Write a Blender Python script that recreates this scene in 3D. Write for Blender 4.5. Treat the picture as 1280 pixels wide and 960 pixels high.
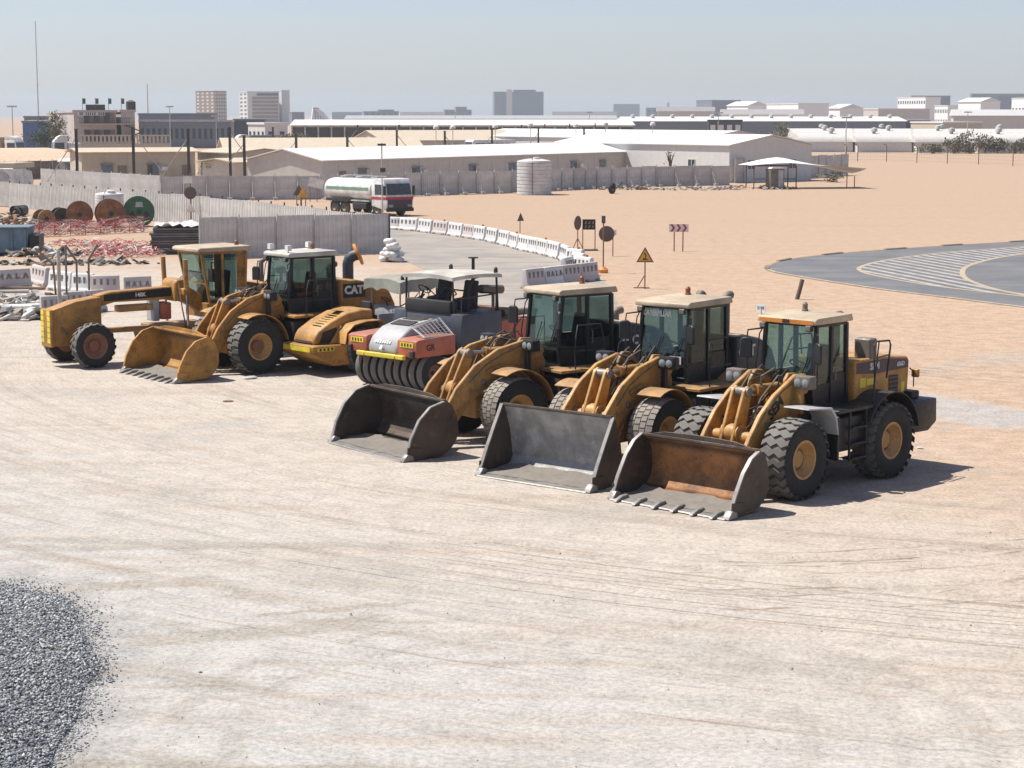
import bpy, bmesh, math, random
import numpy as np
from mathutils import Vector, Matrix
R = math.radians
for o in list(bpy.data.objects): bpy.data.objects.remove(o)
scene = bpy.context.scene
C = scene.collection

# ------------------------------------------------------------------ camera
FPX, CAMH, HOR = 2400.0, 7.45, 143.0            # focal length in photo pixels, eye height, horizon row
PITCH = math.atan((480 - HOR) / FPX)
cd = bpy.data.cameras.new('camera'); cam = bpy.data.objects.new('camera', cd); C.objects.link(cam)
cd.sensor_width = 36; cd.lens = FPX / 1280 * 36; cd.clip_start = 0.5; cd.clip_end = 20000
cam.location = (0, 0, CAMH); cam.rotation_euler = (math.pi / 2 - PITCH, 0, 0)
scene.camera = cam

# ------------------------------------------------------------------ light
SUN_EL, SUN_A = R(60), R(15)                     # from the left, a little behind the machines
sdir = Vector((-math.cos(SUN_EL) * math.cos(SUN_A), math.cos(SUN_EL) * math.sin(SUN_A), math.sin(SUN_EL)))
w = bpy.data.worlds.new('World'); scene.world = w; w.use_nodes = True
nt = w.node_tree; nt.nodes.clear()
wo = nt.nodes.new('ShaderNodeOutputWorld'); bg = nt.nodes.new('ShaderNodeBackground')
sky = nt.nodes.new('ShaderNodeTexSky'); sky.sky_type = 'NISHITA'; sky.sun_disc = False
sky.sun_elevation = SUN_EL; sky.sun_rotation = math.atan2(sdir.x, sdir.y)
sky.altitude = 10; sky.air_density = 1.0; sky.dust_density = 0.6; sky.ozone_density = 2.0
hs = nt.nodes.new('ShaderNodeHueSaturation'); hs.inputs['Saturation'].default_value = 0.74
tint = nt.nodes.new('ShaderNodeMix'); tint.data_type = 'RGBA'; tint.blend_type = 'MULTIPLY'; tint.inputs[0].default_value = 1; tint.inputs[7].default_value = (.955, .975, 1.12, 1)
nt.links.new(sky.outputs[0], hs.inputs['Color']); nt.links.new(hs.outputs[0], tint.inputs[6]); nt.links.new(tint.outputs[2], bg.inputs[0])
bg.inputs[1].default_value = 0.083
nt.links.new(bg.outputs[0], wo.inputs[0])
sl = bpy.data.lights.new('sun', 'SUN'); sl.energy = 5.0; sl.angle = R(0.5); sl.color = (1, 0.95, 0.87)
so = bpy.data.objects.new('sun', sl); C.objects.link(so); so.location = (-30, 20, 60)
so.rotation_euler = sdir.to_track_quat('Z', 'Y').to_euler()
scene.view_settings.view_transform = 'Standard'; scene.view_settings.look = 'None'
scene.view_settings.exposure = 0.5; scene.view_settings.gamma = 1.0

# ------------------------------------------------------------------ photo pixel -> place on a level plane
def P(x, y, z=0.0):
    u = (x - 640) / FPX; v = (480 - y) / FPX
    d = (u, math.cos(PITCH) + v * math.sin(PITCH), -math.sin(PITCH) + v * math.cos(PITCH))
    t = (z - CAMH) / d[2]
    return Vector((d[0] * t, d[1] * t, z))
def AT(x, y, Y):                                  # point at known distance Y along the ray
    u = (x - 640) / FPX; v = (480 - y) / FPX
    d = (u, math.cos(PITCH) + v * math.sin(PITCH), -math.sin(PITCH) + v * math.cos(PITCH))
    return Vector((d[0] * Y / d[1], Y, CAMH + d[2] * Y / d[1]))

# ------------------------------------------------------------------ mesh helpers
class MB:
    def __init__(s, M=None): s.v = []; s.f = []; s.M = M
    def add(s, vs, fs, M=None):
        b = len(s.v); M = M or s.M
        s.v += [tuple(M @ Vector(p)) if M else tuple(p) for p in vs]
        s.f += [tuple(b + i for i in f) for f in fs]; return s
    def box(s, x0, x1, y0, y1, z0, z1, M=None):
        return s.add([(x0,y0,z0),(x1,y0,z0),(x1,y1,z0),(x0,y1,z0),(x0,y0,z1),(x1,y0,z1),(x1,y1,z1),(x0,y1,z1)],
                     [(0,3,2,1),(4,5,6,7),(0,1,5,4),(1,2,6,5),(2,3,7,6),(3,0,4,7)], M)
    def prism(s, poly, a, b, ax='y', M=None):      # polygon in the plane across ax, extruded a..b
        n = len(poly)
        def pt(p, t): return (p[0], t, p[1]) if ax == 'y' else ((t, p[0], p[1]) if ax == 'x' else (p[0], p[1], t))
        return s.add([pt(p, a) for p in poly] + [pt(p, b) for p in poly],
                     [tuple(range(n))[::-1], tuple(range(n, 2 * n))] + [(i, (i + 1) % n, n + (i + 1) % n, n + i) for i in range(n)], M)
    def tube(s, pts, r, n=8, cap=True, M=None):
        pts = [Vector(p) for p in pts]; k = len(pts); rr = r if isinstance(r, (list, tuple)) else [r] * k
        vs = []; fs = []; up = None
        for i, p in enumerate(pts):
            t = (pts[min(i + 1, k - 1)] - pts[max(i - 1, 0)]).normalized()
            if up is None: up = Vector((0, 0, 1)) if abs(t.z) < .9 else Vector((1, 0, 0))
            a = t.cross(up).normalized(); up = a.cross(t).normalized()
            for j in range(n):
                q = 2 * math.pi * (j + .5) / n
                vs.append(p + (a * math.cos(q) + up * math.sin(q)) * rr[i])
        for i in range(k - 1):
            for j in range(n):
                fs.append((i * n + j, i * n + (j + 1) % n, (i + 1) * n + (j + 1) % n, (i + 1) * n + j))
        if cap: fs += [tuple(range(n))[::-1], tuple(range((k - 1) * n, k * n))]
        return s.add(vs, fs, M)
    def lathe(s, prof, n=24, o=(0,0,0), ax='z', M=None, closed=False, cap=True):   # prof [(r, h)]
        vs = []; fs = []; k = len(prof)
        for (r, h) in prof:
            for j in range(n):
                q = 2 * math.pi * j / n; c, d = r * math.cos(q), r * math.sin(q)
                p = (c, d, h) if ax == 'z' else ((c, h, d) if ax == 'y' else (h, c, d))
                vs.append((o[0] + p[0], o[1] + p[1], o[2] + p[2]))
        for i in range(k if closed else k - 1):
            a, b = i * n, ((i + 1) % k) * n
            for j in range(n): fs.append((a + j, a + (j + 1) % n, b + (j + 1) % n, b + j))
        if not closed and cap:
            if prof[0][0] > 1e-6: fs.append(tuple(range(n))[::-1])
            if prof[-1][0] > 1e-6: fs.append(tuple(range((k - 1) * n, k * n)))
        return s.add(vs, fs, M)
    def slab(s, pts, t, M=None):                   # flat polygon in space given a thickness
        pts = [Vector(p) for p in pts]; nrm = Vector((0, 0, 0)); n = len(pts)
        for i in range(n): nrm += (pts[i] - pts[0]).cross(pts[(i + 1) % n] - pts[0])
        nrm.normalize(); h = nrm * t * .5
        return s.add([p - h for p in pts] + [p + h for p in pts],
                     [tuple(range(n))[::-1], tuple(range(n, 2 * n))] + [(i, (i + 1) % n, n + (i + 1) % n, n + i) for i in range(n)], M)
    def strip(s, outer, inner, t, M=None):          # sheet following two polylines, with thickness along the normal
        a = [Vector(p) for p in outer]; b = [Vector(p) for p in inner]; n = len(a); vs = []; fs = []
        for i in range(n):
            d = (a[min(i+1,n-1)] - a[max(i-1,0)]).cross(b[i] - a[i]).normalized() * t
            vs += [a[i], b[i], b[i] + d, a[i] + d]
        for i in range(n - 1):
            o = i * 4
            for q in range(4): fs.append((o + q, o + (q + 1) % 4, o + 4 + (q + 1) % 4, o + 4 + q))
        fs += [(0,1,2,3), ((n-1)*4+3, (n-1)*4+2, (n-1)*4+1, (n-1)*4)]
        return s.add(vs, fs, M)
    def mesh(s, name, mat, bevel=0.0, seg=1, smooth=35):
        bm = bmesh.new()
        vs = [bm.verts.new(p) for p in s.v]
        for f in s.f:
            try: bm.faces.new([vs[i] for i in f])
            except ValueError: pass
        bmesh.ops.remove_doubles(bm, verts=bm.verts, dist=1e-5)
        bmesh.ops.recalc_face_normals(bm, faces=bm.faces)
        if bevel:
            es = [e for e in bm.edges if len(e.link_faces) == 2 and e.calc_face_angle(0) > R(28)]
            bmesh.ops.bevel(bm, geom=es, offset=bevel, segments=seg, affect='EDGES', clamp_overlap=True, profile=.5)
        me = bpy.data.meshes.new(name); bm.to_mesh(me); bm.free()
        if mat: me.materials.append(mat)
        if smooth: me.shade_smooth(); me.set_sharp_from_angle(angle=R(smooth))
        return me
    def build(s, name, mat, parent=None, bevel=0.0, seg=1, smooth=35, loc=None):
        return inst(name, s.mesh(name, mat, bevel, seg, smooth), parent, loc)
def inst(name, me, parent=None, loc=None, rot=None, scale=None):
    o = bpy.data.objects.new(name, me); C.objects.link(o)
    if parent: o.parent = parent
    if loc is not None: o.location = loc
    if rot is not None: o.rotation_euler = rot
    if scale is not None: o.scale = scale
    return o
def tag(o, label=None, cat=None, group=None, kind=None):
    if label: o['label'] = label
    if cat: o['category'] = cat
    if group: o['group'] = group
    if kind: o['kind'] = kind
    return o
def thing(name, label, cat, loc=(0,0,0), rz=0.0, group=None):
    o = bpy.data.objects.new(name, None); C.objects.link(o); o.empty_display_size = .3
    o.location = loc; o.rotation_euler = (0, 0, rz)
    return tag(o, label, cat, group)
def copy_tree(o, parent=None):
    c = o.copy(); C.objects.link(c); c.parent = parent
    for ch in o.children: copy_tree(ch, c)
    return c
_tc = {}
def textmesh(s, size, ext=.003, bold=0.0):
    k = (s, size, ext, bold)
    if k not in _tc:
        cu = bpy.data.curves.new('lettering', 'FONT'); cu.body = s; cu.size = size; cu.extrude = ext; cu.offset = bold
        cu.align_x = 'CENTER'; cu.align_y = 'CENTER'; cu.resolution_u = 2
        ob = bpy.data.objects.new('lettering', cu); C.objects.link(ob)
        dg = bpy.context.evaluated_depsgraph_get(); me = bpy.data.meshes.new_from_object(ob.evaluated_get(dg))
        bpy.data.objects.remove(ob); _tc[k] = me
    return _tc[k]
def text(s, size, mat, parent, loc, xdir, up, ext=.003, bold=0.0, name='lettering', sx=1.0):
    me = textmesh(s, size, ext, bold).copy(); me.materials.clear(); me.materials.append(mat)
    x = Vector(xdir).normalized(); u = Vector(up).normalized(); n = x.cross(u).normalized(); u = n.cross(x)
    o = inst(name, me, parent)
    M = Matrix((x * sx, u, n)).transposed().to_4x4(); M.translation = Vector(loc); o.matrix_local = M
    return o

# ------------------------------------------------------------------ materials
def S(r, g, b):
    def f(c): c /= 255; return c / 12.92 if c <= .04045 else ((c + .055) / 1.055) ** 2.4
    return (f(r), f(g), f(b))
DUST = (0.30, 0.22, 0.155)
class NT:
    def __init__(s, name):
        s.m = bpy.data.materials.new(name); s.m.use_nodes = True; s.t = s.m.node_tree; s.t.nodes.clear()
        s.out = s.n('ShaderNodeOutputMaterial')
    def n(s, ty, **kw):
        nd = s.t.nodes.new(ty)
        for k, v in kw.items(): setattr(nd, k, v)
        return nd
    def l(s, a, b): s.t.links.new(a, b)
    def setv(s, sock, v):
        if hasattr(v, 'is_output') or isinstance(v, bpy.types.NodeSocket): s.l(v, sock)
        elif isinstance(v, (tuple, list)) and len(v) == 3 and sock.type == 'RGBA': sock.default_value = (*v, 1)
        else: sock.default_value = v
    def math(s, op, a, b=0.0, c=None, clamp=False):
        nd = s.n('ShaderNodeMath', operation=op, use_clamp=clamp); s.setv(nd.inputs[0], a); s.setv(nd.inputs[1], b)
        if c is not None: s.setv(nd.inputs[2], c)
        return nd.outputs[0]
    def mix(s, f, a, b):
        nd = s.n('ShaderNodeMix', data_type='RGBA'); s.setv(nd.inputs[0], f); s.setv(nd.inputs[6], a); s.setv(nd.inputs[7], b)
        return nd.outputs[2]
    def ramp(s, f, a, b, to0=0.0, to1=1.0):
        nd = s.n('ShaderNodeMapRange', interpolation_type='SMOOTHSTEP'); s.setv(nd.inputs[0], f)
        nd.inputs[1].default_value = a; nd.inputs[2].default_value = b; nd.inputs[3].default_value = to0; nd.inputs[4].default_value = to1
        return nd.outputs[0]
    def noise(s, vec, scale, detail=3.0, rough=.55, dist=0.0):
        nd = s.n('ShaderNodeTexNoise'); s.l(vec, nd.inputs['Vector']); nd.inputs['Scale'].default_value = scale
        nd.inputs['Detail'].default_value = detail; nd.inputs['Roughness'].default_value = rough; nd.inputs['Distortion'].default_value = dist
        return nd.outputs[0]
    def vmap(s, vec, scale=(1,1,1), rot=(0,0,0), loc=(0,0,0)):
        nd = s.n('ShaderNodeMapping'); s.l(vec, nd.inputs[0]); nd.inputs['Scale'].default_value = scale
        nd.inputs['Rotation'].default_value = rot; nd.inputs['Location'].default_value = loc
        return nd.outputs[0]
    def bsdf(s, col, rough=.6, metal=0.0, spec=.4, normal=None):
        b = s.n('ShaderNodeBsdfPrincipled'); s.setv(b.inputs['Base Color'], col); s.setv(b.inputs['Roughness'], rough)
        s.setv(b.inputs['Metallic'], metal); s.setv(b.inputs['Specular IOR Level'], spec)
        if normal: s.l(normal, b.inputs['Normal'])
        s.l(b.outputs[0], s.out.inputs[0]); return b
    def bump(s, h, st=.3, dist=.02):
        nd = s.n('ShaderNodeBump'); nd.inputs['Strength'].default_value = st; nd.inputs['Distance'].default_value = dist; s.l(h, nd.inputs['Height'])
        return nd.outputs[0]
_mc = {}
def paint(name, col, dust=.35, rough=.5, metal=0.0, var=.18, wear=None, wearamt=.35, scale=1.0, bump=.0, dustcol=DUST, rnd=0.0):
    if name in _mc: return _mc[name]
    t = NT(name); tc = t.n('ShaderNodeTexCoord').outputs['Object']
    oi = t.n('ShaderNodeObjectInfo').outputs['Random']
    n1 = t.noise(tc, 1.6 * scale, 4, .6); n2 = t.noise(tc, 9 * scale, 4, .65)
    dark = tuple(c * (1 - var * 1.6) for c in col); lite = tuple(min(1, c * (1 + var * .6)) for c in col)
    c = t.mix(t.ramp(n1, .3, .7), dark, lite)
    if rnd:
        vs_ = t.n('ShaderNodeVectorMath', operation='SCALE'); t.l(c, vs_.inputs[0]); t.l(t.math('ADD', 1 - rnd, t.math('MULTIPLY', oi, 1.4 * rnd)), vs_.inputs['Scale']); c = vs_.outputs[0]
    if wear:
        c = t.mix(t.math('MULTIPLY', t.ramp(t.noise(tc, 3.4 * scale, 6, .72), .52, .66), wearamt), c, wear)
    if wear and wearamt > .5:
        c = t.mix(t.math('MULTIPLY', t.ramp(t.noise(tc, 13 * scale, 4, .7), .58, .64), wearamt * .8), c, tuple(x * .6 for x in wear))
    if dust:
        g = t.n('ShaderNodeNewGeometry'); sp = t.n('ShaderNodeSeparateXYZ'); t.l(g.outputs['Normal'], sp.inputs[0])
        up = t.ramp(sp.outputs[2], -.1, .9, .35, 1.0)
        dm = t.math('MULTIPLY', t.math('MULTIPLY', up, t.ramp(n2, .25, .72, .35, 1.0)), dust * 1.15, clamp=True)
        c = t.mix(dm, c, dustcol)
    b = t.bsdf(c, t.ramp(n2, .2, .8, max(.1, rough - .12), min(1, rough + .18)), metal, .4,
               t.bump(t.noise(tc, 40 * scale, 3), bump, .01) if bump else None)
    _mc[name] = t.m; return t.m
def glass(name, tint, refl=.09, opac=.0, opcol=(.02,.03,.03)):
    t = NT(name); tr = t.n('ShaderNodeBsdfTransparent'); tr.inputs[0].default_value = (*tint, 1)
    gl = t.n('ShaderNodeBsdfGlossy'); gl.inputs['Roughness'].default_value = .03; gl.inputs[0].default_value = (.85,.95,.97,1)
    lw = t.n('ShaderNodeLayerWeight'); lw.inputs[0].default_value = .5
    mx = t.n('ShaderNodeMixShader'); t.l(t.math('ADD', t.math('MULTIPLY', t.math('POWER', lw.outputs['Facing'], 4.0), .6), refl * .6, clamp=True), mx.inputs[0]); t.l(tr.outputs[0], mx.inputs[1]); t.l(gl.outputs[0], mx.inputs[2])
    df = t.n('ShaderNodeBsdfDiffuse'); df.inputs[0].default_value = (*opcol, 1)
    tc = t.n('ShaderNodeTexCoord').outputs['Object']
    m2 = t.n('ShaderNodeMixShader'); t.l(t.ramp(t.noise(tc, 2.5, 4), .3, .75, opac * .5, opac * 1.5), m2.inputs[0]); t.l(mx.outputs[0], m2.inputs[1]); t.l(df.outputs[0], m2.inputs[2])
    t.l(m2.outputs[0], t.out.inputs[0]); return t.m
RUST = (.16, .07, .03)
M = {}
M['yel'] = paint('yellow_paint', (.50,.25,.045), .34, .5, var=.28, wear=(.10,.055,.03), wearamt=.55)
M['yel2'] = paint('tan_yellow_paint', (.42,.22,.055), .38, .55, var=.30, wear=(.08,.05,.03), wearamt=.6)
M['ochre'] = paint('deep_ochre_paint', (.44,.21,.035), .28, .55, var=.30, wear=(.11,.055,.02), wearamt=.6)
M['black'] = paint('black_paint', (.010,.012,.016), .05, .42, wear=(.05,.04,.035), wearamt=.25)
M['black2'] = paint('dusty_black_paint', (.016,.017,.02), .10, .55)
M['beige'] = paint('beige_roof_paint', (.50,.41,.285), .4, .55)
M['whiteroof'] = paint('dusty_white_roof', (.52,.51,.46), .3, .6)
M['tyre'] = paint('tyre_rubber', (.016,.016,.017), .12, .8, bump=.15, dustcol=(.20,.18,.15))
M['tread'] = paint('dusty_tread_rubber', (.10,.097,.092), .5, .85, bump=.2, dustcol=(.27,.245,.21))
M['rimY'] = paint('rim_yellow', (.48,.27,.09), .35, .55, wear=RUST, wearamt=.5)
M['rimR'] = paint('rim_rust', (.22,.09,.05), .35, .65, wear=(.05,.03,.02), wearamt=.5)
M['treadw'] = paint('worn_pale_tread', (.20,.18,.155), .6, .85, bump=.2, dustcol=(.36,.31,.26))
M['dirt'] = paint('bucket_dirt', (.15,.135,.115), .5, .95, bump=.6, dustcol=(.27,.235,.20))
M['steel'] = paint('worn_steel', (.20,.19,.18), .35, .5, .35, wear=RUST, wearamt=.5)
M['chrome'] = paint('rod_steel', (.5,.5,.5), .2, .25, .8)
M['rust'] = paint('rusty_steel', (.34,.145,.045), .15, .65, .1, var=.35, wear=(.06,.04,.035), wearamt=.7)
M['bgrey'] = paint('grey_bucket_steel', (.33,.33,.32), .5, .6, .1, var=.3, wear=(.44,.42,.39), wearamt=.6, dustcol=(.33,.31,.28))
M['bdark'] = paint('dark_bucket_steel', (.055,.043,.036), .22, .5, .25, var=.35, wear=(.15,.085,.05), wearamt=.6)
M['bedge'] = paint('polished_edge_steel', (.22,.21,.20), .5, .45, .3, dustcol=(.33,.30,.265))
M['lamp'] = paint('lamp_lens', (.26,.27,.27), .2, .12)
M['grey'] = paint('grey_paint', (.17,.20,.24), .25, .5, var=.15)
M['dkgrey'] = paint('dark_slate_paint', (.035,.05,.075), .18, .5)
M['ltgrey'] = paint('light_grey_paint', (.40,.42,.44), .3, .5)
M['red'] = paint('faded_red_paint', (.44,.095,.05), .42, .6, wear=(.30,.17,.12), wearamt=.6)
M['exh'] = paint('exhaust_steel', (.16,.145,.13), .3, .6, .3)
M['orange'] = paint('orange_plastic', (.65,.24,.03), .2, .5)
M['amber'] = paint('beacon_amber', (.22,.07,.03), .15, .3)
M['refl'] = paint('yellow_reflector', (.75,.60,.05), .12, .4)
M['white'] = paint('white_paint', (.68,.68,.66), .15, .5)
M['wht2'] = paint('white_print', (.75,.75,.72), .1, .5)
M['blk'] = paint('black_print', (.012,.012,.013), .05, .5)
M['purple'] = paint('purple_decal', (.04,.025,.05), .12, .4)
M['seat'] = paint('seat_fabric', (.03,.035,.045), .1, .9)
M['hose'] = paint('hydraulic_hose', (.10,.085,.07), .35, .7)
M['canvas'] = paint('grey_canvas', (.30,.32,.28), .3, .9, bump=.3)
M['glass'] = glass('cab_glass', (.68,.79,.77), .08, .06, (.05,.07,.07))
M['glassd'] = glass('dark_cab_glass', (.55,.65,.65), .05, .10, (.01,.014,.017))
M['wood'] = paint('weathered_wood', (.22,.14,.08), .35, .85, var=.35)
# ------------------------------------------------------------------ ground
def circ3(a, b, c):
    ax, ay, bx, by, cx, cy = a.x, a.y, b.x, b.y, c.x, c.y
    d = 2 * (ax * (by - cy) + bx * (cy - ay) + cx * (ay - by))
    ux = ((ax*ax+ay*ay)*(by-cy) + (bx*bx+by*by)*(cy-ay) + (cx*cx+cy*cy)*(ay-by)) / d
    uy = ((ax*ax+ay*ay)*(cx-bx) + (bx*bx+by*by)*(ax-cx) + (cx*cx+cy*cy)*(bx-ax)) / d
    return ux, uy, math.hypot(ax - ux, ay - uy)
CX, CY, CR = circ3(P(0, 555), P(600, 676), P(1280, 748))
def axis(segs):
    out = []
    for a, b, n in segs: out += list(np.linspace(a, b, n, endpoint=False))
    return out
def geo(a, b, n): return list(a * (b / a) ** (np.arange(n) / n))
xs = [-x for x in geo(16, 5200, 44)][::-1]; xs = [-5200.] + xs[:-1] + axis([(-16, 14, 300)]) + geo(14, 5200, 44) + [5200.]
ys = [-300., -150, -60, -20, 5] + axis([(10, 62, 520)]) + geo(62, 6300, 130) + [6300.]
xs = np.array(sorted(set(xs))); ys = np.array(sorted(set(ys)))
GX, GY = np.meshgrid(xs, ys)
rng = np.random.default_rng(4)
def fbm(x, y, f, oct=3, seed=0):
    r = np.random.default_rng(seed); z = np.zeros_like(x); a = 1.0
    for i in range(oct):
        for k in range(5):
            th = r.uniform(0, 6.28); p = r.uniform(0, 6.28); ff = f * r.uniform(.6, 1.5)
            z += a * np.sin((x * math.cos(th) + y * math.sin(th)) * ff * 6.28 + p) / 5
        a *= .55; f *= 2.1
    return z
near = np.clip((60 - GY) / 12, 0, 1) * np.clip((GY - 12) / 6, 0, 1)
rad = np.hypot(GX - CX, GY - CY)
ang = np.arctan2(GY - CY, GX - CX) * CR
GZ = (fbm(GX, GY, .5, 3, 1) * .008 + fbm(rad, ang * .04, .9, 3, 2) * .010) * near - .012 * near
far = np.clip((GY - 64) / 20, 0, 1)
GZ += -far * .006
def rut(z, cx, cy, r, w=.22, d=.022, a0=-9e9, a1=9e9):
    q = np.abs(np.hypot(GX - cx, GY - cy) - r)
    m = np.clip((GX - a0) / 2, 0, 1) * np.clip((a1 - GX) / 2, 0, 1)
    z += near * m * (-d * np.exp(-(q / w) ** 4) + d * .55 * np.exp(-((q - w * 1.5) / (w * .5)) ** 2))
for dr, d in ((0, .028), (2.15, .022), (-1.1, .018), (1.2, .016), (3.4, .016), (-3.0, .012), (5.2, .018), (7.1, .014)): rut(GZ, CX, CY, CR + dr, .2, d)
c2 = circ3(P(880, 700), P(1080, 697), P(1280, 683)); rut(GZ, *c2, .22, .03, 3, 99); rut(GZ, c2[0], c2[1], c2[2] + 2.1, .22, .03, 4, 99)
c3 = circ3(P(830, 800), P(1060, 850), P(1150, 960)); rut(GZ, *c3, .25, .02, 0, 99); rut(GZ, c3[0], c3[1], c3[2] + .9, .2, .02, 0, 99)
ny, nx = GX.shape
V = np.stack([GX.ravel(), GY.ravel(), GZ.ravel()], 1)
idx = np.arange(ny * nx).reshape(ny, nx)
Fq = np.stack([idx[:-1, :-1].ravel(), idx[:-1, 1:].ravel(), idx[1:, 1:].ravel(), idx[1:, :-1].ravel()], 1)
me = bpy.data.meshes.new('ground'); me.vertices.add(len(V)); me.vertices.foreach_set('co', V.ravel())
me.loops.add(Fq.size); me.loops.foreach_set('vertex_index', Fq.ravel()); me.polygons.add(len(Fq))
me.polygons.foreach_set('loop_start', np.arange(0, Fq.size, 4)); me.polygons.foreach_set('loop_total', np.full(len(Fq), 4))
me.update(calc_edges=True); me.shade_smooth()

t = NT('sand_ground'); tc = t.n('ShaderNodeTexCoord').outputs['Object']
sp = t.n('ShaderNodeSeparateXYZ'); t.l(tc, sp.inputs[0]); X, Y = sp.outputs[0], sp.outputs[1]
flat = t.vmap(tc, (1, 1, 0))
def polar(cx, cy, r0):
    vx = t.math('SUBTRACT', X, cx); vy = t.math('SUBTRACT', Y, cy)
    rr = t.math('SUBTRACT', t.math('SQRT', t.math('ADD', t.math('MULTIPLY', vx, vx), t.math('MULTIPLY', vy, vy))), r0)
    th = t.math('MULTIPLY', t.math('ARCTAN2', vy, vx), r0)
    return rr, th
rr, th = polar(CX, CY, CR)
cb = t.n('ShaderNodeCombineXYZ'); t.l(rr, cb.inputs[0]); t.l(t.math('MULTIPLY', th, .05), cb.inputs[1]); pv = cb.outputs[0]
streak = t.noise(pv, 1.5, 5, .62, .4); streakf = t.noise(pv, 6.0, 4, .65, .2); streakb = t.noise(pv, .38, 3, .55)
# second set of wheel lines, running towards the gate behind the machines
v2 = t.vmap(flat, (.06, 1.0, 1), (0, 0, R(-8))); streak2 = t.noise(v2, 1.1, 5, .62)
patch = t.noise(flat, .22, 5, .6); med = t.noise(flat, 1.7, 5, .65); fine = t.noise(flat, 12, 6, .72)
# how grey (crushed stone dust) or peach (dune sand) the ground is
wob = t.math('MULTIPLY', t.math('SUBTRACT', patch, .5), 14)
lot = t.ramp(t.math('ADD', t.math('ADD', t.math('MULTIPLY', X, 1.35), t.math('MULTIPLY', Y, .62)), wob), 22, 46)
lot = t.math('MAXIMUM', lot, t.ramp(t.math('ADD', Y, t.math('MULTIPLY', wob, .4)), 62, 72))
lot = t.math('MULTIPLY', lot, 1.0)
leftyard = t.math('MULTIPLY', t.ramp(t.math('ADD', t.math('ADD', X, t.math('MULTIPLY', Y, .06)), t.math('MULTIPLY', wob, .6)), 3, -3), t.ramp(t.math('ADD', Y, wob), 104, 88))
lot = t.math('SUBTRACT', lot, t.math('MULTIPLY', leftyard, .85), clamp=True)
grey = t.mix(t.ramp(t.math('ADD', t.math('ADD', Y, t.math('MULTIPLY', X, 1.1)), t.math('MULTIPLY', wob, .8)), 16, 40), (.535, .515, .485), (.575, .505, .43))
sandc = t.mix(t.ramp(med, .3, .7), (.53, .375, .262), (.57, .41, .29))
col = t.mix(lot, grey, sandc)
tr = t.ramp(streak, .50, .68)
notfar = t.ramp(Y, 75, 55)
col = t.mix(t.math('MULTIPLY', t.math('MULTIPLY', tr, t.ramp(streakb, .40, .62)), t.math('MULTIPLY', notfar, .6)), col, (.36, .295, .23))
col = t.mix(t.math('MULTIPLY', t.math('MULTIPLY', t.ramp(streakf, .52, .7), t.ramp(med, .35, .6)), t.math('MULTIPLY', notfar, .6)), col, (.33, .28, .225))
col = t.mix(t.math('MULTIPLY', t.ramp(streak2, .50, .68), .34), col, (.43, .315, .22))
col = t.mix(t.math('MULTIPLY', t.ramp(patch, .52, .68), t.math('MULTIPLY', notfar, .6)), col, (.43, .40, .36))
col = t.mix(t.math('MULTIPLY', t.ramp(med, .52, .72), .25), col, (.42, .35, .28))
col = t.mix(t.math('MULTIPLY', t.ramp(fine, .50, .72), .28), col, (.33, .28, .23))
col = t.mix(t.math('MULTIPLY', t.ramp(fine, .47, .30), .30), col, (.68, .62, .55))
# greyer fines round the gravel heap
hx_ = t.math('DIVIDE', t.math('ADD', X, 8.6), 3.3); hy_ = t.math('DIVIDE', t.math('SUBTRACT', Y, 21.8), 8.0)
hd = t.math('SQRT', t.math('ADD', t.math('MULTIPLY', hx_, hx_), t.math('MULTIPLY', hy_, hy_)))
col = t.mix(t.math('MULTIPLY', t.ramp(t.math('ADD', hd, t.math('MULTIPLY', t.math('SUBTRACT', med, .5), .5)), 1.35, .95), .7), col, (.38, .37, .355))
# a damp darker scrape across the yard
scr = t.math('MULTIPLY', t.ramp(t.noise(t.vmap(flat, (.16, 1.0, 1), (0, 0, R(12))), .55, 4, .6), .56, .66), t.math('MULTIPLY', t.ramp(X, 3, -3), t.ramp(Y, 36, 31)))
for (xa, ya, xb, yb, hw_) in ((1100, 494, 1310, 532, 1.8), (150, 803, 480, 776, .42), (60, 736, 280, 724, .35), (300, 770, 520, 752, .16), (40, 790, 120, 800, .3)):
    A_, B_ = P(xa, ya), P(xb, yb); L_ = (B_ - A_).length; ux, uy = (B_.x - A_.x) / L_, (B_.y - A_.y) / L_
    ex, ey = t.math('SUBTRACT', X, A_.x), t.math('SUBTRACT', Y, A_.y)
    al = t.math('ADD', t.math('MULTIPLY', ex, ux), t.math('MULTIPLY', ey, uy)); pe = t.math('ABSOLUTE', t.math('ADD', t.math('SUBTRACT', t.math('MULTIPLY', ey, ux), t.math('MULTIPLY', ex, uy)), t.math('MULTIPLY', t.math('SUBTRACT', med, .5), .7)))
    mk_ = t.math('MULTIPLY', t.ramp(pe, hw_, hw_ * .55), t.math('MULTIPLY', t.ramp(al, -.2, .5), t.ramp(al, L_ + .3, L_ - .6)))
    col = t.mix(t.math('MULTIPLY', mk_, .62 if xa < 1000 else .85), col, (.37, .325, .265) if xa < 1000 else (.47, .44, .41))
col = t.mix(t.math('MULTIPLY', scr, .75), col, (.34, .30, .235))
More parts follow.
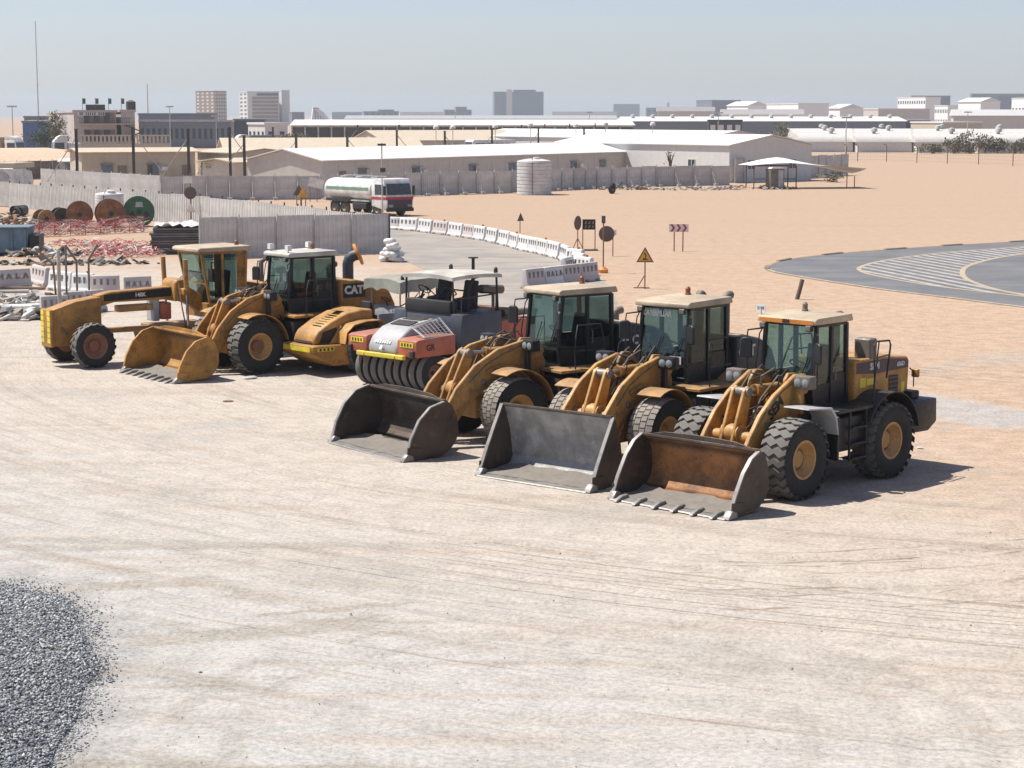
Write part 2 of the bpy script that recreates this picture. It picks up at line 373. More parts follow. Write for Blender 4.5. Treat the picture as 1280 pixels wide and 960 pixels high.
# single wheel tracks: darker bands with tread bars across them
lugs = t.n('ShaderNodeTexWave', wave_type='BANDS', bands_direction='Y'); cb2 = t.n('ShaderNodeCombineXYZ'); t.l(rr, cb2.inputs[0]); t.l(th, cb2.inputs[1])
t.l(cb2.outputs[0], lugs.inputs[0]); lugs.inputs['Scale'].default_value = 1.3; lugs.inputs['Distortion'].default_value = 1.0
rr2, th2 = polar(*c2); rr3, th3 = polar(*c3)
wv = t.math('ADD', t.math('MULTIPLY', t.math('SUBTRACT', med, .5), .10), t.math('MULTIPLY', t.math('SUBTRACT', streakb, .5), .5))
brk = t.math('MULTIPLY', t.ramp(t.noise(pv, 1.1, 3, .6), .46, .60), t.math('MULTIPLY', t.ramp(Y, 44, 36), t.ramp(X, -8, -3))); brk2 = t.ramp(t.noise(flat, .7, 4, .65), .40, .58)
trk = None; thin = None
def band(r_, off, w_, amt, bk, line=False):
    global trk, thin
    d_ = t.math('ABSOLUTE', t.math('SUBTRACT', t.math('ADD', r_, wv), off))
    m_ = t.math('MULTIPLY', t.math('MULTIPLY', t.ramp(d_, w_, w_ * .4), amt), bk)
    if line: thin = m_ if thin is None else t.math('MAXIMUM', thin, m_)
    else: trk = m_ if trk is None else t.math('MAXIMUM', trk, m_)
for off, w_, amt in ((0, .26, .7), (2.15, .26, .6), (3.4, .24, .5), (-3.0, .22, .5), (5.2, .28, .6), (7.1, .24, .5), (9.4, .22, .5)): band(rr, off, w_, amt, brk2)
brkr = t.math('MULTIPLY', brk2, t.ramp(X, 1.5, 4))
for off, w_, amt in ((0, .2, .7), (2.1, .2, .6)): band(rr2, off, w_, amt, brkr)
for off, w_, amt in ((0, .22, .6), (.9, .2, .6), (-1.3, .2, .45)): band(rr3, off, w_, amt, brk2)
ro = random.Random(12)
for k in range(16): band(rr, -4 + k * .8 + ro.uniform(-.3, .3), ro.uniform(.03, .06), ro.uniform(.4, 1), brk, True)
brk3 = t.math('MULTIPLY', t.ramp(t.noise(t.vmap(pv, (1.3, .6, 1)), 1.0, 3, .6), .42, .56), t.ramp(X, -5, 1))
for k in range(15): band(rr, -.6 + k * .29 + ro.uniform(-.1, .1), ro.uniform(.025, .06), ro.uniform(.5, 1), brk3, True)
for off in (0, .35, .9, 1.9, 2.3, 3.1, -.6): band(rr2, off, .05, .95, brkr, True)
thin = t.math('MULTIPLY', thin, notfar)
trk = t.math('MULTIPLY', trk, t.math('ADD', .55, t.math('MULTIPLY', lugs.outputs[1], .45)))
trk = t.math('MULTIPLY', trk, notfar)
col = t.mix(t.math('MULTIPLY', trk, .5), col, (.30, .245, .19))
col = t.mix(t.math('MULTIPLY', thin, .8), col, (.27, .215, .165))  # thin track lines: shade inside narrow ruts, put into the colour
# grain at several sizes
vr = t.n('ShaderNodeTexVoronoi'); t.l(flat, vr.inputs['Vector']); vr.inputs['Scale'].default_value = 9
clod = t.ramp(vr.outputs['Distance'], .0, .22, 1, 0)
gain = t.math('ADD', .43, t.math('MULTIPLY', t.ramp(fine, .30, .70), .40))
gain = t.math('ADD', gain, t.math('MULTIPLY', t.ramp(med, .3, .7), .16)); gain = t.math('ADD', gain, 0.0)
gain = t.math('SUBTRACT', gain, t.math('MULTIPLY', t.math('MULTIPLY', clod, t.ramp(med, .5, .6)), .16))
nearw = t.ramp(Y, 140, 50)
gain = t.math('ADD', t.math('MULTIPLY', t.math('SUBTRACT', gain, .68), t.math('ADD', .30, t.math('MULTIPLY', nearw, .70))), t.math('ADD', .695, t.math('MULTIPLY', nearw, .03)))
vm = t.n('ShaderNodeVectorMath', operation='SCALE'); t.l(col, vm.inputs[0]); t.l(gain, vm.inputs['Scale']); col = vm.outputs[0]
hgt = t.math('ADD', t.math('ADD', t.math('MULTIPLY', streakf, .8), t.math('MULTIPLY', fine, .5)), t.math('MULTIPLY', med, 1.1))
t.bsdf(col, .95, 0, .1, t.bump(hgt, .9, .045)); M['ground'] = t.m
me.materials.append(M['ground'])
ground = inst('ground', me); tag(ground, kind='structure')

# dusty road curving past the plastic barriers
def smooth_poly(pts, k=4):
    n = len(pts); out = []
    for i in range(n):
        p0, p1, p2, p3 = pts[i - 1], pts[i], pts[(i + 1) % n], pts[(i + 2) % n]
        for j in range(k):
            u = j / k
            out.append(.5 * ((2 * p1) + (p2 - p0) * u + (2 * p0 - 5 * p1 + 4 * p2 - p3) * u * u + (3 * p1 - p0 - 3 * p2 + p3) * u ** 3))
    return out
def sheet(name, pts, z, mat):
    m = MB(); n = len(pts); m.add([(p.x, p.y, z) for p in pts], [tuple(range(n))])
    bm = bmesh.new(); vs = [bm.verts.new(p) for p in m.v]; f = bm.faces.new(vs)
    if f.normal.z < 0 or True: bmesh.ops.recalc_face_normals(bm, faces=[f])
    f.normal_update()
    if f.normal.z < 0: f.normal_flip()
    bmesh.ops.triangulate(bm, faces=[f]); me = bpy.data.meshes.new(name); bm.to_mesh(me); bm.free(); me.materials.append(mat)
    return inst(name, me)
def asphalt(name, base, dusty, lo, hi):
    t = NT(name); tc = t.n('ShaderNodeTexCoord').outputs['Object']; f2 = t.vmap(tc, (1, 1, 0))
    a = t.noise(f2, .35, 5, .62); b = t.noise(f2, 30, 3, .7); s = t.noise(t.vmap(f2, (.15, 1.2, 1), (0, 0, R(-35))), .8, 4)
    c = t.mix(t.ramp(t.math('ADD', t.math('MULTIPLY', a, .6), t.math('MULTIPLY', s, .4)), lo, hi), base, dusty)
    c = t.mix(t.math('MULTIPLY', t.ramp(b, .45, .7), .18), c, tuple(x * .6 for x in base))
    t.bsdf(c, .9, 0, .15, t.bump(b, .3, .01)); return t.m
M['road'] = asphalt('dusty_road', (.23, .215, .20), (.34, .295, .25), .36, .62)
M['asph'] = asphalt('grey_asphalt', (.125, .13, .14), (.20, .19, .18), .38, .72)
rp = [P(*p) for p in ((470, 286), (520, 290), (575, 296), (640, 306), (700, 322), (742, 342), (770, 372), (760, 400), (700, 415), (640, 412), (600, 385), (560, 352), (520, 332), (489, 318), (480, 300))]
tag(sheet('road', smooth_poly(rp, 5), .004, M['road']), kind='structure')

# turning circle of asphalt on the right, with kerb and markings
ol = [(1290, 301), (1200, 306), (1130, 310.5), (1050, 316.5), (985, 324), (962, 330), (955, 335), (965, 340), (985, 344), (1040, 353), (1100, 362), (1180, 372), (1290, 386)]
def cr(pts, k=6):
    pts = [2 * pts[0] - pts[1]] + pts + [2 * pts[-1] - pts[-2]]; out = []
    for i in range(1, len(pts) - 2):
        p0, p1, p2, p3 = pts[i - 1:i + 3]
        for j in range(k):
            u = j / k
            out.append(.5 * ((2 * p1) + (p2 - p0) * u + (2 * p0 - 5 * p1 + 4 * p2 - p3) * u * u + (3 * p1 - p0 - 3 * p2 + p3) * u ** 3))
    return out + [pts[-2]]
OL = cr([P(*p) for p in ol]); ext = [P(1290, 386) + Vector((18, -8, 0)), P(1290, 301) + Vector((60, -6, 0))]
tag(sheet('turning_circle', OL + ext, .008, M['asph']), kind='structure')
def ribbon(m, pts, w0, w1, z):
    n = len(pts); a = []
    for i, p in enumerate(pts):
        d = (pts[min(i + 1, n - 1)] - pts[max(i - 1, 0)]); d = Vector((-d.y, d.x, 0)).normalized()
        a.append((p.x + d.x * w0, p.y + d.y * w0, z)); a.append((p.x + d.x * w1, p.y + d.y * w1, z))
    m.add(a, [(2 * i, 2 * i + 1, 2 * i + 3, 2 * i + 2) for i in range(n - 1)]); return m
M['rdwhite'] = paint('road_paint_white', (.40, .39, .38), .35, .8, var=.25)
M['rdyel'] = paint('road_paint_yellow', (.43, .36, .24), .4, .8, var=.1)
hat = cr([P(*p) for p in ((1290, 308), (1180, 316), (1110, 325), (1078, 333), (1076, 339), (1100, 346), (1170, 358), (1290, 372))])
inn = cr([P(*p) for p in ((1290, 316), (1245, 323), (1212, 332), (1203, 340), (1210, 350), (1245, 362), (1290, 370))])
def inside(p, poly):
    c = False; n = len(poly)
    for i in range(n):
        a, b = poly[i], poly[(i + 1) % n]
        if (a.y > p.y) != (b.y > p.y) and p.x < (b.x - a.x) * (p.y - a.y) / (b.y - a.y) + a.x: c = not c
    return c
hx = hat + [P(1290, 372) + Vector((3, 0, 0)), P(1290, 308) + Vector((6, 0, 0))]; ix = inn + [P(1290, 370) + Vector((6, 0, 0)), P(1290, 316) + Vector((6, 0, 0))]
mk = tag(inst('road_marking', None), kind='structure')
dv = (P(1235, 352) - P(1110, 329)).normalized(); nv = Vector((-dv.y, dv.x, 0)); o0 = P(1150, 340)
for k in range(-30, 30):
    o = o0 + nv * (k * .80); run = []
    for j in range(-160, 161):
        p = o + dv * (j * .25)
        if inside(p, hx) and not inside(p, ix): run.append(p)
        else:
            if len(run) > 3: ribbon(MB(), run, -.17, .17, .0135).build('stripe', M['rdwhite'], mk, smooth=0)
            run = []
    if len(run) > 3: ribbon(MB(), run, -.17, .17, .0135).build('stripe', M['rdwhite'], mk, smooth=0)
ribbon(MB(), hat, -.12, .12, .017).build('edge_line', M['rdyel'], mk, smooth=0)
ribbon(MB(), inn, -.13, .13, .017).build('edge_line', M['rdyel'], mk, smooth=0)
M['kerbA'] = paint('kerb_concrete', (.40, .33, .25), .4, .9); M['kerbB'] = paint('kerb_painted', (.38, .27, .18), .5, .9); M['kerbC'] = paint('kerb_gap_shade', (.20,.14,.10), .4, .9)
kb = tag(inst('kerb', None), kind='structure')
acc = 0.0; seg = [OL[0]]; k = 0
for i in range(1, len(OL)):
    d = (OL[i] - OL[i - 1]).length; acc += d; seg.append(OL[i])
    if acc > 1.5:
        n = len(seg); top = []; 
        hk = .075 if (seg[0].y > P(958, 334).y and k % 3 == 0) else .035; m = MB(); prof = ((-.02, 0), (-.02, hk), (-.2, hk), (-.24, 0))
        q = []
        for a in (seg[0], seg[-1]):
            dd = seg[-1] - seg[0]; nn = Vector((-dd.y, dd.x, 0)).normalized()
            q.append([(a.x - nn.x * s, a.y - nn.y * s, z) for s, z in prof])
        m.add(q[0] + q[1], [(0, 1, 2, 3), (7, 6, 5, 4)] + [(j, (j + 1) % 4, 4 + (j + 1) % 4, 4 + j) for j in range(4)])
        upper = seg[0].y > P(958, 334).y
        m.build('kerb_stone', M['kerbC'] if (upper and k % 3 == 0) else (M['kerbB'] if upper else M['kerbA']), kb, .015)  # dark upper stones: shade of the kerb gaps put into the colour
        k += 1; acc = 0; seg = [OL[i]]

# ------------------------------------------------------------------ gravel heap bottom left, loose stones
def gravel_h(x, y):
    cx, cy = -8.6, 21.8; dx = (x - cx) / 3.3; dy = (y - cy) / 8.0
    d = math.hypot(dx, dy) * (1 + .03 * math.sin(3.1 * math.atan2(dy, dx) + .6) + .012 * math.sin(11 * math.atan2(dy, dx)) + .015 * math.sin(5.3 * x + 3.1 * y))
    return max(-.05, 0.85 * (1 - d) ** .9 if d < 1 else -.05 - (d - 1) * .2) + .05 * math.sin(x * 2.3 + y) * max(0, 1 - d)
t = NT('gravel_stone'); ge = t.n('ShaderNodeNewGeometry'); rp_ = ge.outputs['Random Per Island']
c = t.n('ShaderNodeValToRGB'); t.l(rp_, c.inputs[0]); e = c.color_ramp.elements
e[0].color = (.09, .095, .105, 1); e[1].color = (.55, .55, .52, 1); q = e.new(.55); q.color = (.24, .25, .265, 1); q = e.new(.8); q.color = (.37, .375, .365, 1)
t.bsdf(c.outputs[0], .85, 0, .2); M['gravel'] = t.m
M['gravbase'] = paint('gravel_fines', (.17, .175, .18), .15, .95, bump=.6)
gm = MB(); n = 60
gv = [(-13.5 + 10.2 * i / n, 13.5 + 18 * j / n) for j in range(n + 1) for i in range(n + 1)]
gm.add([(x, y, gravel_h(x, y)) for x, y in gv], [(j * (n + 1) + i, j * (n + 1) + i + 1, (j + 1) * (n + 1) + i + 1, (j + 1) * (n + 1) + i) for j in range(n) for i in range(n)
        if max(gravel_h(*gv[j * (n + 1) + i]), gravel_h(*gv[(j + 1) * (n + 1) + i + 1])) > -.049])
heap = gm.build('gravel_heap', M['gravbase']); tag(heap, 'heap of blue grey crushed stone gravel on the pale yard', 'gravel', kind='stuff')
def stones(name, pts, mat, parent=None):
    r = np.random.default_rng(7); base = np.array([(1,0,0),(-1,0,0),(0,1,0),(0,-1,0),(0,0,1),(0,0,-1)], float)
    tri = np.array([(0,2,4),(2,1,4),(1,3,4),(3,0,4),(2,0,5),(1,2,5),(3,1,5),(0,3,5)])
    N = len(pts); pts = np.array(pts)
    sc = pts[:, 3][:, None, None] * (1 + r.uniform(-.35, .35, (N, 6, 1)))
    b = base[None] * np.stack([r.uniform(.7, 1.3, N), r.uniform(.7, 1.3, N), r.uniform(.5, .9, N)], 1)[:, None, :]
    a = r.uniform(0, 6.28, N); ca, sa = np.cos(a), np.sin(a); bb = r.uniform(-.7, .7, N); cb_, sb = np.cos(bb), np.sin(bb)
    x = b[..., 0] * cb_[:, None] + b[..., 2] * sb[:, None]; z = -b[..., 0] * sb[:, None] + b[..., 2] * cb_[:, None]; y = b[..., 1]
    v = np.stack([x * ca[:, None] - y * sa[:, None], x * sa[:, None] + y * ca[:, None], z], -1) * sc + pts[:, None, :3]
    f = (tri[None] + (np.arange(N) * 6)[:, None, None]).reshape(-1, 3)
    me = bpy.data.meshes.new(name); me.vertices.add(N * 6); me.vertices.foreach_set('co', v.ravel())
    me.loops.add(f.size); me.loops.foreach_set('vertex_index', f.ravel().astype(np.int32)); me.polygons.add(len(f))
    me.polygons.foreach_set('loop_start', np.arange(0, f.size, 3)); me.polygons.foreach_set('loop_total', np.full(len(f), 3)); me.update(calc_edges=True)
    me.materials.append(mat); return inst(name, me, parent)
r = random.Random(3); pts = []
while len(pts) < 60000:
    x, y = r.uniform(-10.5, -4.2), r.uniform(17.5, 31); h = gravel_h(x, y)
    if h > -.045 and x > -.34 * y - .6: pts.append((x, y, h + r.uniform(-.01, .02), r.choice((.008, .011, .014, .018, .024, .034))))
st = stones('gravel_stones', pts, M['gravel'], heap); tag(st, kind='stuff')
pts = []; strays = []
while len(pts) + len(strays) < 14000:                 # stones strayed from the heap and grit in the yard
    s_near = r.random() < .88
    if s_near:
        a = r.uniform(-.6, 1.5); d = .94 + abs(r.gauss(0, .075)); x = -8.6 + 3.2 * d * math.cos(a); y = 21.8 + 7.8 * d * math.sin(a)
        s = r.choice((.007, .009, .012, .016, .022)); s *= .7 if d > 1.12 else 1
    else:
        y = 16 + 44 * r.random() ** 1.4; x = r.uniform(-.29, .29) * y; s = r.choice((.005, .007, .009, .012)) * (1 if r.random() < .97 else 2.2)
    (strays if s_near else pts).append((x, y, max(-.004, gravel_h(x, y)), s))
tag(stones('scattered_gravel', strays, M['gravel'], heap), kind='stuff')
t = NT('yard_stone'); ge = t.n('ShaderNodeNewGeometry'); c = t.n('ShaderNodeValToRGB'); t.l(ge.outputs['Random Per Island'], c.inputs[0])
c.color_ramp.elements[0].color = (.16, .135, .11, 1); c.color_ramp.elements[1].color = (.42, .37, .31, 1); t.bsdf(c.outputs[0], .9, 0, .2); M['yardstone'] = t.m
tag(stones('loose_stones', pts, M['yardstone']), 'small loose stones and grit strewn over the pale yard', 'stones', kind='stuff')
# ------------------------------------------------------------------ wheels
def tyre_mesh(r, wd, rimr, style='block', n=26):
    m = MB(); h = wd / 2; rt = r - .045 * r / .8
    m.lathe([(rimr, -h * .72), (rimr + .06, -h * .86), ((rimr + rt) / 2, -h), (rt - .07, -h * .97), (rt - .015, -h * .86), (rt, -h * .6), (rt + .004, 0),
             (rt, h * .6), (rt - .015, h * .86), (rt - .07, h * .97), ((rimr + rt) / 2, h), (rimr + .06, h * .86), (rimr, h * .72)], 48, ax='y', closed=True)
    def lug(poly, r0, r1):                           # poly of (y, angle): a block standing on the tread
        k = len(poly); vs = [((r0) * math.cos(a), y, (r0) * math.sin(a)) for y, a in poly]
        vs += [((r1 - (.03 if abs(y) > h * .85 else 0)) * math.cos(a), y, (r1 - (.03 if abs(y) > h * .85 else 0)) * math.sin(a)) for y, a in poly]
        fs = [(i, (i + 1) % k, k + (i + 1) % k, k + i) for i in range(k)]
        half = k // 2
        fs += [(k + i, k + i + 1, 2 * k - 2 - i, 2 * k - 1 - i) for i in range(half - 1)]
        m.add(vs, fs)
    st = 2 * math.pi / n
    for i in range(n):
        a = i * st
        if style == 'zig':
            ys = [-1.02, -.62, -.2, .2, .62, 1.02]; of = [0, .34, -.06, .34, -.06, .34]
            up = [(h * y, a + st * (o + .30)) for y, o in zip(ys, of)]; lo = [(h * y, a + st * (o - .26)) for y, o in zip(ys, of)]
            lug(up + lo[::-1], rt - .03, r)
        elif style == 'block':
            for s_ in (-1, 1):
                y0, y1 = (.06, 1.02); q = a + (st / 2 if s_ > 0 else 0)
                pl = [(s_ * h * y0, q), (s_ * h * .55, q + st * .12), (s_ * h * y1, q + st * .02)]
                lug([(y, b + st * .30) for y, b in pl] + [(y, b - st * .26) for y, b in pl][::-1], rt - .03, r)
        elif style == 'bar':                          # tractor bars
            for s_ in (-1, 1):
                q = a + (st / 2 if s_ > 0 else 0)
                pl = [(-s_ * h * .08, q + st * .55), (s_ * h * .5, q + st * .2), (s_ * h * 1.03, q)]
                lug([(y, b + st * .2) for y, b in pl] + [(y, b - st * .17) for y, b in pl][::-1], rt - .03, r)
        elif style == 'worn':                         # shallow worn blocks in ribs
            for (y0, y1, ph) in ((-1.0, -.56, 0), (-.5, -.06, .5), (.0, .44, 0), (.52, 1.0, .5)):
                q = a + st * ph
                lug([(h * y0, q + st * .36), (h * y1, q + st * .44), (h * y1, q - st * .36), (h * y0, q - st * .44)], rt - .02, rt + .022)
    me = m.mesh('tyre', M['tyre'], smooth=40)
    # tread faces are dusty, sidewalls black
    me.materials.append(M['treadw' if style == 'worn' else 'tread'])
    for p in me.polygons:
        c = p.center; rad = math.hypot(c.x, c.z)
        if rad > rt - .012 and abs(c.y) < h * .98: p.material_index = 1
    return me
def rim_mesh(rimr, wd, mat, dish=.10):
    m = MB(); h = wd / 2
    m.lathe([(rimr + .015, h * .74), (rimr + .03, h * .80), (rimr - .02, h * .80), (rimr - .05, h * .55), (rimr * .62, h * .55 - dish), (rimr * .60, h * .40 - dish), (.02, h * .40 - dish)], 32, ax='y', cap=False)
    m.lathe([(rimr + .015, -h * .74), (rimr - .03, -h * .5), (.02, -h * .5)], 32, ax='y')
    me = m.mesh('wheel', mat, smooth=30); return me
def hub_mesh(rimr, wd, mat, dish=.10, nb=10):
    h = wd / 2; m = MB()
    m.lathe([(rimr * .48, h * .38 - dish), (rimr * .46, h * .62 - dish), (rimr * .2, h * .70 - dish), (.01, h * .70 - dish)], 20, ax='y')
    for i in range(nb):
        a = 2 * math.pi * i / nb; m.lathe([(.022, h * .38 - dish), (.022, h * .55 - dish), (.004, h * .57 - dish)], 6, (rimr * .78 * math.cos(a), .0, rimr * .78 * math.sin(a)), 'y')
    return m.mesh('hub', mat, smooth=30)
class Wheel:
    def __init__(s, r, wd, rimr, style, n, rimmat, hubmat=None, dish=.10, nb=10):
        s.r = r; s.t = tyre_mesh(r, wd, rimr, style, n); s.w = rim_mesh(rimr, wd, rimmat, dish); s.h = hub_mesh(rimr, wd, hubmat or rimmat, dish, nb)
    def put(s, parent, x, y, z=None, spin=0.0, steer=0.0):
        o = inst('wheel', s.w, parent, (x, y, s.r - .025 if z is None else z), (0, 0, steer + (0 if y >= 0 else math.pi)))
        inst('tyre', s.t, o, None, (0, spin, 0)); inst('hub', s.h, o, None, (0, spin, 0)); return o

# ------------------------------------------------------------------ wheel loaders
def arc_pts(cx, cz, r, a0, a1, n): return [(cx + r * math.cos(R(a0 + (a1 - a0) * i / (n - 1))), cz + r * math.sin(R(a0 + (a1 - a0) * i / (n - 1)))) for i in range(n)]
BUCKETS = {                                        # profile from the cutting edge backwards: (x, z), and front edge of the side plate
 'round': dict(prof=[(0, 0), (-.35, .015), (-.72, .05)] + arc_pts(-.72, .53, .48, -88, -178, 9)[1:] + [(-1.17, .80), (-1.08, 1.02), (-.92, 1.16)],
               side=[(-.03, .06), (-.18, .40), (-.42, .80), (-.66, 1.05), (-.90, 1.16)]),
 'deep':  dict(prof=[(0, 0), (-.4, .015), (-.85, .05)] + arc_pts(-.85, .57, .52, -88, -175, 9)[1:] + [(-1.33, .85), (-1.22, 1.08), (-1.05, 1.22)],
               side=[(-.03, .06), (-.14, .45), (-.36, .85), (-.66, 1.12), (-1.03, 1.22)]),
 'flat':  dict(prof=[(0, 0), (-.4, .015), (-.78, .06)] + arc_pts(-.78, .36, .30, -88, -165, 6)[1:] + [(-.98, .85), (-.82, 1.30), (-.78, 1.40)],
               side=[(-.02, .05), (-.25, .50), (-.50, .95), (-.76, 1.40)]),
}
def bucket(root, kind, tipx, wid, mat, matout, edge, teeth, dz=0.0):
    B = BUCKETS[kind]; pr = [(tipx + x, z + .02 + dz) for x, z in B['prof']]; hw = wid / 2
    # shell of even thickness
    n = len(pr); out = []
    for i, p in enumerate(pr):
        a, b = pr[max(0, i - 1)], pr[min(n - 1, i + 1)]; dx, dz = b[0] - a[0], b[1] - a[1]; L = math.hypot(dx, dz)
        out.append((p[0] + dz / L * -.035, p[1] + dx / L * .035 if i else p[1] - .012))
    out = [(x, max(z, -.012)) for x, z in out]
    poly = pr + out[::-1]
    m = MB()
    for i in range(n - 1): m.prism([pr[i], pr[i + 1], out[i + 1], out[i]], -hw, hw)
    sh = m.build('bucket', mat, root, smooth=40)
    bk = MB().prism([(pr[-1][0] - .02, pr[-1][1] - .05), (pr[-1][0] + .06, pr[-1][1] - .02), (pr[-1][0] + .05, pr[-1][1] + .03), (pr[-1][0] - .03, pr[-1][1] + .02)], -hw, hw)
    bk.build('top_lip', matout, sh, .006)
    if kind != 'flat':                              # spill guard rising in the middle
        z0 = pr[-1][1]; x0 = pr[-1][0]
        MB().prism([(-hw * .9, z0 + .02), (hw * .9, z0 + .02), (hw * .62, z0 + .10), (hw * .2, z0 + .12), (-hw * .2, z0 + .12), (-hw * .62, z0 + .10)], x0 - .02, x0 + .015, 'x').build('spill_guard', matout, sh, .004)
    sd = [(tipx + x, z + .02) for x, z in B['side']]
    for s_ in (-1, 1):
        y0 = s_ * hw; side = [(pr[0][0] - .02, pr[0][1])] + sd + [(p[0] - .02, p[1]) for p in pr[::-1][1:-1]]
        MB().prism(side, y0, y0 + s_ * .04).build('side_plate', matout, sh, .006)
        MB().strip([(x + .015, y0 - s_ * .02, z) for x, z in sd], [(x + .015, y0 + s_ * .06, z) for x, z in sd], .03).build('side_edge', matout if matout.name.startswith('deep') else edge, sh)
        # reinforcing plates outside
        MB().prism([(tipx - .02, .01), (tipx - .04, .30), (tipx - .42, .26), (tipx - .50, .01)], y0 + s_ * .042, y0 + s_ * .066).build('corner_plate', matout, sh, .006)
        MB().prism([(tipx + .10, .0), (tipx + .07, .05), (tipx - .02, .16), (tipx - .16, .12), (tipx - .2, .0)], y0 - s_ * .07, y0 + s_ * .09).build('corner_tooth', edge, sh, .01)
    MB().prism([(tipx + .12, .0), (tipx + .10, .022), (tipx - .26, .062), (tipx - .26, .02), (tipx, .0)], -hw, hw).build('cutting_edge', edge, sh)
    for i in range(teeth):
        y = -hw + wid * (i + .5 + (.0)) / teeth
        MB().prism([(tipx + .24, .0), (tipx + .22, .03), (tipx + .04, .10), (tipx - .14, .11), (tipx - .16, .065), (tipx, .0)], y - .045, y + .045).build('tooth', edge, sh, .008)
    # hinge ears on the back
    bx = min(x for x, z in out)
    for y in (-.62, .62, 0):
        MB().prism([(bx + .03, .30), (bx - .22, .30), (bx - .28, .46), (bx - .18, .62), (bx + .015, .80)], y - .05, y + .05).build('hinge_ear', matout, sh, .01)
    rd = random.Random(int(tipx * 100)); xs_ = [-.08, -.25, -.45, -.68, -.85]; ny_ = 14; vs = []
    for i, x in enumerate(xs_):
        for j in range(ny_ + 1):
            y = -hw + .05 + (wid - .1) * j / ny_
            vs.append((tipx + x + rd.uniform(-.05, .05) * (i in (0, 4)), y, .045 + .05 * (-x) + (0 if i in (0,) else rd.uniform(.0, .05) + .05 * (i == 4))))
    MB().add(vs, [(i * (ny_ + 1) + j, i * (ny_ + 1) + j + 1, (i + 1) * (ny_ + 1) + j + 1, (i + 1) * (ny_ + 1) + j) for i in range(4) for j in range(ny_)]).build('dirt', M['dirt'], sh, smooth=60)
    return sh

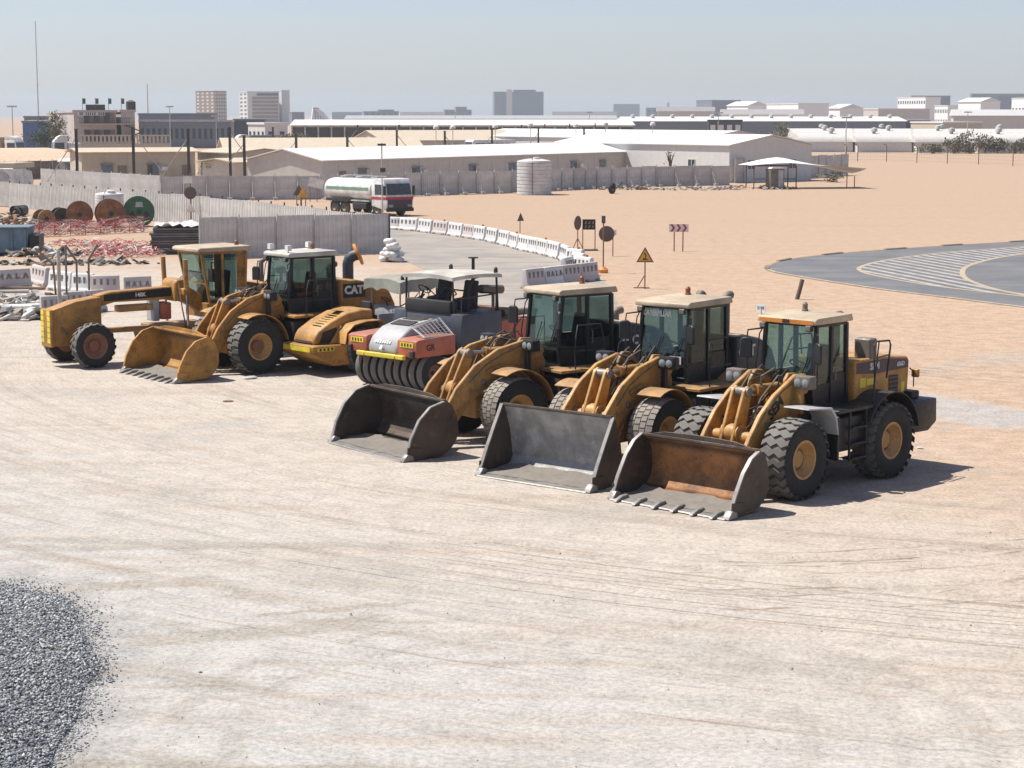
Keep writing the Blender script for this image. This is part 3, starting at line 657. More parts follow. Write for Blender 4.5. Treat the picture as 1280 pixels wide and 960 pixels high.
_MB = MB
def loader(label, loc, heading, P_):
    rk = P_.get('rk', 1.0)
    def rx_(x): return x if x > -.2 else -.2 + (x + .2) * rk
    class MB(_MB):
        def mesh(s, *a, **k):
            s.v = [(rx_(p[0]), p[1], p[2]) for p in s.v]; return _MB.mesh(s, *a, **k)
    g = dict(tip=4.15, wid=2.95, teeth=0, kind='round', body='yel', arm='yel', hoodside=None, cat=False, sc=1.0); g.update(P_)
    body = M[g['body']]; armm = M[g['arm']]; tip = g['tip']
    root = thing('wheel_loader', label, 'wheel loader', loc, heading, 'wheel loaders parked in the row'); root.scale = (g['sc'],) * 3
    W = g['wheel']
    for i, (x, y) in enumerate(((1.65, 1.09), (1.65, -1.09), (-1.65, 1.09), (-1.65, -1.09))): W.put(root, rx_(x), y, spin=.31 * i + g.get('spin', 0))
    # frames and axles
    m = MB().box(-3.0, -.05, -.42, .42, .72, 1.30).box(-.1, .22, -.2, .2, .62, 1.2).box(-2.9, -.7, -.55, .55, 1.05, 1.45); m.build('rear_frame', M['black2'], root, .02)
    m = MB().box(.15, 2.25, -.40, .40, .55, 1.12); m.build('front_frame', body, root, .02)
    for x in (1.65, -1.65):
        MB().lathe([(.12, -.95), (.16, -.6), (.24, -.3), (.30, 0), (.24, .3), (.16, .6), (.12, .95)], 14, (x, 0, .78), 'y').build('axle', body, root)
    for s_ in (-1, 1):
        MB().prism([(.30, .72), (.28, 1.75), (.45, 2.10), (.72, 2.32), (.98, 2.34), (1.12, 2.18), (1.35, 1.55), (1.95, 1.15), (2.2, .72)], s_ * .37, s_ * .45).build('tower_plate', body, root, .015)
    MB().box(.35, .95, -.37, .37, 1.35, 1.9).build('tower_block', body, root, .02)
    # lift arms
    bxk = dict(round=-1.24, deep=-1.42, flat=-1.12)[g['kind']]; k = (tip + bxk - .06 - .8) / (3.02 - .8)
    def ax(x): return x if x < .8 else .8 + (x - .8) * k
    if g['cat']:
        up = [(.42, 2.02), (.62, 2.26), (.95, 2.30), (1.6, 2.14), (2.15, 1.80), (2.58, 1.32), (2.86, .82), (3.02, .50)]
        lo = [(2.98, .26), (2.80, .22), (2.60, .50), (2.28, .92), (1.92, 1.22), (1.5, 1.42), (.9, 1.80), (.55, 1.86)]
    else:
        up = [(.42, 2.06), (.60, 2.30), (.95, 2.32), (1.7, 1.98), (2.2, 1.62), (2.55, 1.22), (2.86, .78), (3.02, .48)]
        lo = [(2.98, .26), (2.80, .24), (2.58, .52), (2.30, .84), (1.95, 1.12), (1.5, 1.44), (.9, 1.86), (.55, 1.90)]
    poly = [(ax(x), z) for x, z in up + lo]
    arms = []
    for s_ in (-1, 1):
        a = MB().prism(poly, s_ * .50, s_ * .60).build('lift_arm', armm, root, .015); arms.append(a)
        for (x, z, r_) in ((.72, 2.08, .11), (ax(2.92), .40, .10), (ax(1.95), 1.40, .08)):
            MB().lathe([(r_, .47), (r_, .63), (r_ * .6, .645), (r_ * .6, .46)], 14, (x, 0, z), 'y', Matrix.Diagonal((1, s_, 1, 1))).build('pivot_pin', M['steel'], a)
        # lift cylinder
        p0 = Vector((.75, s_ * .54, .95)); p1 = Vector((ax(1.95), s_ * .48, 1.36)); q = p0.lerp(p1, .62)
        MB().tube([p0, q], .075, 10).build('lift_cylinder', armm, root); MB().tube([q, p1], .04, 10).build('cylinder_rod', M['chrome'], root)
    ct = MB().lathe([(.12, -.5), (.12, .5)], 14, (ax(2.28), 0, 1.16), 'y'); ct.lathe([(.2, -.2), (.2, .2)], 14, (ax(2.28), 0, 1.22), 'y'); ct.build('cross_tube', armm, root)
    # bell crank pair and tilt cylinder
    bz = g.get('bz', 2.02)
    bc = [(ax(2.02) - .12, bz + .02), (ax(2.02), bz + .13), (ax(2.02) + .13, bz + .04), (ax(2.28) + .17, 1.35), (ax(2.40) + .2, .95), (ax(2.52) + .12, .56), (ax(2.52), .50), (ax(2.40) - .08, .66), (ax(2.28) - .16, 1.10), (ax(2.28) - .2, 1.35)]
    for s_ in (-1, 1): MB().prism(bc, s_ * .10, s_ * .17).build('bell_crank', armm, root, .012)
    for (x, z, r_) in ((ax(2.02), bz, .10), (ax(2.28), 1.2, .15), (ax(2.50), .58, .08)):
        MB().lathe([(r_, -.2), (r_, .2), (r_ * .6, .22), (r_ * .6, .215)], 14, (x, 0, z), 'y').build('pivot_pin', M['steel'], root)
    p0, p1 = Vector((.72, 0, 2.0)), Vector((ax(2.02), 0, bz)); q = p0.lerp(p1, .66)
    m = MB().tube([p0, q], .10, 12); m.tube([q - (q - p0).normalized() * .08, q], .12, 12); m.build('tilt_cylinder', armm, root); MB().tube([q, p1], .05, 10).build('cylinder_rod', M['chrome'], root)
    m = MB().tube([(.7, .14, 2.1), (1.1, .16, 2.42), (1.5, .15, 2.3), tuple(q + Vector((-.1, .1, .1)))], .02, 6); m.tube([(.7, -.14, 2.1), (1.0, -.2, 2.45), (1.35, -.17, 2.32), tuple(q + Vector((-.5, -.1, .09)))], .02, 6)
    m.tube([(.75, .3, 2.2), (1.2, .34, 2.3), (1.7, .3, 1.9), (2.0, .25, 1.4)], .018, 6); m.tube([(.75, -.3, 2.2), (1.2, -.34, 2.3), (1.7, -.3, 1.9), (2.0, -.25, 1.4)], .018, 6); m.build('hydraulic_hose', M['hose'], root)
    rq = random.Random(int(tip * 77)); m = MB()
    for _ in range(9):
        y = rq.uniform(-.34, .34); z = rq.uniform(1.5, 2.2); xe = rq.uniform(1.3, 2.0)
        m.tube([(.40, y, z), (.62 + rq.uniform(0, .2), y + rq.uniform(-.1, .1), z + rq.uniform(.15, .42)), (xe * .8, y * .9 + rq.uniform(-.1, .1), z + rq.uniform(-.1, .25)), (xe, y * .8, rq.uniform(1.2, 1.7))], rq.choice((.014, .018, .024)), 6)
    for s_ in (-1, 1):
        m.tube([(.75, s_ * .47, 1.0), (1.1, s_ * .47, 1.25), (1.6, s_ * .46, 1.2), (1.95, s_ * .46, 1.5)], .016, 6); m.tube([(.1, s_ * .35, .9), (.35, s_ * .45, 1.35), (.5, s_ * .42, 1.7)], .025, 6)
    m.build('hose_bundle', M['black2'], root)
    MB().box(.98, 1.28, -.22, .22, 1.32, 1.62).box(1.28, 1.36, -.16, .16, 1.38, 1.56).build('valve_block', M['exh'], root, .02)
    for s_ in (-1, 1):
        MB().box(.46, .66, s_ * .56 - .02, s_ * .56 + .02, 1.25, 1.5).build('bracket_plate', M['black2'], root, .01)
        pts_ = [(ax(x), s_ * .602, z) for x, z in ((1.0, 2.2), (1.45, 2.03), (1.9, 1.80), (2.3, 1.42))]
        MB().tube(pts_, .016, 6).build('grease_line', M['hose'], root)
    MB().tube([(ax(2.50), 0, .58), (tip + bxk - .12, 0, .52)], .08, 10).build('bucket_link', armm, root)
    bucket(root, g['kind'], tip, g['wid'], M[g['bin']], M[g['bout']], M['bedge'], g['teeth'])
    # front fenders
    for s_ in (-1, 1):
        if g['cat']:
            pa = arc_pts(1.65, .80, .92, 172, 62, 12)
            MB().strip([(x, s_ * .80, z) for x, z in pa], [(x, s_ * 1.40, z) for x, z in pa], .02 * s_).build('front_fender', body, root, smooth=60)
            MB().prism(arc_pts(1.65, .80, .92, 172, 62, 12) + arc_pts(1.65, .80, .98, 62, 172, 12), s_ * .62, s_ * .66).build('fender_plate', body, root)
        else:
            MB().prism([(.55, 1.15), (.62, 1.52), (.80, 1.72), (1.60, 1.78), (1.62, 1.75), (.84, 1.68), (.67, 1.49), (.60, 1.15)], s_ * .78, s_ * 1.38).build('front_fender', M['ltgrey'], root, .008)
            MB().box(.50, .56, s_ * .80 if s_ > 0 else -1.36, 1.36 if s_ > 0 else -.80, .62, 1.5).build('mud_flap', M['black'], root, .01)
    # head lamps on brackets
    for s_ in (-1, 1):
        MB().box(.95, 1.06, s_ * .74 - .06, s_ * .74 + .06, 1.55, 2.08).build('lamp_bracket', body if not g['cat'] else M['black'], root, .01)
        hl = MB().box(.86, 1.10, s_ * .84 - .2, s_ * .84 + .2, 2.06, 2.32).build('headlamp', M['black'] if g['cat'] else M['exh'], root, .03, 2)
        for dy in (-.09, .09):
            MB().lathe([(.075, 0), (.085, .015), (.05, .03), (.01, .034)], 14, (1.10, s_ * .84 + dy, 2.19), 'x').build('lens', M['lamp'], hl)
    # engine hood and counterweight
    c0_ = g.get('cx0', 0.0)
    if g['cat']:
        h0 = c0_ - 1.3; hp = [(h0, 1.35), (h0, 2.50), (-2.1, 2.50), (-2.8, 2.36), (-3.25, 2.12), (-3.46, 1.7), (-3.46, 1.25), (h0, 1.25)]
        hood = MB().prism(hp, -.80, .80).build('engine_hood', M[g['hoodside']] if g['hoodside'] else body, root, .06, 3)
        if g['hoodside']: MB().prism([(h0 - .02, 2.49), (h0 - .02, 2.53), (-2.1, 2.53), (-2.82, 2.385), (-3.27, 2.15), (-3.25, 2.11), (-2.8, 2.35), (-2.1, 2.49)], -.72, .72).build('hood_top', M['beige'], hood, .01)
        MB().prism([(-2.85, .70), (-2.75, 1.55), (-3.45, 1.60), (-3.78, 1.50), (-3.82, .95), (-3.6, .72)], -1.28, 1.28).build('counterweight', body if not g['hoodside'] else M['black2'], root, .05, 2)
    else:
        hood = MB().prism([(-1.02, 1.25), (-1.02, 2.44), (-2.2, 2.44), (-3.28, 2.36), (-3.36, 2.26), (-3.30, 1.25)], -.76, .76).build('engine_hood', body, root, .05, 3)
        for s_ in (-1, 1):
            MB().prism([(-1.06, 2.16), (-1.06, 2.38), (-2.2, 2.38), (-3.26, 2.31), (-3.30, 2.12), (-1.9, 2.1)], s_ * .76, s_ * .768).build('hood_stripe', M['purple'], hood)
            MB().prism([(-2.45, 1.45), (-2.45, 2.02), (-2.85, 2.0), (-2.85, 1.45)], s_ * .755, s_ * .77).build('grille', M['black2'], hood)
            MB().prism([(-3.0, 1.62), (-3.0, 1.82), (-3.14, 1.82), (-3.14, 1.62)], s_ * .76, s_ * .767).build('decal', M['refl'], hood)
        for dz in range(6): MB().box(-2.85, -2.45, .77, .782, 1.50 + dz * .09, 1.52 + dz * .09).build('louvre', M['exh'], hood)
        MB().prism([(-2.72, .80), (-2.72, 1.42), (-3.0, 1.46), (-3.80, 1.46), (-3.82, .95), (-3.45, .78)], -1.22, 1.22).build('counterweight', M['black'], root, .03, 2)
        MB().box(-3.5, -3.15, .55, .95, 1.46, 1.62).build('tool_box', M['black2'], root, .02)
        MB().box(-3.5, -3.4, .78, .95, 1.9, 2.08).build('tail_lamp', M['ochre'], root, .02)
        MB().tube([(-3.3, .8, 2.1), (-3.38, .86, 2.02), (-3.38, .86, 1.7)], .015, 6).build('lamp_bracket', M['black2'], root)
    for s_ in (-1, 1):                             # rear fenders
        pa = arc_pts(rx_(-1.65), .80, .98, 170, 28, 12) if not g['cat'] else arc_pts(rx_(-1.65), .80, .96, 150, 20, 12)
        _MB().strip([(x, s_ * .70, z) for x, z in pa], [(x, s_ * 1.36, z) for x, z in pa], .02 * s_).build('rear_fender', M['black2'] if not g['cat'] else body, root, smooth=60)
    # platform, tank and steps
    for s_ in (-1, 1):
        MB().box(-.72, .42, s_ * .55 if s_ > 0 else -1.18, 1.18 if s_ > 0 else -.55, .72, 1.42).build('side_tank', M['black2'], root, .04, 2)
        MB().box(-1.05 + c0_, .46, s_ * .5 if s_ > 0 else -1.30, 1.30 if s_ > 0 else -.5, 1.53, 1.60).build('platform', M['black'] if not g['cat'] else body, root, .01)
        for z in (.55, .85, 1.18): MB().box(-.62, -.02, s_ * 1.2 - .12, s_ * 1.2 + .12, z, z + .035).build('step', M['black2'], root, .006)
        for x in (-.64, .0): MB().box(x - .02, x + .02, s_ * 1.26 - .02, s_ * 1.26 + .02, .50, 1.54).build('step_rail', M['black2'], root)
    # cab
    zf, zs, zt = 1.60, 2.02, 3.24; hw = .62; c0 = g.get('cx0', 0.0)
    A0, A1, A2 = (.36 + c0, zf), (.44 + c0, 2.0), (.30 + c0, zt); Bx = (-.22 if not g['cat'] else -.42) + c0; Cx = (-.86 if not g['cat'] else -1.18) + c0
    cab = MB().box(Cx, .34 + c0, -hw, hw, zf - .03, zf + .12).build('cab', M['black'], root, .015)
    fr = MB(); rr_ = .05
    for s_ in (-1, 1):
        y = s_ * hw
        fr.tube([(A0[0], y, A0[1]), (A1[0], y, A1[1]), (A2[0], y, A2[1])], .05, 4); fr.tube([(Bx, y, zf), (Bx, y, zt)], .055, 4); fr.tube([(Cx, y, zf), (Cx + .04, y, zt)], .06, 4)
        fr.tube([(A2[0], y, zt), (Cx + .04, y, zt)], .05, 4); fr.tube([(A1[0], y, zs), (Cx, y, zs)], .03, 4); fr.tube([(A0[0], y, zf), (Cx, y, zf)], .05, 4)
    for x, z in ((A2[0], zt), (Cx + .04, zt), (A1[0] , 2.0), (Cx, zs), (A0[0], zf)): fr.tube([(x, -hw, z), (x, hw, z)], .045, 4)
    fr.build('cab_frame', M['black'], cab)
    gl = M['glass']; gs = M['glassd'] if g['cat'] else M['glass']
    MB().slab([(A1[0], -hw + .04, 2.03), (A1[0], hw - .04, 2.03), (A2[0], hw - .04, zt - .04), (A2[0], -hw + .04, zt - .04)], .012).build('windscreen', gl, cab, smooth=0)
    if g['cat']:
        MB().slab([(A0[0] + .0, -.42, zf + .1), (A0[0] + .0, .42, zf + .1), (A1[0], hw - .06, 1.98), (A1[0], -hw + .06, 1.98)], .012).build('lower_windscreen', gl, cab, smooth=0)
    else: MB().slab([(A0[0], -hw, zf), (A0[0], hw, zf), (A1[0], hw, 1.98), (A1[0], -hw, 1.98)], .02).build('dash_panel', M['black'], cab, smooth=0)
    for s_ in (-1, 1):
        y = s_ * hw
        MB().slab([(A1[0] - .04, y, zs), (A2[0] - .04, y, zt - .05), (Bx + .05, y, zt - .05), (Bx + .05, y, zs)], .012).build('side_window', gs, cab, smooth=0)
        dr = MB().slab([(Bx - .06, y, zf + .1), (Bx - .06, y, zf + .62), (Cx + .06, y, zf + .62), (Cx + .06, y, zf + .1)], .03).build('door', M['black'], cab, smooth=0)
        MB().slab([(Bx - .06, y, zf + .64), (Bx - .06, y, zt - .06), (Cx + .09, y, zt - .06), (Cx + .06, y, zf + .64)], .012).build('window', gs, dr, smooth=0)
        MB().tube([(Bx - .12, y + s_ * .02, zf + .5), (Bx - .12, y + s_ * .06, zf + .5), (Bx - .12, y + s_ * .06, zf + .8), (Bx - .12, y + s_ * .02, zf + .8)], .014, 6).build('handle', M['steel'], dr)
        MB().slab([(A0[0], y, zf), (A1[0], y, zs), (Bx, y, zs), (Bx, y, zf)], .02).build('side_panel', M['black'], cab, smooth=0)
    MB().slab([(Cx, -hw + .05, zs), (Cx, hw - .05, zs), (Cx + .04, hw - .05, zt - .05), (Cx + .04, -hw + .05, zt - .05)], .012).build('rear_window', gs, cab, smooth=0)
    MB().box(Cx - .02, Cx + .03, -hw, hw, zf, zs).build('rear_panel', M['black'], cab)
    rx = .48 + c0
    MB().prism([(rx, zt + .03), (rx, zt + .12), (rx - .08, zt + .16), (Cx - .04, zt + .18), (Cx - .10, zt + .05), (Cx - .06, zt + .03)], -.72, .72).build('cab_roof', M[g.get('roof', 'beige')], cab, .02, 2)
    if not g['cat']:
        MB().prism([(rx + .004, zt + .03), (rx + .012, zt + .115), (rx + .02, zt + .115), (rx + .015, zt + .03)], -.66, .66).build('roof_visor', M['orange'], cab)
    st = MB().prism([(x + c0 + .2, z) for x, z in ((-.92, 2.0), (-.30, 2.0), (-.30, 2.12), (-.78, 2.14), (-.90, 2.75), (-1.0, 2.75))], -.24, .24).build('seat', M['seat'], cab, .03, 2)
    MB().lathe([(.17, 0), (.19, .02), (.19, .03), (.15, .02)], 18, (0, 0, 0), 'z', Matrix.Translation((.05 + c0, 0, 2.38)) @ Matrix.Rotation(R(-35), 4, 'Y'), True).build('steering_wheel', M['black'], cab)
    MB().tube([(.12 + c0, 0, 1.7), (.06 + c0, 0, 2.36)], .045, 8).box(.05 + c0, .34 + c0, -.3, .3, 1.62, 2.10).build('dashboard', M['black2'], cab)
    wp = MB()
    for y in (-.25, .3): wp.tube([(A1[0] + .03, y, 2.02), (A1[0] - .02, y + .22, 2.62)], .012, 5)
    wp.build('wiper', M['black'], cab)
    for s_ in (-1, 1): MB().tube([(A1[0] + .04, s_ * .66, 2.05), (A1[0] + .10, s_ * .70, 2.3), (A2[0] + .12, s_ * .70, 3.0), (A2[0] + .04, s_ * .66, 3.15)], .014, 6).build('grab_rail', M['black'], cab)
    # beacon, mirrors, rails, exhaust
    bx, by = g.get('beacon', (Cx + .2, -.3))
    b = MB().lathe([(.07, 0), (.07, .04), (.055, .05), (.06, .15), (.03, .19), (.005, .195)], 12, (bx, by, zt + .17)).build('beacon', M['amber'] if g['cat'] else M['exh'], cab)
    if g['cat']: MB().tube([(bx, by, zt + .1), (bx, by, zt + .20)], .02, 6).build('beacon_stem', M['black'], b)
    for s_ in (-1, 1):
        mm = MB().tube([(x + c0, y * s_, z) for x, y, z in ((.40, .62, 2.0), (.60, .86, 2.1), (.62, .88, 2.85), (.60, .86, 3.08), (.32, .62, 3.12))], .018, 6).build('mirror_arm', M['black'], root)
        MB().prism([(-.13, -.2), (.13, -.2), (.13, .16), (.07, .22), (-.07, .22), (-.13, .16)], .0, .07, 'y', Matrix.Translation((.64 + c0, s_ * .86, 2.72)) @ Matrix.Rotation(R(90 * s_ - s_ * 25), 4, 'Z')).build('mirror', M['black'], root, .02)
        if g['cat']: MB().tube([(.0, s_ * 1.24, 1.58), (.02, s_ * 1.24, 2.0), (-.02, s_ * 1.22, 2.35), (-.16, s_ * 1.1, 2.6), (-.85, s_ * 1.1, 2.6), (-.9, s_ * 1.15, 2.2), (-.9, s_ * 1.2, 1.6)], .018, 6).tube([(.0, s_ * 1.24, 2.02), (-.9, s_ * 1.2, 2.02)], .015, 6).build('handrail', M['black2'], root)
        else: MB().tube([(-.98, s_ * 1.22, 1.6), (-1.1, s_ * 1.18, 2.1), (-1.32, s_ * 1.02, 2.75), (-1.5, s_ * .98, 2.82), (-2.05, s_ * .98, 2.80), (-2.1, s_ * .98, 2.7), (-2.1, s_ * .9, 2.0)], .02, 6).tube([(-1.24, s_ * 1.08, 2.5), (-2.1, s_ * .96, 2.5)], .016, 6).tube([(-1.6, s_ * .98, 2.8), (-1.6, s_ * .9, 2.0)], .016, 6).build('handrail', M['black2'], root)
    ex = g.get('exhaust', (-1.55, -.42)); et = g.get('exht', 3.28)
    pts = [(ex[0], ex[1], 2.40), (ex[0], ex[1], et - .14), (ex[0] - .02, ex[1], et - .05), (ex[0] - .10, ex[1], et), (ex[0] - .22, ex[1], et + .01)]
    MB().tube(pts, [.11, .11, .11, .10, .095], 12, cap=False).build('exhaust_stack', M['exh'], root, smooth=60)
    if g.get('intake', not g['cat']):
        MB().lathe([(.05, 2.4), (.05, 2.62), (.17, 2.62), (.17, 2.86), (.12, 2.9), (.01, 2.9)], 14, (-1.75, .15, 0)).build('air_cleaner', M['exh'], root)
    for s_ in (-1, 1):                             # work lamps on the roof edge
        wl = MB().box(rx - .06, rx + .05, s_ * .56 - .08, s_ * .56 + .08, zt - .10, zt + .02).build('work_lamp', M['black2'], cab, .02)
        MB().box(rx + .05, rx + .056, s_ * .56 - .06, s_ * .56 + .06, zt - .08, zt).build('lens', M['exh'], wl)
    return root, cab, hood, arms
WZ = Wheel(.80, .60, .36, 'zig', 25, M['rimY'], M['rimY'])
WB = Wheel(.82, .62, .37, 'block', 24, M['rimY'], M['rimR'])
WW = Wheel(.80, .60, .36, 'worn', 34, M['rimY'], M['rimY'])
def place(px_axle, heading, back=1.65):              # front axle centre on the ground -> middle of the wheelbase
    h = R(heading); return (px_axle[0] - math.cos(h) * back, px_axle[1] - math.sin(h) * back, 0), h
# nearest: gold loader with rust orange bucket and chevron tyres
l, h = place((4.74, 37.78), 226.5)
ld, cab, hood, arms = loader('gold wheel loader with rust orange toothed bucket and black counterweight, end of the row', l, h,
   dict(wheel=WZ, tip=4.18, wid=2.80, teeth=6, kind='round', bin='rust', bout='bdark', body='yel', arm='yel', rk=.88, exhaust=(-1.22, .12), exht=3.30, intake=False))
text('SEM', .30, M['blk'], arms[1], (1.62, .603, 1.72), (-.80, 0, .60), (.60, 0, .80), .004, .012)
text('SEM', .20, M['wht2'], hood, (-1.62, .772, 2.26), (-1, 0, 0), (0, 0, 1), .003, .006)
text('656D', .13, M['wht2'], hood, (-2.62, .772, 2.22), (-1, 0, 0), (0, 0, 1), .003, .003)
text('SEM', .10, M['blk'], cab, (.503, 0, 3.315), (0, 1, 0), (0, 0, 1), .003, .004)
MB().box(-1.30, -1.10, .758, .770, 1.85, 2.05).box(-1.62, -1.34, .758, .768, 1.88, 2.02).build('decal', M['refl'], hood)
MB().box(.40, .415, -.80, -.57, 3.45, 3.60).tube([(.41, -.68, 3.38), (.41, -.68, 3.50)], .02, 6).build('number_plate', M['white'], cab)
text('5109', .09, M['blk'], cab, (.418, -.685, 3.525), (0, 1, 0), (0, 0, 1), .002)
MB().box(-1.74, -1.46, .35, .75, 2.40, 2.84).build('air_filter_box', M['exh'], ld, .03)
# second: black cabbed loader with plain grey bucket
ld, cab, hood, arms = loader('yellow wheel loader with black cab, windscreen lettering and plain grey straight-edged bucket', (3.33, 41.99, 0), R(230.5),
   dict(wheel=WW, tip=4.55, wid=2.85, kind='flat', bin='bgrey', bout='bdark', body='yel2', arm='yel', cat=True, hoodside='black', exhaust=(-2.0, .3), exht=3.38, cx0=-.4))
text('CATERPILLAR', .17, M['wht2'], cab, (-.072, -.22, 3.10), (0, 1, 0), (-.12, 0, 1), .003, .006, sx=.72)
text('CAT', .34, M['wht2'], hood, (-2.15, .806, 2.14), (-1, 0, 0), (0, 0, 1), .003, .014)
MB().box(.05, .065, .22, .52, 2.02, 2.2).build('number_plate', M['white'], cab)
text('5061', .13, M['blk'], cab, (.068, .37, 2.11), (0, 1, 0), (0, 0, 1), .002)
MB().tube([(-2.05, -.45, 2.4), (-2.05, -.45, 3.15), (-2.07, -.45, 3.3), (-2.17, -.45, 3.38)], .12, 12).build('air_intake', M['exh'], ld, smooth=60)
# third: loader with dark bucket in front of the pneumatic roller
ld, cab, hood, arms = loader('tan wheel loader with black cab and deep dark bucket beside the red pneumatic roller', (.744, 45.08, 0), R(216),
   dict(wheel=WW, tip=4.9, wid=3.05, kind='deep', bin='bdark', bout='bdark', body='yel2', arm='yel2', cat=True, hoodside='black', exhaust=(-2.4, -.3), exht=2.7, spin=.2, cx0=-.4))
MB().box(-1.72, -1.94, .80, .812, 2.10, 2.36).build('notice', M['white'], hood)
text('CAT', .30, M['wht2'], hood, (-2.35, .806, 2.10), (-1, 0, 0), (0, 0, 1), .003, .012)
# fourth: far loader beside the grader
l, h = place((-8.1, 56.2), 218)
ld, cab, hood, arms = loader('ochre wheel loader with toothed bucket and orange capped intake beside the grader', l, h,
   dict(wheel=WB, tip=4.55, wid=3.15, teeth=8, kind='deep', bin='ochre', bout='ochre', body='ochre', arm='ochre', cat=True, hoodside=None, roof='whiteroof', exhaust=(-1.9, -.45), exht=2.9, cx0=-.2))
MB().box(-1.56, -2.36, .802, .81, 1.98, 2.40).build('hood_panel', M['black'], hood)
text('CAT', .34, M['wht2'], hood, (-1.94, .814, 2.20), (-1, 0, 0), (0, 0, 1), .003, .016)
MB().tube([(-2.2, .1, 2.4), (-2.2, .1, 2.95), (-2.23, .12, 3.08), (-2.32, .2, 3.18), (-2.42, .28, 3.22)], [.17, .17, .17, .17, .17], 14).build('intake_duct', M['dkgrey'], ld, smooth=60)
MB().lathe([(.33, -.04), (.35, 0), (.33, .05), (.18, .07), (.17, -.04)], 20, (0, 0, 0), 'z', Matrix.Translation((-2.44, .30, 3.23)) @ Matrix.Rotation(R(-62), 4, 'Y') @ Matrix.Rotation(R(-30), 4, 'X'), True).build('intake_cap', M['orange'], ld)
for x, y in ((.15, -.5), (-1.18, -.5), (.15, .5)):
    MB().tube([(x, y, 3.38), (x, y, 3.48)], .02, 6).box(x - .07, x + .07, y - .08, y + .08, 3.46, 3.62).build('roof_lamp', M['white'], cab)
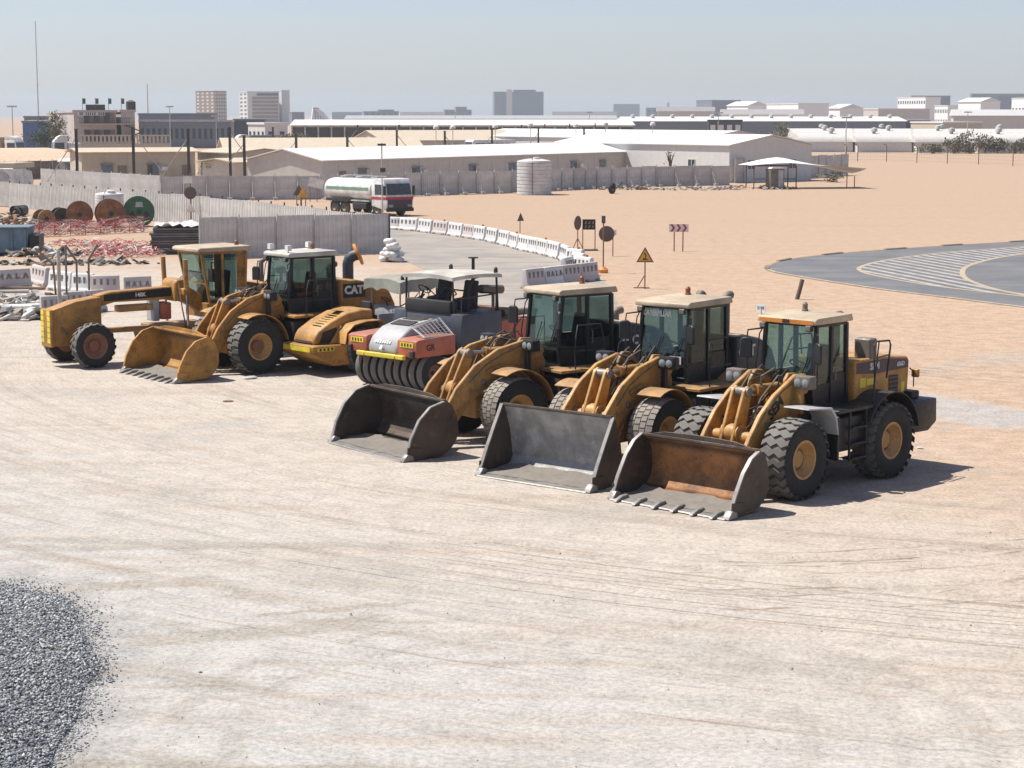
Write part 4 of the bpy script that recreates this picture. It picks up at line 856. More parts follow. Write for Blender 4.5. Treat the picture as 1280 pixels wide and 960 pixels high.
# ------------------------------------------------------------------ motor grader
def grader(loc, h):
    root = thing('motor_grader', 'ochre motor grader with long front beam and yellow reflector plate beside the ochre loader', 'grader', loc, h)
    yl = M['ochre']; F = Wheel(.68, .40, .36, 'bar', 20, M['rimR'], M['rimR'], .06, 9)
    for s_ in (-1, 1):
        F.put(root, 0, s_ * 1.0, spin=.4 * s_)
        F.put(root, -5.6, s_ * 1.0, spin=.2); F.put(root, -7.15, s_ * 1.0, spin=.9)
        MB().prism([(-5.2, .45), (-5.2, .85), (-5.6, .98), (-7.15, .98), (-7.55, .85), (-7.55, .45)], s_ * .58, s_ * .78).build('tandem_case', yl, root, .03)
        MB().tube([(0, s_ * .1, .70), (0, s_ * .82, .68)], .10, 10).build('axle_end', M['rust'], root)
    MB().prism([(-.14, .52), (.14, .52), (.14, .85), (-.14, .85)], -.7, .7).build('front_axle', yl, root, .02)
    # nose box and counterweight plate with reflector stripes
    nose = MB().prism([(-.62, 1.02), (-.62, 2.02), (.20, 1.92), (.95, 1.70), (.95, .62), (.30, .62), (.30, .98)], -.30, .30).build('nose_frame', yl, root, .03, 2)
    pl = MB().box(.95, 1.05, -.36, .36, .60, 1.72).build('push_plate', yl, root, .02)
    for s_ in (-1, 1):
        for k in range(6): MB().box(1.05, 1.058, s_ * .22 - .10, s_ * .22 + .10, .72 + k * .165, .86 + k * .165).build('reflector', M['refl'], pl)
    MB().tube([(.6, .2, 1.2), (.7, .34, 1.15), (.55, .38, .95)], .03, 6).build('hose', M['hose'], root)
    # gooseneck beam
    bp = [(-.55, 1.70), (-.55, 2.05), (-1.0, 2.14), (-3.0, 2.20), (-3.6, 2.16), (-4.2, 1.80), (-5.0, 1.40), (-5.0, 1.05), (-4.4, 1.10), (-3.7, 1.55), (-3.2, 1.80), (-1.1, 1.82)]
    bm_ = MB().prism(bp, -.20, .20).build('main_beam', yl, root, .02)
    MB().prism([(-.75, 1.86), (-.75, 2.06), (-3.0, 2.16), (-3.0, 1.90)], .20, .206).build('beam_stripe', M['black'], bm_)
    text('140K', .17, M['wht2'], bm_, (-1.95, .209, 2.0), (-1, 0, 0), (0, 0, 1), .003, .006)
    # saddle, blade lift cylinders, drawbar, circle, moldboard
    MB().prism([(-3.0, 1.75), (-3.0, 2.30), (-3.1, 2.42), (-3.4, 2.42), (-3.5, 2.30), (-3.5, 1.75)], -.44, .44).build('saddle', yl, root, .03)
    for s_ in (-1, 1):
        c = MB().tube([(-3.25, s_ * .72, 2.05), (-3.22, s_ * .74, 3.05)], .075, 10).build('blade_lift_cylinder', M['yel2'], root)
        MB().tube([(-3.25, s_ * .72, 2.05), (-3.3, s_ * .70, 1.02)], .04, 8).build('cylinder_rod', M['chrome'], root)
        MB().box(-3.36, -3.12, s_ * .30 if s_ > 0 else -.82, .82 if s_ > 0 else -.30, 1.96, 2.16).build('lift_arm', yl, root, .02)
    MB().prism([(.15, .90), (.15, 1.06), (-2.4, 1.02), (-2.4, .86)], -.12, .12).prism([(-2.3, .80), (-2.3, 1.06), (-4.1, 1.06), (-4.1, .80)], -.55, .55).build('drawbar', M['yel2'], root, .02)
    MB().lathe([(.62, .62), (.78, .62), (.78, .82), (.62, .82)], 28, (-3.3, 0, 0), 'z', closed=True).build('blade_circle', M['yel2'], root)
    pa = arc_pts(.30, .42, .46, 140, 235, 9); T = Matrix.Translation((-3.15, 0, 0)) @ Matrix.Rotation(R(18), 4, 'Z')
    MB().strip([(x, -1.85, z) for x, z in pa], [(x, 1.85, z) for x, z in pa], .03, T).build('moldboard', M['bdark'], root, smooth=60)
    MB().prism([(-.02, .0), (.02, .0), (.02, .12), (-.02, .12)], -1.85, 1.85, 'y', T).build('cutting_edge', M['bedge'], root)
    m = MB().tube([(-3.3, .55, .95), (-3.0, .9, 1.6), (-3.1, .5, 2.3)], .02, 6)
    for k in range(5): m.tube([(-3.5, -.3 + .15 * k, 2.35), (-3.9, -.3 + .15 * k, 2.62), (-4.25, -.25 + .12 * k, 2.25)], .018, 6)
    m.build('hydraulic_hose', M['hose'], root)
    MB().box(-2.35, -1.25, -.18, .18, 1.50, 1.70).build('tool_tray', M['yel2'], root, .02)
    MB().box(-2.62, -2.42, -.35, .15, 1.15, 1.85).build('tank_panel', M['ltgrey'], root, .02)
    MB().box(-2.95, -2.62, -.40, .30, 1.20, 1.72).build('red_tank', M['red'], root, .04, 2)
    # cab
    zf, zt = 1.55, 3.22
    MB().box(-5.75, -3.95, -.72, .72, 1.2, zf).build('cab_base', yl, root, .02)
    cab = MB().box(-5.75, -4.40, -.74, .74, zf - .02, zf + .1).build('cab', yl, root, .01); cab.location = (.45, 0, 0)
    fr = MB()
    for s_ in (-1, 1):
        y = s_ * .74
        fr.tube([(-4.55, y * .9, zf), (-4.22, y, zt)], .05, 4); fr.tube([(-4.95, y, zf), (-4.95, y, zt)], .05, 4); fr.tube([(-5.7, y, zf), (-5.78, y, zt)], .06, 4)
        fr.tube([(-4.22, y, zt), (-5.78, y, zt)], .05, 4)
        fr.slab([(-5.45, y, zf), (-5.45, y, zt), (-5.78, y, zt), (-5.7, y, zf)], .03)
    fr.tube([(-4.22, -.74, zt), (-4.22, .74, zt)], .05, 4).tube([(-4.42, -.7, 2.25), (-4.42, .7, 2.25)], .035, 4).tube([(-4.55, -.67, zf), (-4.55, .67, zf)], .05, 4)
    fr.build('cab_frame', yl, cab)
    MB().slab([(-4.55, -.64, zf), (-4.55, .64, zf), (-4.23, .70, zt - .05), (-4.23, -.70, zt - .05)], .012).build('windscreen', M['glass'], cab, smooth=0)
    MB().slab([(-5.72, -.7, zf), (-5.72, .7, zf), (-5.76, .7, zt - .05), (-5.76, -.7, zt - .05)], .012).build('rear_window', M['glassd'], cab, smooth=0)
    for s_ in (-1, 1):
        y = s_ * .74
        MB().slab([(-4.58, y * .93, zf + .1), (-4.28, y, zt - .06), (-4.90, y, zt - .06), (-4.90, y, zf + .1)], .012).build('side_window', M['glass'], cab, smooth=0)
        MB().slab([(-5.0, y, zf + .1), (-5.0, y, zt - .06), (-5.42, y, zt - .06), (-5.42, y, zf + .1)], .012).build('door_window', M['glassd'], cab, smooth=0)
    MB().prism([(-4.05, zt + .03), (-4.05, zt + .12), (-4.15, zt + .16), (-5.9, zt + .18), (-5.95, zt + .03)], -.86, .86).build('cab_roof', M['beige'], cab, .02)
    MB().prism([(-5.45, 1.8), (-4.95, 1.8), (-4.95, 1.95), (-5.35, 1.95), (-5.45, 2.6), (-5.52, 2.6)], -.25, .25).build('seat', M['seat'], cab, .03)
    MB().box(-4.75, -4.55, -.25, .25, 1.6, 2.3).build('console', M['black2'], cab, .03)
    MB().lathe([(.07, 0), (.06, .12), (.02, .15), (.005, .15)], 10, (-5.7, .3, zt + .17)).build('beacon', M['amber'], cab)
    MB().tube([(-4.2, .8, 2.9), (-3.95, 1.05, 2.95), (-3.95, 1.05, 2.5)], .02, 6).box(-3.98, -3.9, .92, 1.18, 2.35, 2.75).build('mirror', M['black'], root)
    # engine
    hood = MB().prism([(-5.8, 1.0), (-5.8, 2.18), (-7.6, 2.1), (-8.25, 1.9), (-8.3, 1.0)], -.62, .62).build('engine_hood', yl, root, .05, 2)
    MB().prism([(-6.2, 1.25), (-6.2, 1.95), (-7.6, 1.9), (-7.6, 1.25)], .615, .63).build('grille', M['black2'], hood)
    MB().tube([(-6.4, -.2, 2.1), (-6.4, -.2, 2.75), (-6.5, -.2, 2.85)], .08, 10).build('exhaust_stack', M['exh'], root)
    MB().lathe([(.05, 2.1), (.05, 2.4), (.15, 2.42), (.15, 2.6), (.02, 2.65)], 12, (-6.9, .2, 0)).build('air_cleaner', M['black2'], root)
grader((P(105, 459).x * .5 + P(66, 451).x * .5 + .35, P(105, 459).y * .5 + P(66, 451).y * .5, 0), R(217))

# ------------------------------------------------------------------ single drum soil compactor, engine end towards the yard
def compactor(loc, h):
    root = thing('soil_compactor', 'yellow single drum soil compactor with louvred engine hood and grey canopy', 'road roller', loc, h); root.scale = (.90,) * 3
    yl = M['yel']; W = Wheel(.76, .58, .36, 'block', 26, M['rimY'], M['rimY'])
    for s_ in (-1, 1): W.put(root, 0, s_ * .85)
    MB().tube([(0, -.7, .76), (0, .7, .76)], .14, 10).build('axle', M['black2'], root)
    # hood: rounded, falling to the rear (-x)
    hp = [(.55, 1.15), (.55, 2.0), (.1, 2.02), (-.5, 1.93), (-1.1, 1.70), (-1.62, 1.40), (-1.78, 1.18), (-1.80, .98), (-.6, .95)]
    hood = MB().prism(hp, -.62, .62).build('engine_hood', yl, root, .12, 4, smooth=50)
    for k in range(6):
        x = -.78 - k * .12; z = 1.845 - k * .058
        MB().box(-.03, .03, -.42, .05, -.004, .006, Matrix.Translation((x, 0, z)) @ Matrix.Rotation(R(24), 4, 'Y')).build('louvre', M['black2'], hood)
    MB().box(-.3, .3, -.2, .2, -.004, .008, Matrix.Translation((-.42, -.1, 1.955)) @ Matrix.Rotation(R(9), 4, 'Y')).build('vent_grille', M['black2'], hood)
    MB().slab([(-1.81, -.45, 1.02), (-1.81, .45, 1.02), (-1.62, .45, 1.37), (-1.62, -.45, 1.37)], .03).build('rear_grille', M['black2'], hood)
    for s_ in (-1, 1): MB().prism([(-1.6, 1.02), (-1.45, 1.38), (-.95, 1.5), (-.75, 1.02)], s_ * .615, s_ * .632).build('side_grille', M['black2'], hood)
    bp = MB().prism([(-2.05, .72), (-2.05, .98), (-.62, .98), (-.62, .30), (-1.3, .30)], -.95, .95).build('rear_bumper', M['ochre'], root, .03)
    MB().box(-2.062, -2.05, -.75, .75, .78, .93).build('reflector', M['refl'], bp)
    for s_ in (-1, 1):
        q = MB().box(-1.9, -1.25, s_ * .952 - .006, s_ * .952 + .006, .80, .92).build('reflector', M['refl'], bp)
        for k in range(4): MB().box(-1.82 + k * .15, -1.75 + k * .15, s_ * .962 - .003, s_ * .962 + .003, .82, .90).build('reflector_mark', M['blk'], q)
        MB().prism([(-1.25, .98), (-.95, .98), (-.72, 1.5), (-.82, 1.56)], s_ * .64, s_ * .72).build('hood_strut', yl, root, .02)
        pa = [(-.95, 1.0), (-.88, 1.35), (-.6, 1.58), (-.1, 1.66), (.45, 1.66), (.75, 1.5)]
        MB().strip([(x, s_ * .62, z) for x, z in pa], [(x, s_ * 1.18, z) for x, z in pa], .03 * s_).build('wheel_arch', yl, root, smooth=50)
        MB().prism([(-.93, 1.0)] + pa[1:] + [(.75, 1.2), (-.6, 1.2)], s_ * .60, s_ * .63).build('arch_plate', yl, root)
    MB().box(-.6, 1.6, -.55, .55, .55, 1.15).build('rear_frame', M['black2'], root, .03)
    MB().box(.55, 1.9, -.85, .85, 1.15, 1.35).build('platform', M['black2'], root, .02)
    MB().box(1.55, 1.75, -.75, .75, 1.35, 2.0).build('console', M['ltgrey'], root, .04, 2)
    MB().box(.6, 1.5, -.85, -.72, 1.35, 1.85).build('side_console', M['grey'], root, .04, 2)
    MB().prism([(.7, 1.6), (1.15, 1.6), (1.15, 1.72), (.85, 1.75), (.78, 2.2), (.68, 2.2)], -.25, .25).tube([(.95, 0, 1.3), (.95, 0, 1.62)], .08, 8).build('seat', M['seat'], root, .03)
    MB().lathe([(.17, 0), (.19, .02), (.19, .03), (.15, .02)], 16, (0, 0, 0), 'z', Matrix.Translation((1.5, 0, 2.2)) @ Matrix.Rotation(R(30), 4, 'Y'), True).tube([(1.6, 0, 1.95), (1.5, 0, 2.2)], .03, 6).build('steering_wheel', M['black'], root)
    # canopy: four posts, soft grey canvas with side skirts
    for x in (1.5, 3.05):
        for s_ in (-1, 1): MB().tube([(x, s_ * .80, 1.1), (x, s_ * .80, 2.85)], .03, 6).build('canopy_post', M['ltgrey'], root)
    n = 9; vs = []; fs = []
    for i in range(n):
        for j in range(n):
            x = 1.35 + 1.9 * i / (n - 1); y = -1.0 + 2.0 * j / (n - 1)
            vs.append((x, y, 3.0 - .10 * ((x - 2.3) / 1.0) ** 2 - .08 * y * y + .012 * math.sin(7 * x + 4 * y)))
    fs = [(i * n + j, i * n + j + 1, (i + 1) * n + j + 1, (i + 1) * n + j) for i in range(n - 1) for j in range(n - 1)]
    edge = [i * n for i in range(n)] + [(n - 1) * n + j for j in range(1, n)] + [i * n + n - 1 for i in range(n - 2, -1, -1)] + [j for j in range(n - 2, 0, -1)]
    b = len(vs); rd = random.Random(5)
    for e in edge: x, y, z = vs[e]; vs.append((x * 1.0 + (x - 2.3) * .02, y * 1.03, z - .30 - rd.uniform(0, .12)))
    ne = len(edge); fs += [(edge[k], edge[(k + 1) % ne], b + (k + 1) % ne, b + k) for k in range(ne)]
    MB().add(vs, fs).build('canopy', M['canvas'], root, smooth=60)
    MB().lathe([(.06, 0), (.055, .12), (.02, .16), (.005, .16)], 10, (1.6, -.8, 2.9)).build('beacon', M['black2'], root)
    # drum end
    MB().lathe([(.02, -1.05), (.70, -1.05), (.75, -1.0), (.75, 1.0), (.70, 1.05), (.02, 1.05)], 36, (3.35, 0, .73), 'y').build('drum', M['steel'], root)
    for s_ in (-1, 1): MB().box(2.2, 4.3, s_ * 1.18 - .06, s_ * 1.18 + .06, .75, 1.15).build('drum_frame', yl, root, .02)
    MB().box(4.2, 4.4, -1.24, 1.24, .75, 1.15).box(2.1, 2.3, -1.24, 1.24, .75, 1.15).box(1.5, 2.2, -.3, .3, .6, 1.0).build('drum_yoke', yl, root, .02)
compactor((-4.8, 56.2, 0), R(40))

# ------------------------------------------------------------------ pneumatic tyred roller
def ptr(loc, h):
    root = thing('pneumatic_roller', 'faded red and grey pneumatic tyred roller with white canopy and row of smooth tyres', 'road roller', loc, h)
    m = MB(); r_, wd = .52, .24
    def smooth_tyre():
        q = MB(); q.lathe([(.24, -.10), (.30, -.12), (.44, -.12), (.50, -.105), (.52, -.07), (.52, .07), (.50, .105), (.44, .12), (.30, .12), (.24, .10)], 32, ax='y', closed=True)
        me = q.mesh('tyre', M['tyre'], smooth=40); me.materials.append(M['tread'])
        for p in me.polygons:
            if math.hypot(p.center.x, p.center.z) > .505: p.material_index = 1
        return me
    T = smooth_tyre(); rm = rim_mesh(.25, .22, M['rimR'], .03)
    for k in range(9):
        o = inst('wheel', rm, root, (0, -1.24 + k * .31, .50)); inst('tyre', T, o)
    for k in range(8):
        o = inst('wheel', rm, root, (-3.3, -1.085 + k * .31, .50)); inst('tyre', T, o)
    for x in (0, -3.3): MB().tube([(x, -1.3, .5), (x, 1.3, .5)], .06, 8).build('axle', M['black2'], root)
    # red side boxes at the front corners and rear, grey middle
    for s_ in (-1, 1):
        f = MB().prism([(.72, .98), (.72, 1.42), (.62, 1.46), (-.75, 1.52), (-.75, .98)], s_ * .62, s_ * 1.38).build('ballast_box', M['red'], root, .03, 2)
        MB().box(.722, .732, s_ * 1.0 - .26, s_ * 1.0 + .26, 1.24, 1.38).build('reflector', M['refl'], f)
        for k in range(4): MB().box(.733, .737, s_ * 1.0 - .20 + k * .115, s_ * 1.0 - .15 + k * .115, 1.27, 1.35).build('reflector_mark', M['blk'], f)
        MB().prism([(.66, 1.16), (.80, 1.16), (.80, .96), (.66, .96)], s_ * 1.25 - .07, s_ * 1.25 + .07).build('lamp', M['black2'], f, .01)
        MB().tube([(.74, s_ * .62, 1.1), (.82, s_ * .62, .95), (.80, s_ * .62, .6)], .015, 6).build('scraper_rod', M['rust'], root)
    text('GR', .24, M['blk'], root, (.2, 1.384, 1.22), (-1, 0, 0), (0, 0, 1), .003, .004)
    bar = MB().box(.70, .82, -.95, .95, .90, 1.02).build('tow_bar', M['refl'], root, .02)
    hp = [(.70, .98), (.70, 1.22), (.55, 1.45), (.2, 1.68), (-.45, 1.84), (-.95, 1.86), (-.95, .98)]
    hood = MB().prism(hp, -.60, .60).build('engine_hood', M['ltgrey'], root, .10, 4, smooth=50)
    for k in (0, 1):
        MB().box(-.18, .18, -.60, .16, -.004, .012, Matrix.Translation((-.12 - .46 * k, .22, 1.775 + .085 * k)) @ Matrix.Rotation(R(14 - 4 * k), 4, 'Y')).build('vent_grille', M['black2'], hood)
    mk_ = MB(); Tm = Matrix.Translation((.655, 0, 1.32)) @ Matrix.Rotation(R(-33), 4, 'Y')
    for k in range(7): mk_.box(-.004, .004, -.33 + k * .094, -.265 + k * .094, -.045, .035 + .012 * (k % 3), Tm)
    mk_.box(-.004, .004, -.05, .05, -.24, -.12, Tm); mk_.build('marking', M['wht2'], hood)
    m = MB()                                           # folding wire screen beside the hood
    for k in range(8):
        x = -.68 + k * .14; m.tube([(x, 1.30, 1.50), (x - .05, .72, 1.92 - .02 * k)], .008, 4)
    m.tube([(.36, 1.32, 1.50), (-.72, 1.32, 1.50), (-.78, .7, 1.92), (.30, .7, 1.76), (.36, 1.32, 1.5)], .02, 6)
    for k in range(7):
        u = (k + .5) / 7; m.tube([(.36 - .06 * u, 1.32 - .62 * u, 1.50 + .26 * u), (-.72 - .06 * u, 1.32 - .62 * u, 1.50 + .42 * u)], .006, 4)
    m.build('side_screen', M['ltgrey'], root)
    # operator station
    MB().prism([(-.95, .80), (-.95, 1.62), (-1.02, 2.02), (-2.55, 2.02), (-2.55, .80)], -1.38, 1.38).build('platform_body', M['dkgrey'], root, .03, 2)
    MB().box(-.98, -1.3, -.9, .9, 2.0, 2.35).build('dashboard', M['black2'], root, .04, 2)
    for y in (-.5, .55):
        MB().prism([(-2.2, 2.05), (-1.65, 2.05), (-1.65, 2.35), (-2.05, 2.38), (-2.15, 2.85), (-2.26, 2.85)], y - .25, y + .25).build('seat', M['seat'], root, .03)
        MB().lathe([(.18, 0), (.20, .02), (.20, .03), (.16, .02)], 16, (0, 0, 0), 'z', Matrix.Translation((-1.35, y, 2.58)) @ Matrix.Rotation(R(-40), 4, 'Y'), True).tube([(-1.2, y, 2.3), (-1.34, y, 2.57)], .03, 6).build('steering_wheel', M['black'], root)
    MB().tube([(-2.5, -1.2, 2.0), (-2.5, -1.2, 2.5), (-2.5, 1.2, 2.5), (-2.5, 1.2, 2.0)], .025, 6).tube([(-1.1, 1.25, 2.0), (-1.1, 1.25, 2.45), (-2.4, 1.25, 2.5)], .022, 6).build('handrail', M['black2'], root)
    rd = random.Random(11); m = MB()
    for k in range(14):
        a = (rd.uniform(-2.2, -1.2), rd.uniform(-.9, 1.0), 2.05); m.tube([a, (a[0] + rd.uniform(-.3, .3), a[1] + rd.uniform(-.3, .3), rd.uniform(2.2, 2.7)), (a[0] + rd.uniform(-.5, .5), a[1] + rd.uniform(-.5, .5), 2.1)], .02, 5)
    m.build('control_levers', M['black2'], root)
    body = MB().box(-3.95, -2.55, -1.38, 1.38, .98, 1.75).build('rear_ballast_box', M['red'], root, .04, 2)
    MB().box(-3.6, -2.6, -.7, .7, 1.75, 2.0).build('rear_cover', M['rust'], root, .04)
    for x in (-1.08, -2.8):
        for s_ in (-1, 1): MB().tube([(x - .02, s_ * .98, 1.7), (x, s_ * .92, 3.02)], .032, 6).build('canopy_post', M['black2'], root)
    MB().tube([(-1.7, .9, 2.0), (-1.75, .9, 2.7), (-1.9, .9, 2.95), (-2.2, .9, 3.0)], .045, 8).build('roll_hoop', M['black2'], root)
    n = 9; vs = []
    for i in range(n):
        for j in range(n):
            x = -2.95 + 1.95 * i / (n - 1); y = -1.0 + 2.0 * j / (n - 1); vs.append((x, y, 3.12 - .05 * ((x + 1.95) / 1.0) ** 2 - .06 * y ** 2))
    fs = [(i * n + j, i * n + j + 1, (i + 1) * n + j + 1, (i + 1) * n + j) for i in range(n - 1) for j in range(n - 1)]
    k = len(vs); vs += [(x, y, z - .10) for x, y, z in vs]; fs += [tuple(k + i for i in f[::-1]) for f in fs]
    ed = [i * n for i in range(n)] + [(n - 1) * n + j for j in range(1, n)] + [i * n + n - 1 for i in range(n - 2, -1, -1)] + [j for j in range(n - 2, 0, -1)]
    fs += [(ed[q], ed[(q + 1) % len(ed)], k + ed[(q + 1) % len(ed)], k + ed[q]) for q in range(len(ed))]
    MB().add(vs, fs).build('canopy', M['whiteroof'], root, smooth=30)
    for x, y in ((-2.8, .9), (-2.7, -.8)): MB().lathe([(.06, 0), (.055, .12), (.02, .16), (.005, .16)], 10, (x, y, 3.05)).build('beacon', M['black2'], root)
    MB().tube([(-3.3, -.5, 1.9), (-3.3, -.5, 3.35)], .05, 8).box(-3.4, -3.2, -.6, -.4, 3.35, 3.39).build('exhaust_stack', M['black2'], root)
    MB().tube([(-2.8, .3, 2.55), (-3.6, .35, 2.5)], .13, 12).tube([(-3.3, .3, 1.9), (-3.3, .3, 2.5)], .05, 8).build('muffler', M['exh'], root)
    MB().tube([(-3.0, 1.0, 1.9), (-3.9, 1.05, 1.9)], .10, 12).build('water_pipe', M['exh'], root)
a, b = P(441, 474), P(531, 490)
ptr((-3.05, 52.45, 0), R(226))
# ------------------------------------------------------------------ hoardings
def corr_mesh(w, h, n, d=.035):
    pts = []; k = n * 4
    for i in range(n):
        x0 = w * i / n; s = w / n
        pts += [(x0, 0), (x0 + s * .42, 0), (x0 + s * .5, d), (x0 + s * .92, d)]
    pts.append((w, 0)); m = MB(); N = len(pts)
    vs = [(x, y, 0) for x, y in pts] + [(x, y, h) for x, y in pts] + [(x, y + .012, 0) for x, y in pts] + [(x, y + .012, h) for x, y in pts]
    fs = [(i, i + 1, N + i + 1, N + i) for i in range(N - 1)] + [(2 * N + i + 1, 2 * N + i, 3 * N + i, 3 * N + i + 1) for i in range(N - 1)]
    fs += [(N + i, N + i + 1, 3 * N + i + 1, 3 * N + i) for i in range(N - 1)] + [(0, N, 3 * N, 2 * N), (N - 1, 3 * N - 1, 4 * N - 1, 2 * N - 1)]
    return m.add(vs, fs)
M['hoard'] = paint('hoarding_sheet', (.56, .54, .525), .12, .55, var=.12, bump=.05, rnd=.14)
M['hoardw'] = paint('white_hoarding_sheet', (.62, .61, .58), .15, .55, var=.10, rnd=.12)
M['post'] = paint('galvanised_post', (.50, .50, .48), .2, .6)
M['dkpost'] = paint('dark_post', (.05, .045, .04), .2, .7)
M['conc'] = paint('concrete_block', (.42, .39, .35), .3, .9)
_pm = {}
def fence(label, pts, h, pw, mat, side=-1, ncor=9, brace=True, postm=None, posth=.15, cap=False):
    root = thing('hoarding', label, 'fence', (pts[0].x, pts[0].y, 0)); o = pts[0]
    for a, b in zip(pts[:-1], pts[1:]):
        d = b - a; L = d.length; n = max(1, round(L / pw)); ang = math.atan2(d.y, d.x); w = L / n; u = d.normalized(); nn = Vector((u.y, -u.x, 0))
        for i in range(n):
            p = a + u * (w * i) - o; key = (round(h, 2), ncor, mat.name)
            if key not in _pm: _pm[key] = corr_mesh(1.0, h, ncor).mesh('panel', mat, smooth=0)
            inst('panel', _pm[key], root, (p.x, p.y, random.Random(i * 7 + int(L * 10)).uniform(-.05, .05)), (random.Random(i * 13 + int(L * 7)).uniform(-.02, .02), 0, ang), (w, 1, 1))
            kp = ('post', round(h, 2), posth)
            if kp not in _pm: _pm[kp] = MB().box(-.035, .035, -.035, .035, 0, h + posth).mesh('post', postm or M['post'])
            q = p + nn * (.05); inst('post', _pm[kp], root, (q.x, q.y, 0), (0, 0, ang))
            if brace and i % brace == 0:
                kb_ = ('brace', round(h, 2))
                if kb_ not in _pm: _pm[kb_] = MB().tube([(0, 0, h * .78), (0, -h * .45, .08)], .03, 4).mesh('brace', M['post'])
                if 'blk' not in _pm: _pm['blk'] = MB().box(-.2, .2, -.2, .2, 0, .25).mesh('footing', M['conc'], .02)
                inst('brace', _pm[kb_], root, (q.x, q.y, 0), (0, 0, ang)); e = q + nn * (h * .45); inst('footing', _pm['blk'], root, (e.x, e.y, 0), (0, 0, ang))
    return root
near_a, near_b = P(250, 324), P(486, 316)
fence('grey corrugated hoarding of five wide sheets behind the ochre loader', [near_a, near_b], 2.12, 2.0, M['hoard'], ncor=8, brace=0)
fence('long pale corrugated hoarding running back from the sack pile past the cable drums', [near_b, P(250, 282), P(0, 258), P(0, 258) + (P(0, 258) - P(250, 282)) * .15], 2.0, 2.05, M['hoardw'], ncor=8, brace=0, postm=M['dkpost'])
fence('pale hoarding in front of the cream site office', [P(201, 250.5), P(52, 238.5)], 2.15, 2.0, M['hoardw'], brace=0)
f4 = [P(*p) for p in ((201, 250.5), (400, 249), (527, 244.5), (640, 241), (746, 235.5), (820, 233), (912, 231.5))]
fence('long grey camp hoarding with raking braces behind the white water tank', f4, 2.1, 2.05, M['hoard'], brace=1)
fence('grey camp hoarding behind the torn fabric shelter', [P(918, 229), P(1060, 219)], 2.6, 2.3, M['hoard'], brace=0)

# ------------------------------------------------------------------ prefab camp buildings
M['wallc'] = paint('cream_cladding', (.48, .42, .33), .15, .7, var=.05)
M['wallw'] = paint('white_cladding', (.60, .59, .565), .08, .7, var=.04)
M['wallg'] = paint('grey_cladding', (.54, .50, .45), .12, .7, var=.05)
M['roofw'] = paint('white_roof_sheet', (.68, .67, .65), .10, .6, var=.04)
M['roofb'] = paint('cream_roof_sheet', (.52, .44, .33), .2, .7, var=.06)
M['pane'] = paint('dark_window', (.05, .07, .085), .06, .2)
M['paneb'] = paint('blue_window', (.12, .19, .26), .06, .2)
M['frame'] = paint('window_frame', (.25, .20, .15), .1, .6)
M['slate'] = paint('slate_cladding', (.17, .185, .22), .12, .6, var=.06)
M['blue'] = paint('blue_sheet', (.06, .13, .30), .12, .6, var=.1)
M['brown'] = paint('brown_wall', (.26, .17, .115), .15, .8, var=.06)
M['pink'] = paint('pink_render', (.44, .39, .36), .12, .8, var=.05)
def along(root, o, u, t): p = o + u * t; return p
def prefab(name, label, a, b, depth, he, hr, wall, roof, wins=(), doors=(), over=.25, wz=(1.1, 2.1), ac=True, frame=True, vents=0, ends=None, group=None, cat='cabin'):
    """a, b: ground ends of the front wall; the body goes back from it. hr: ridge rise (ridge parallel to the front)"""
    d = (b - a); L = d.length; ang = math.atan2(d.y, d.x)
    root = thing(name, label, cat, (a.x, a.y, 0), ang, group)
    MB().prism([(0, 0), (depth, 0), (depth, he), (depth / 2, he + hr), (0, he)], 0, L, 'x').build('wall', wall, root, smooth=0)
    m = MB(); s = hr / (depth / 2)
    for (y0, y1, z0, z1) in ((-over, depth / 2, he - over * s, he + hr), (depth / 2, depth + over, he + hr, he - over * s)):
        m.add([(-over, y0, z0 + .03), (L + over, y0, z0 + .03), (L + over, y1, z1 + .03), (-over, y1, z1 + .03), (-over, y0, z0 + .13), (L + over, y0, z0 + .13), (L + over, y1, z1 + .13), (-over, y1, z1 + .13)],
              [(0, 3, 2, 1), (4, 5, 6, 7), (0, 1, 5, 4), (1, 2, 6, 5), (2, 3, 7, 6), (3, 0, 4, 7)])
    r_ = m.build('roof', roof, root, smooth=0)
    for i, t_ in enumerate(wins):
        x = L * t_; w_ = MB().box(x - .62, x + .62, -.05, -.003, wz[0] - .06, wz[1] + .06).build('window', M['frame'] if frame else M['white'], root)
        for q in (-1, 1): MB().box(x + q * .29 - .25, x + q * .29 + .25, -.06, -.052, wz[0], wz[1]).build('pane', M['paneb'] if (i + q) % 3 else M['pane'], w_)
        if frame: MB().box(x - .75, x + .75, -.35, -.003, wz[1] + .12, wz[1] + .17).build('shade', M['frame'], w_)
        if ac and i % 2: MB().box(x + .9, x + 1.6, -.35, -.003, 1.5, 1.95).build('air_conditioner', M['white'], root, .02)
    for t_ in doors:
        x = L * t_; d_ = MB().box(x - .5, x + .5, -.05, -.003, .12, 2.1).build('door', M['frame'], root); MB().box(x + .3, x + .38, -.08, -.052, 1.0, 1.08).build('handle', M['steel'], d_)
    m = MB(); k = int(L / 2.4)
    for i in range(1, k): m.box(L * i / k - .02, L * i / k + .02, -.02, -.004, 0, he - .05)
    if k > 1: m.build('cladding_strip', wall, root)
    MB().box(-.02, L + .02, -.03, -.002, 0, .22).build('skirting', M['dkpost'], root)
    for i in range(vents):
        MB().lathe([(.30, 0), (.30, .2), (.45, .24), (.40, .42), (.05, .5)], 12, (L * (i + .5) / vents, depth / 2, he + hr + .1)).build('roof_vent', M['post'], root)
    return root
def ee(x, y, z): return P(x, y, z)
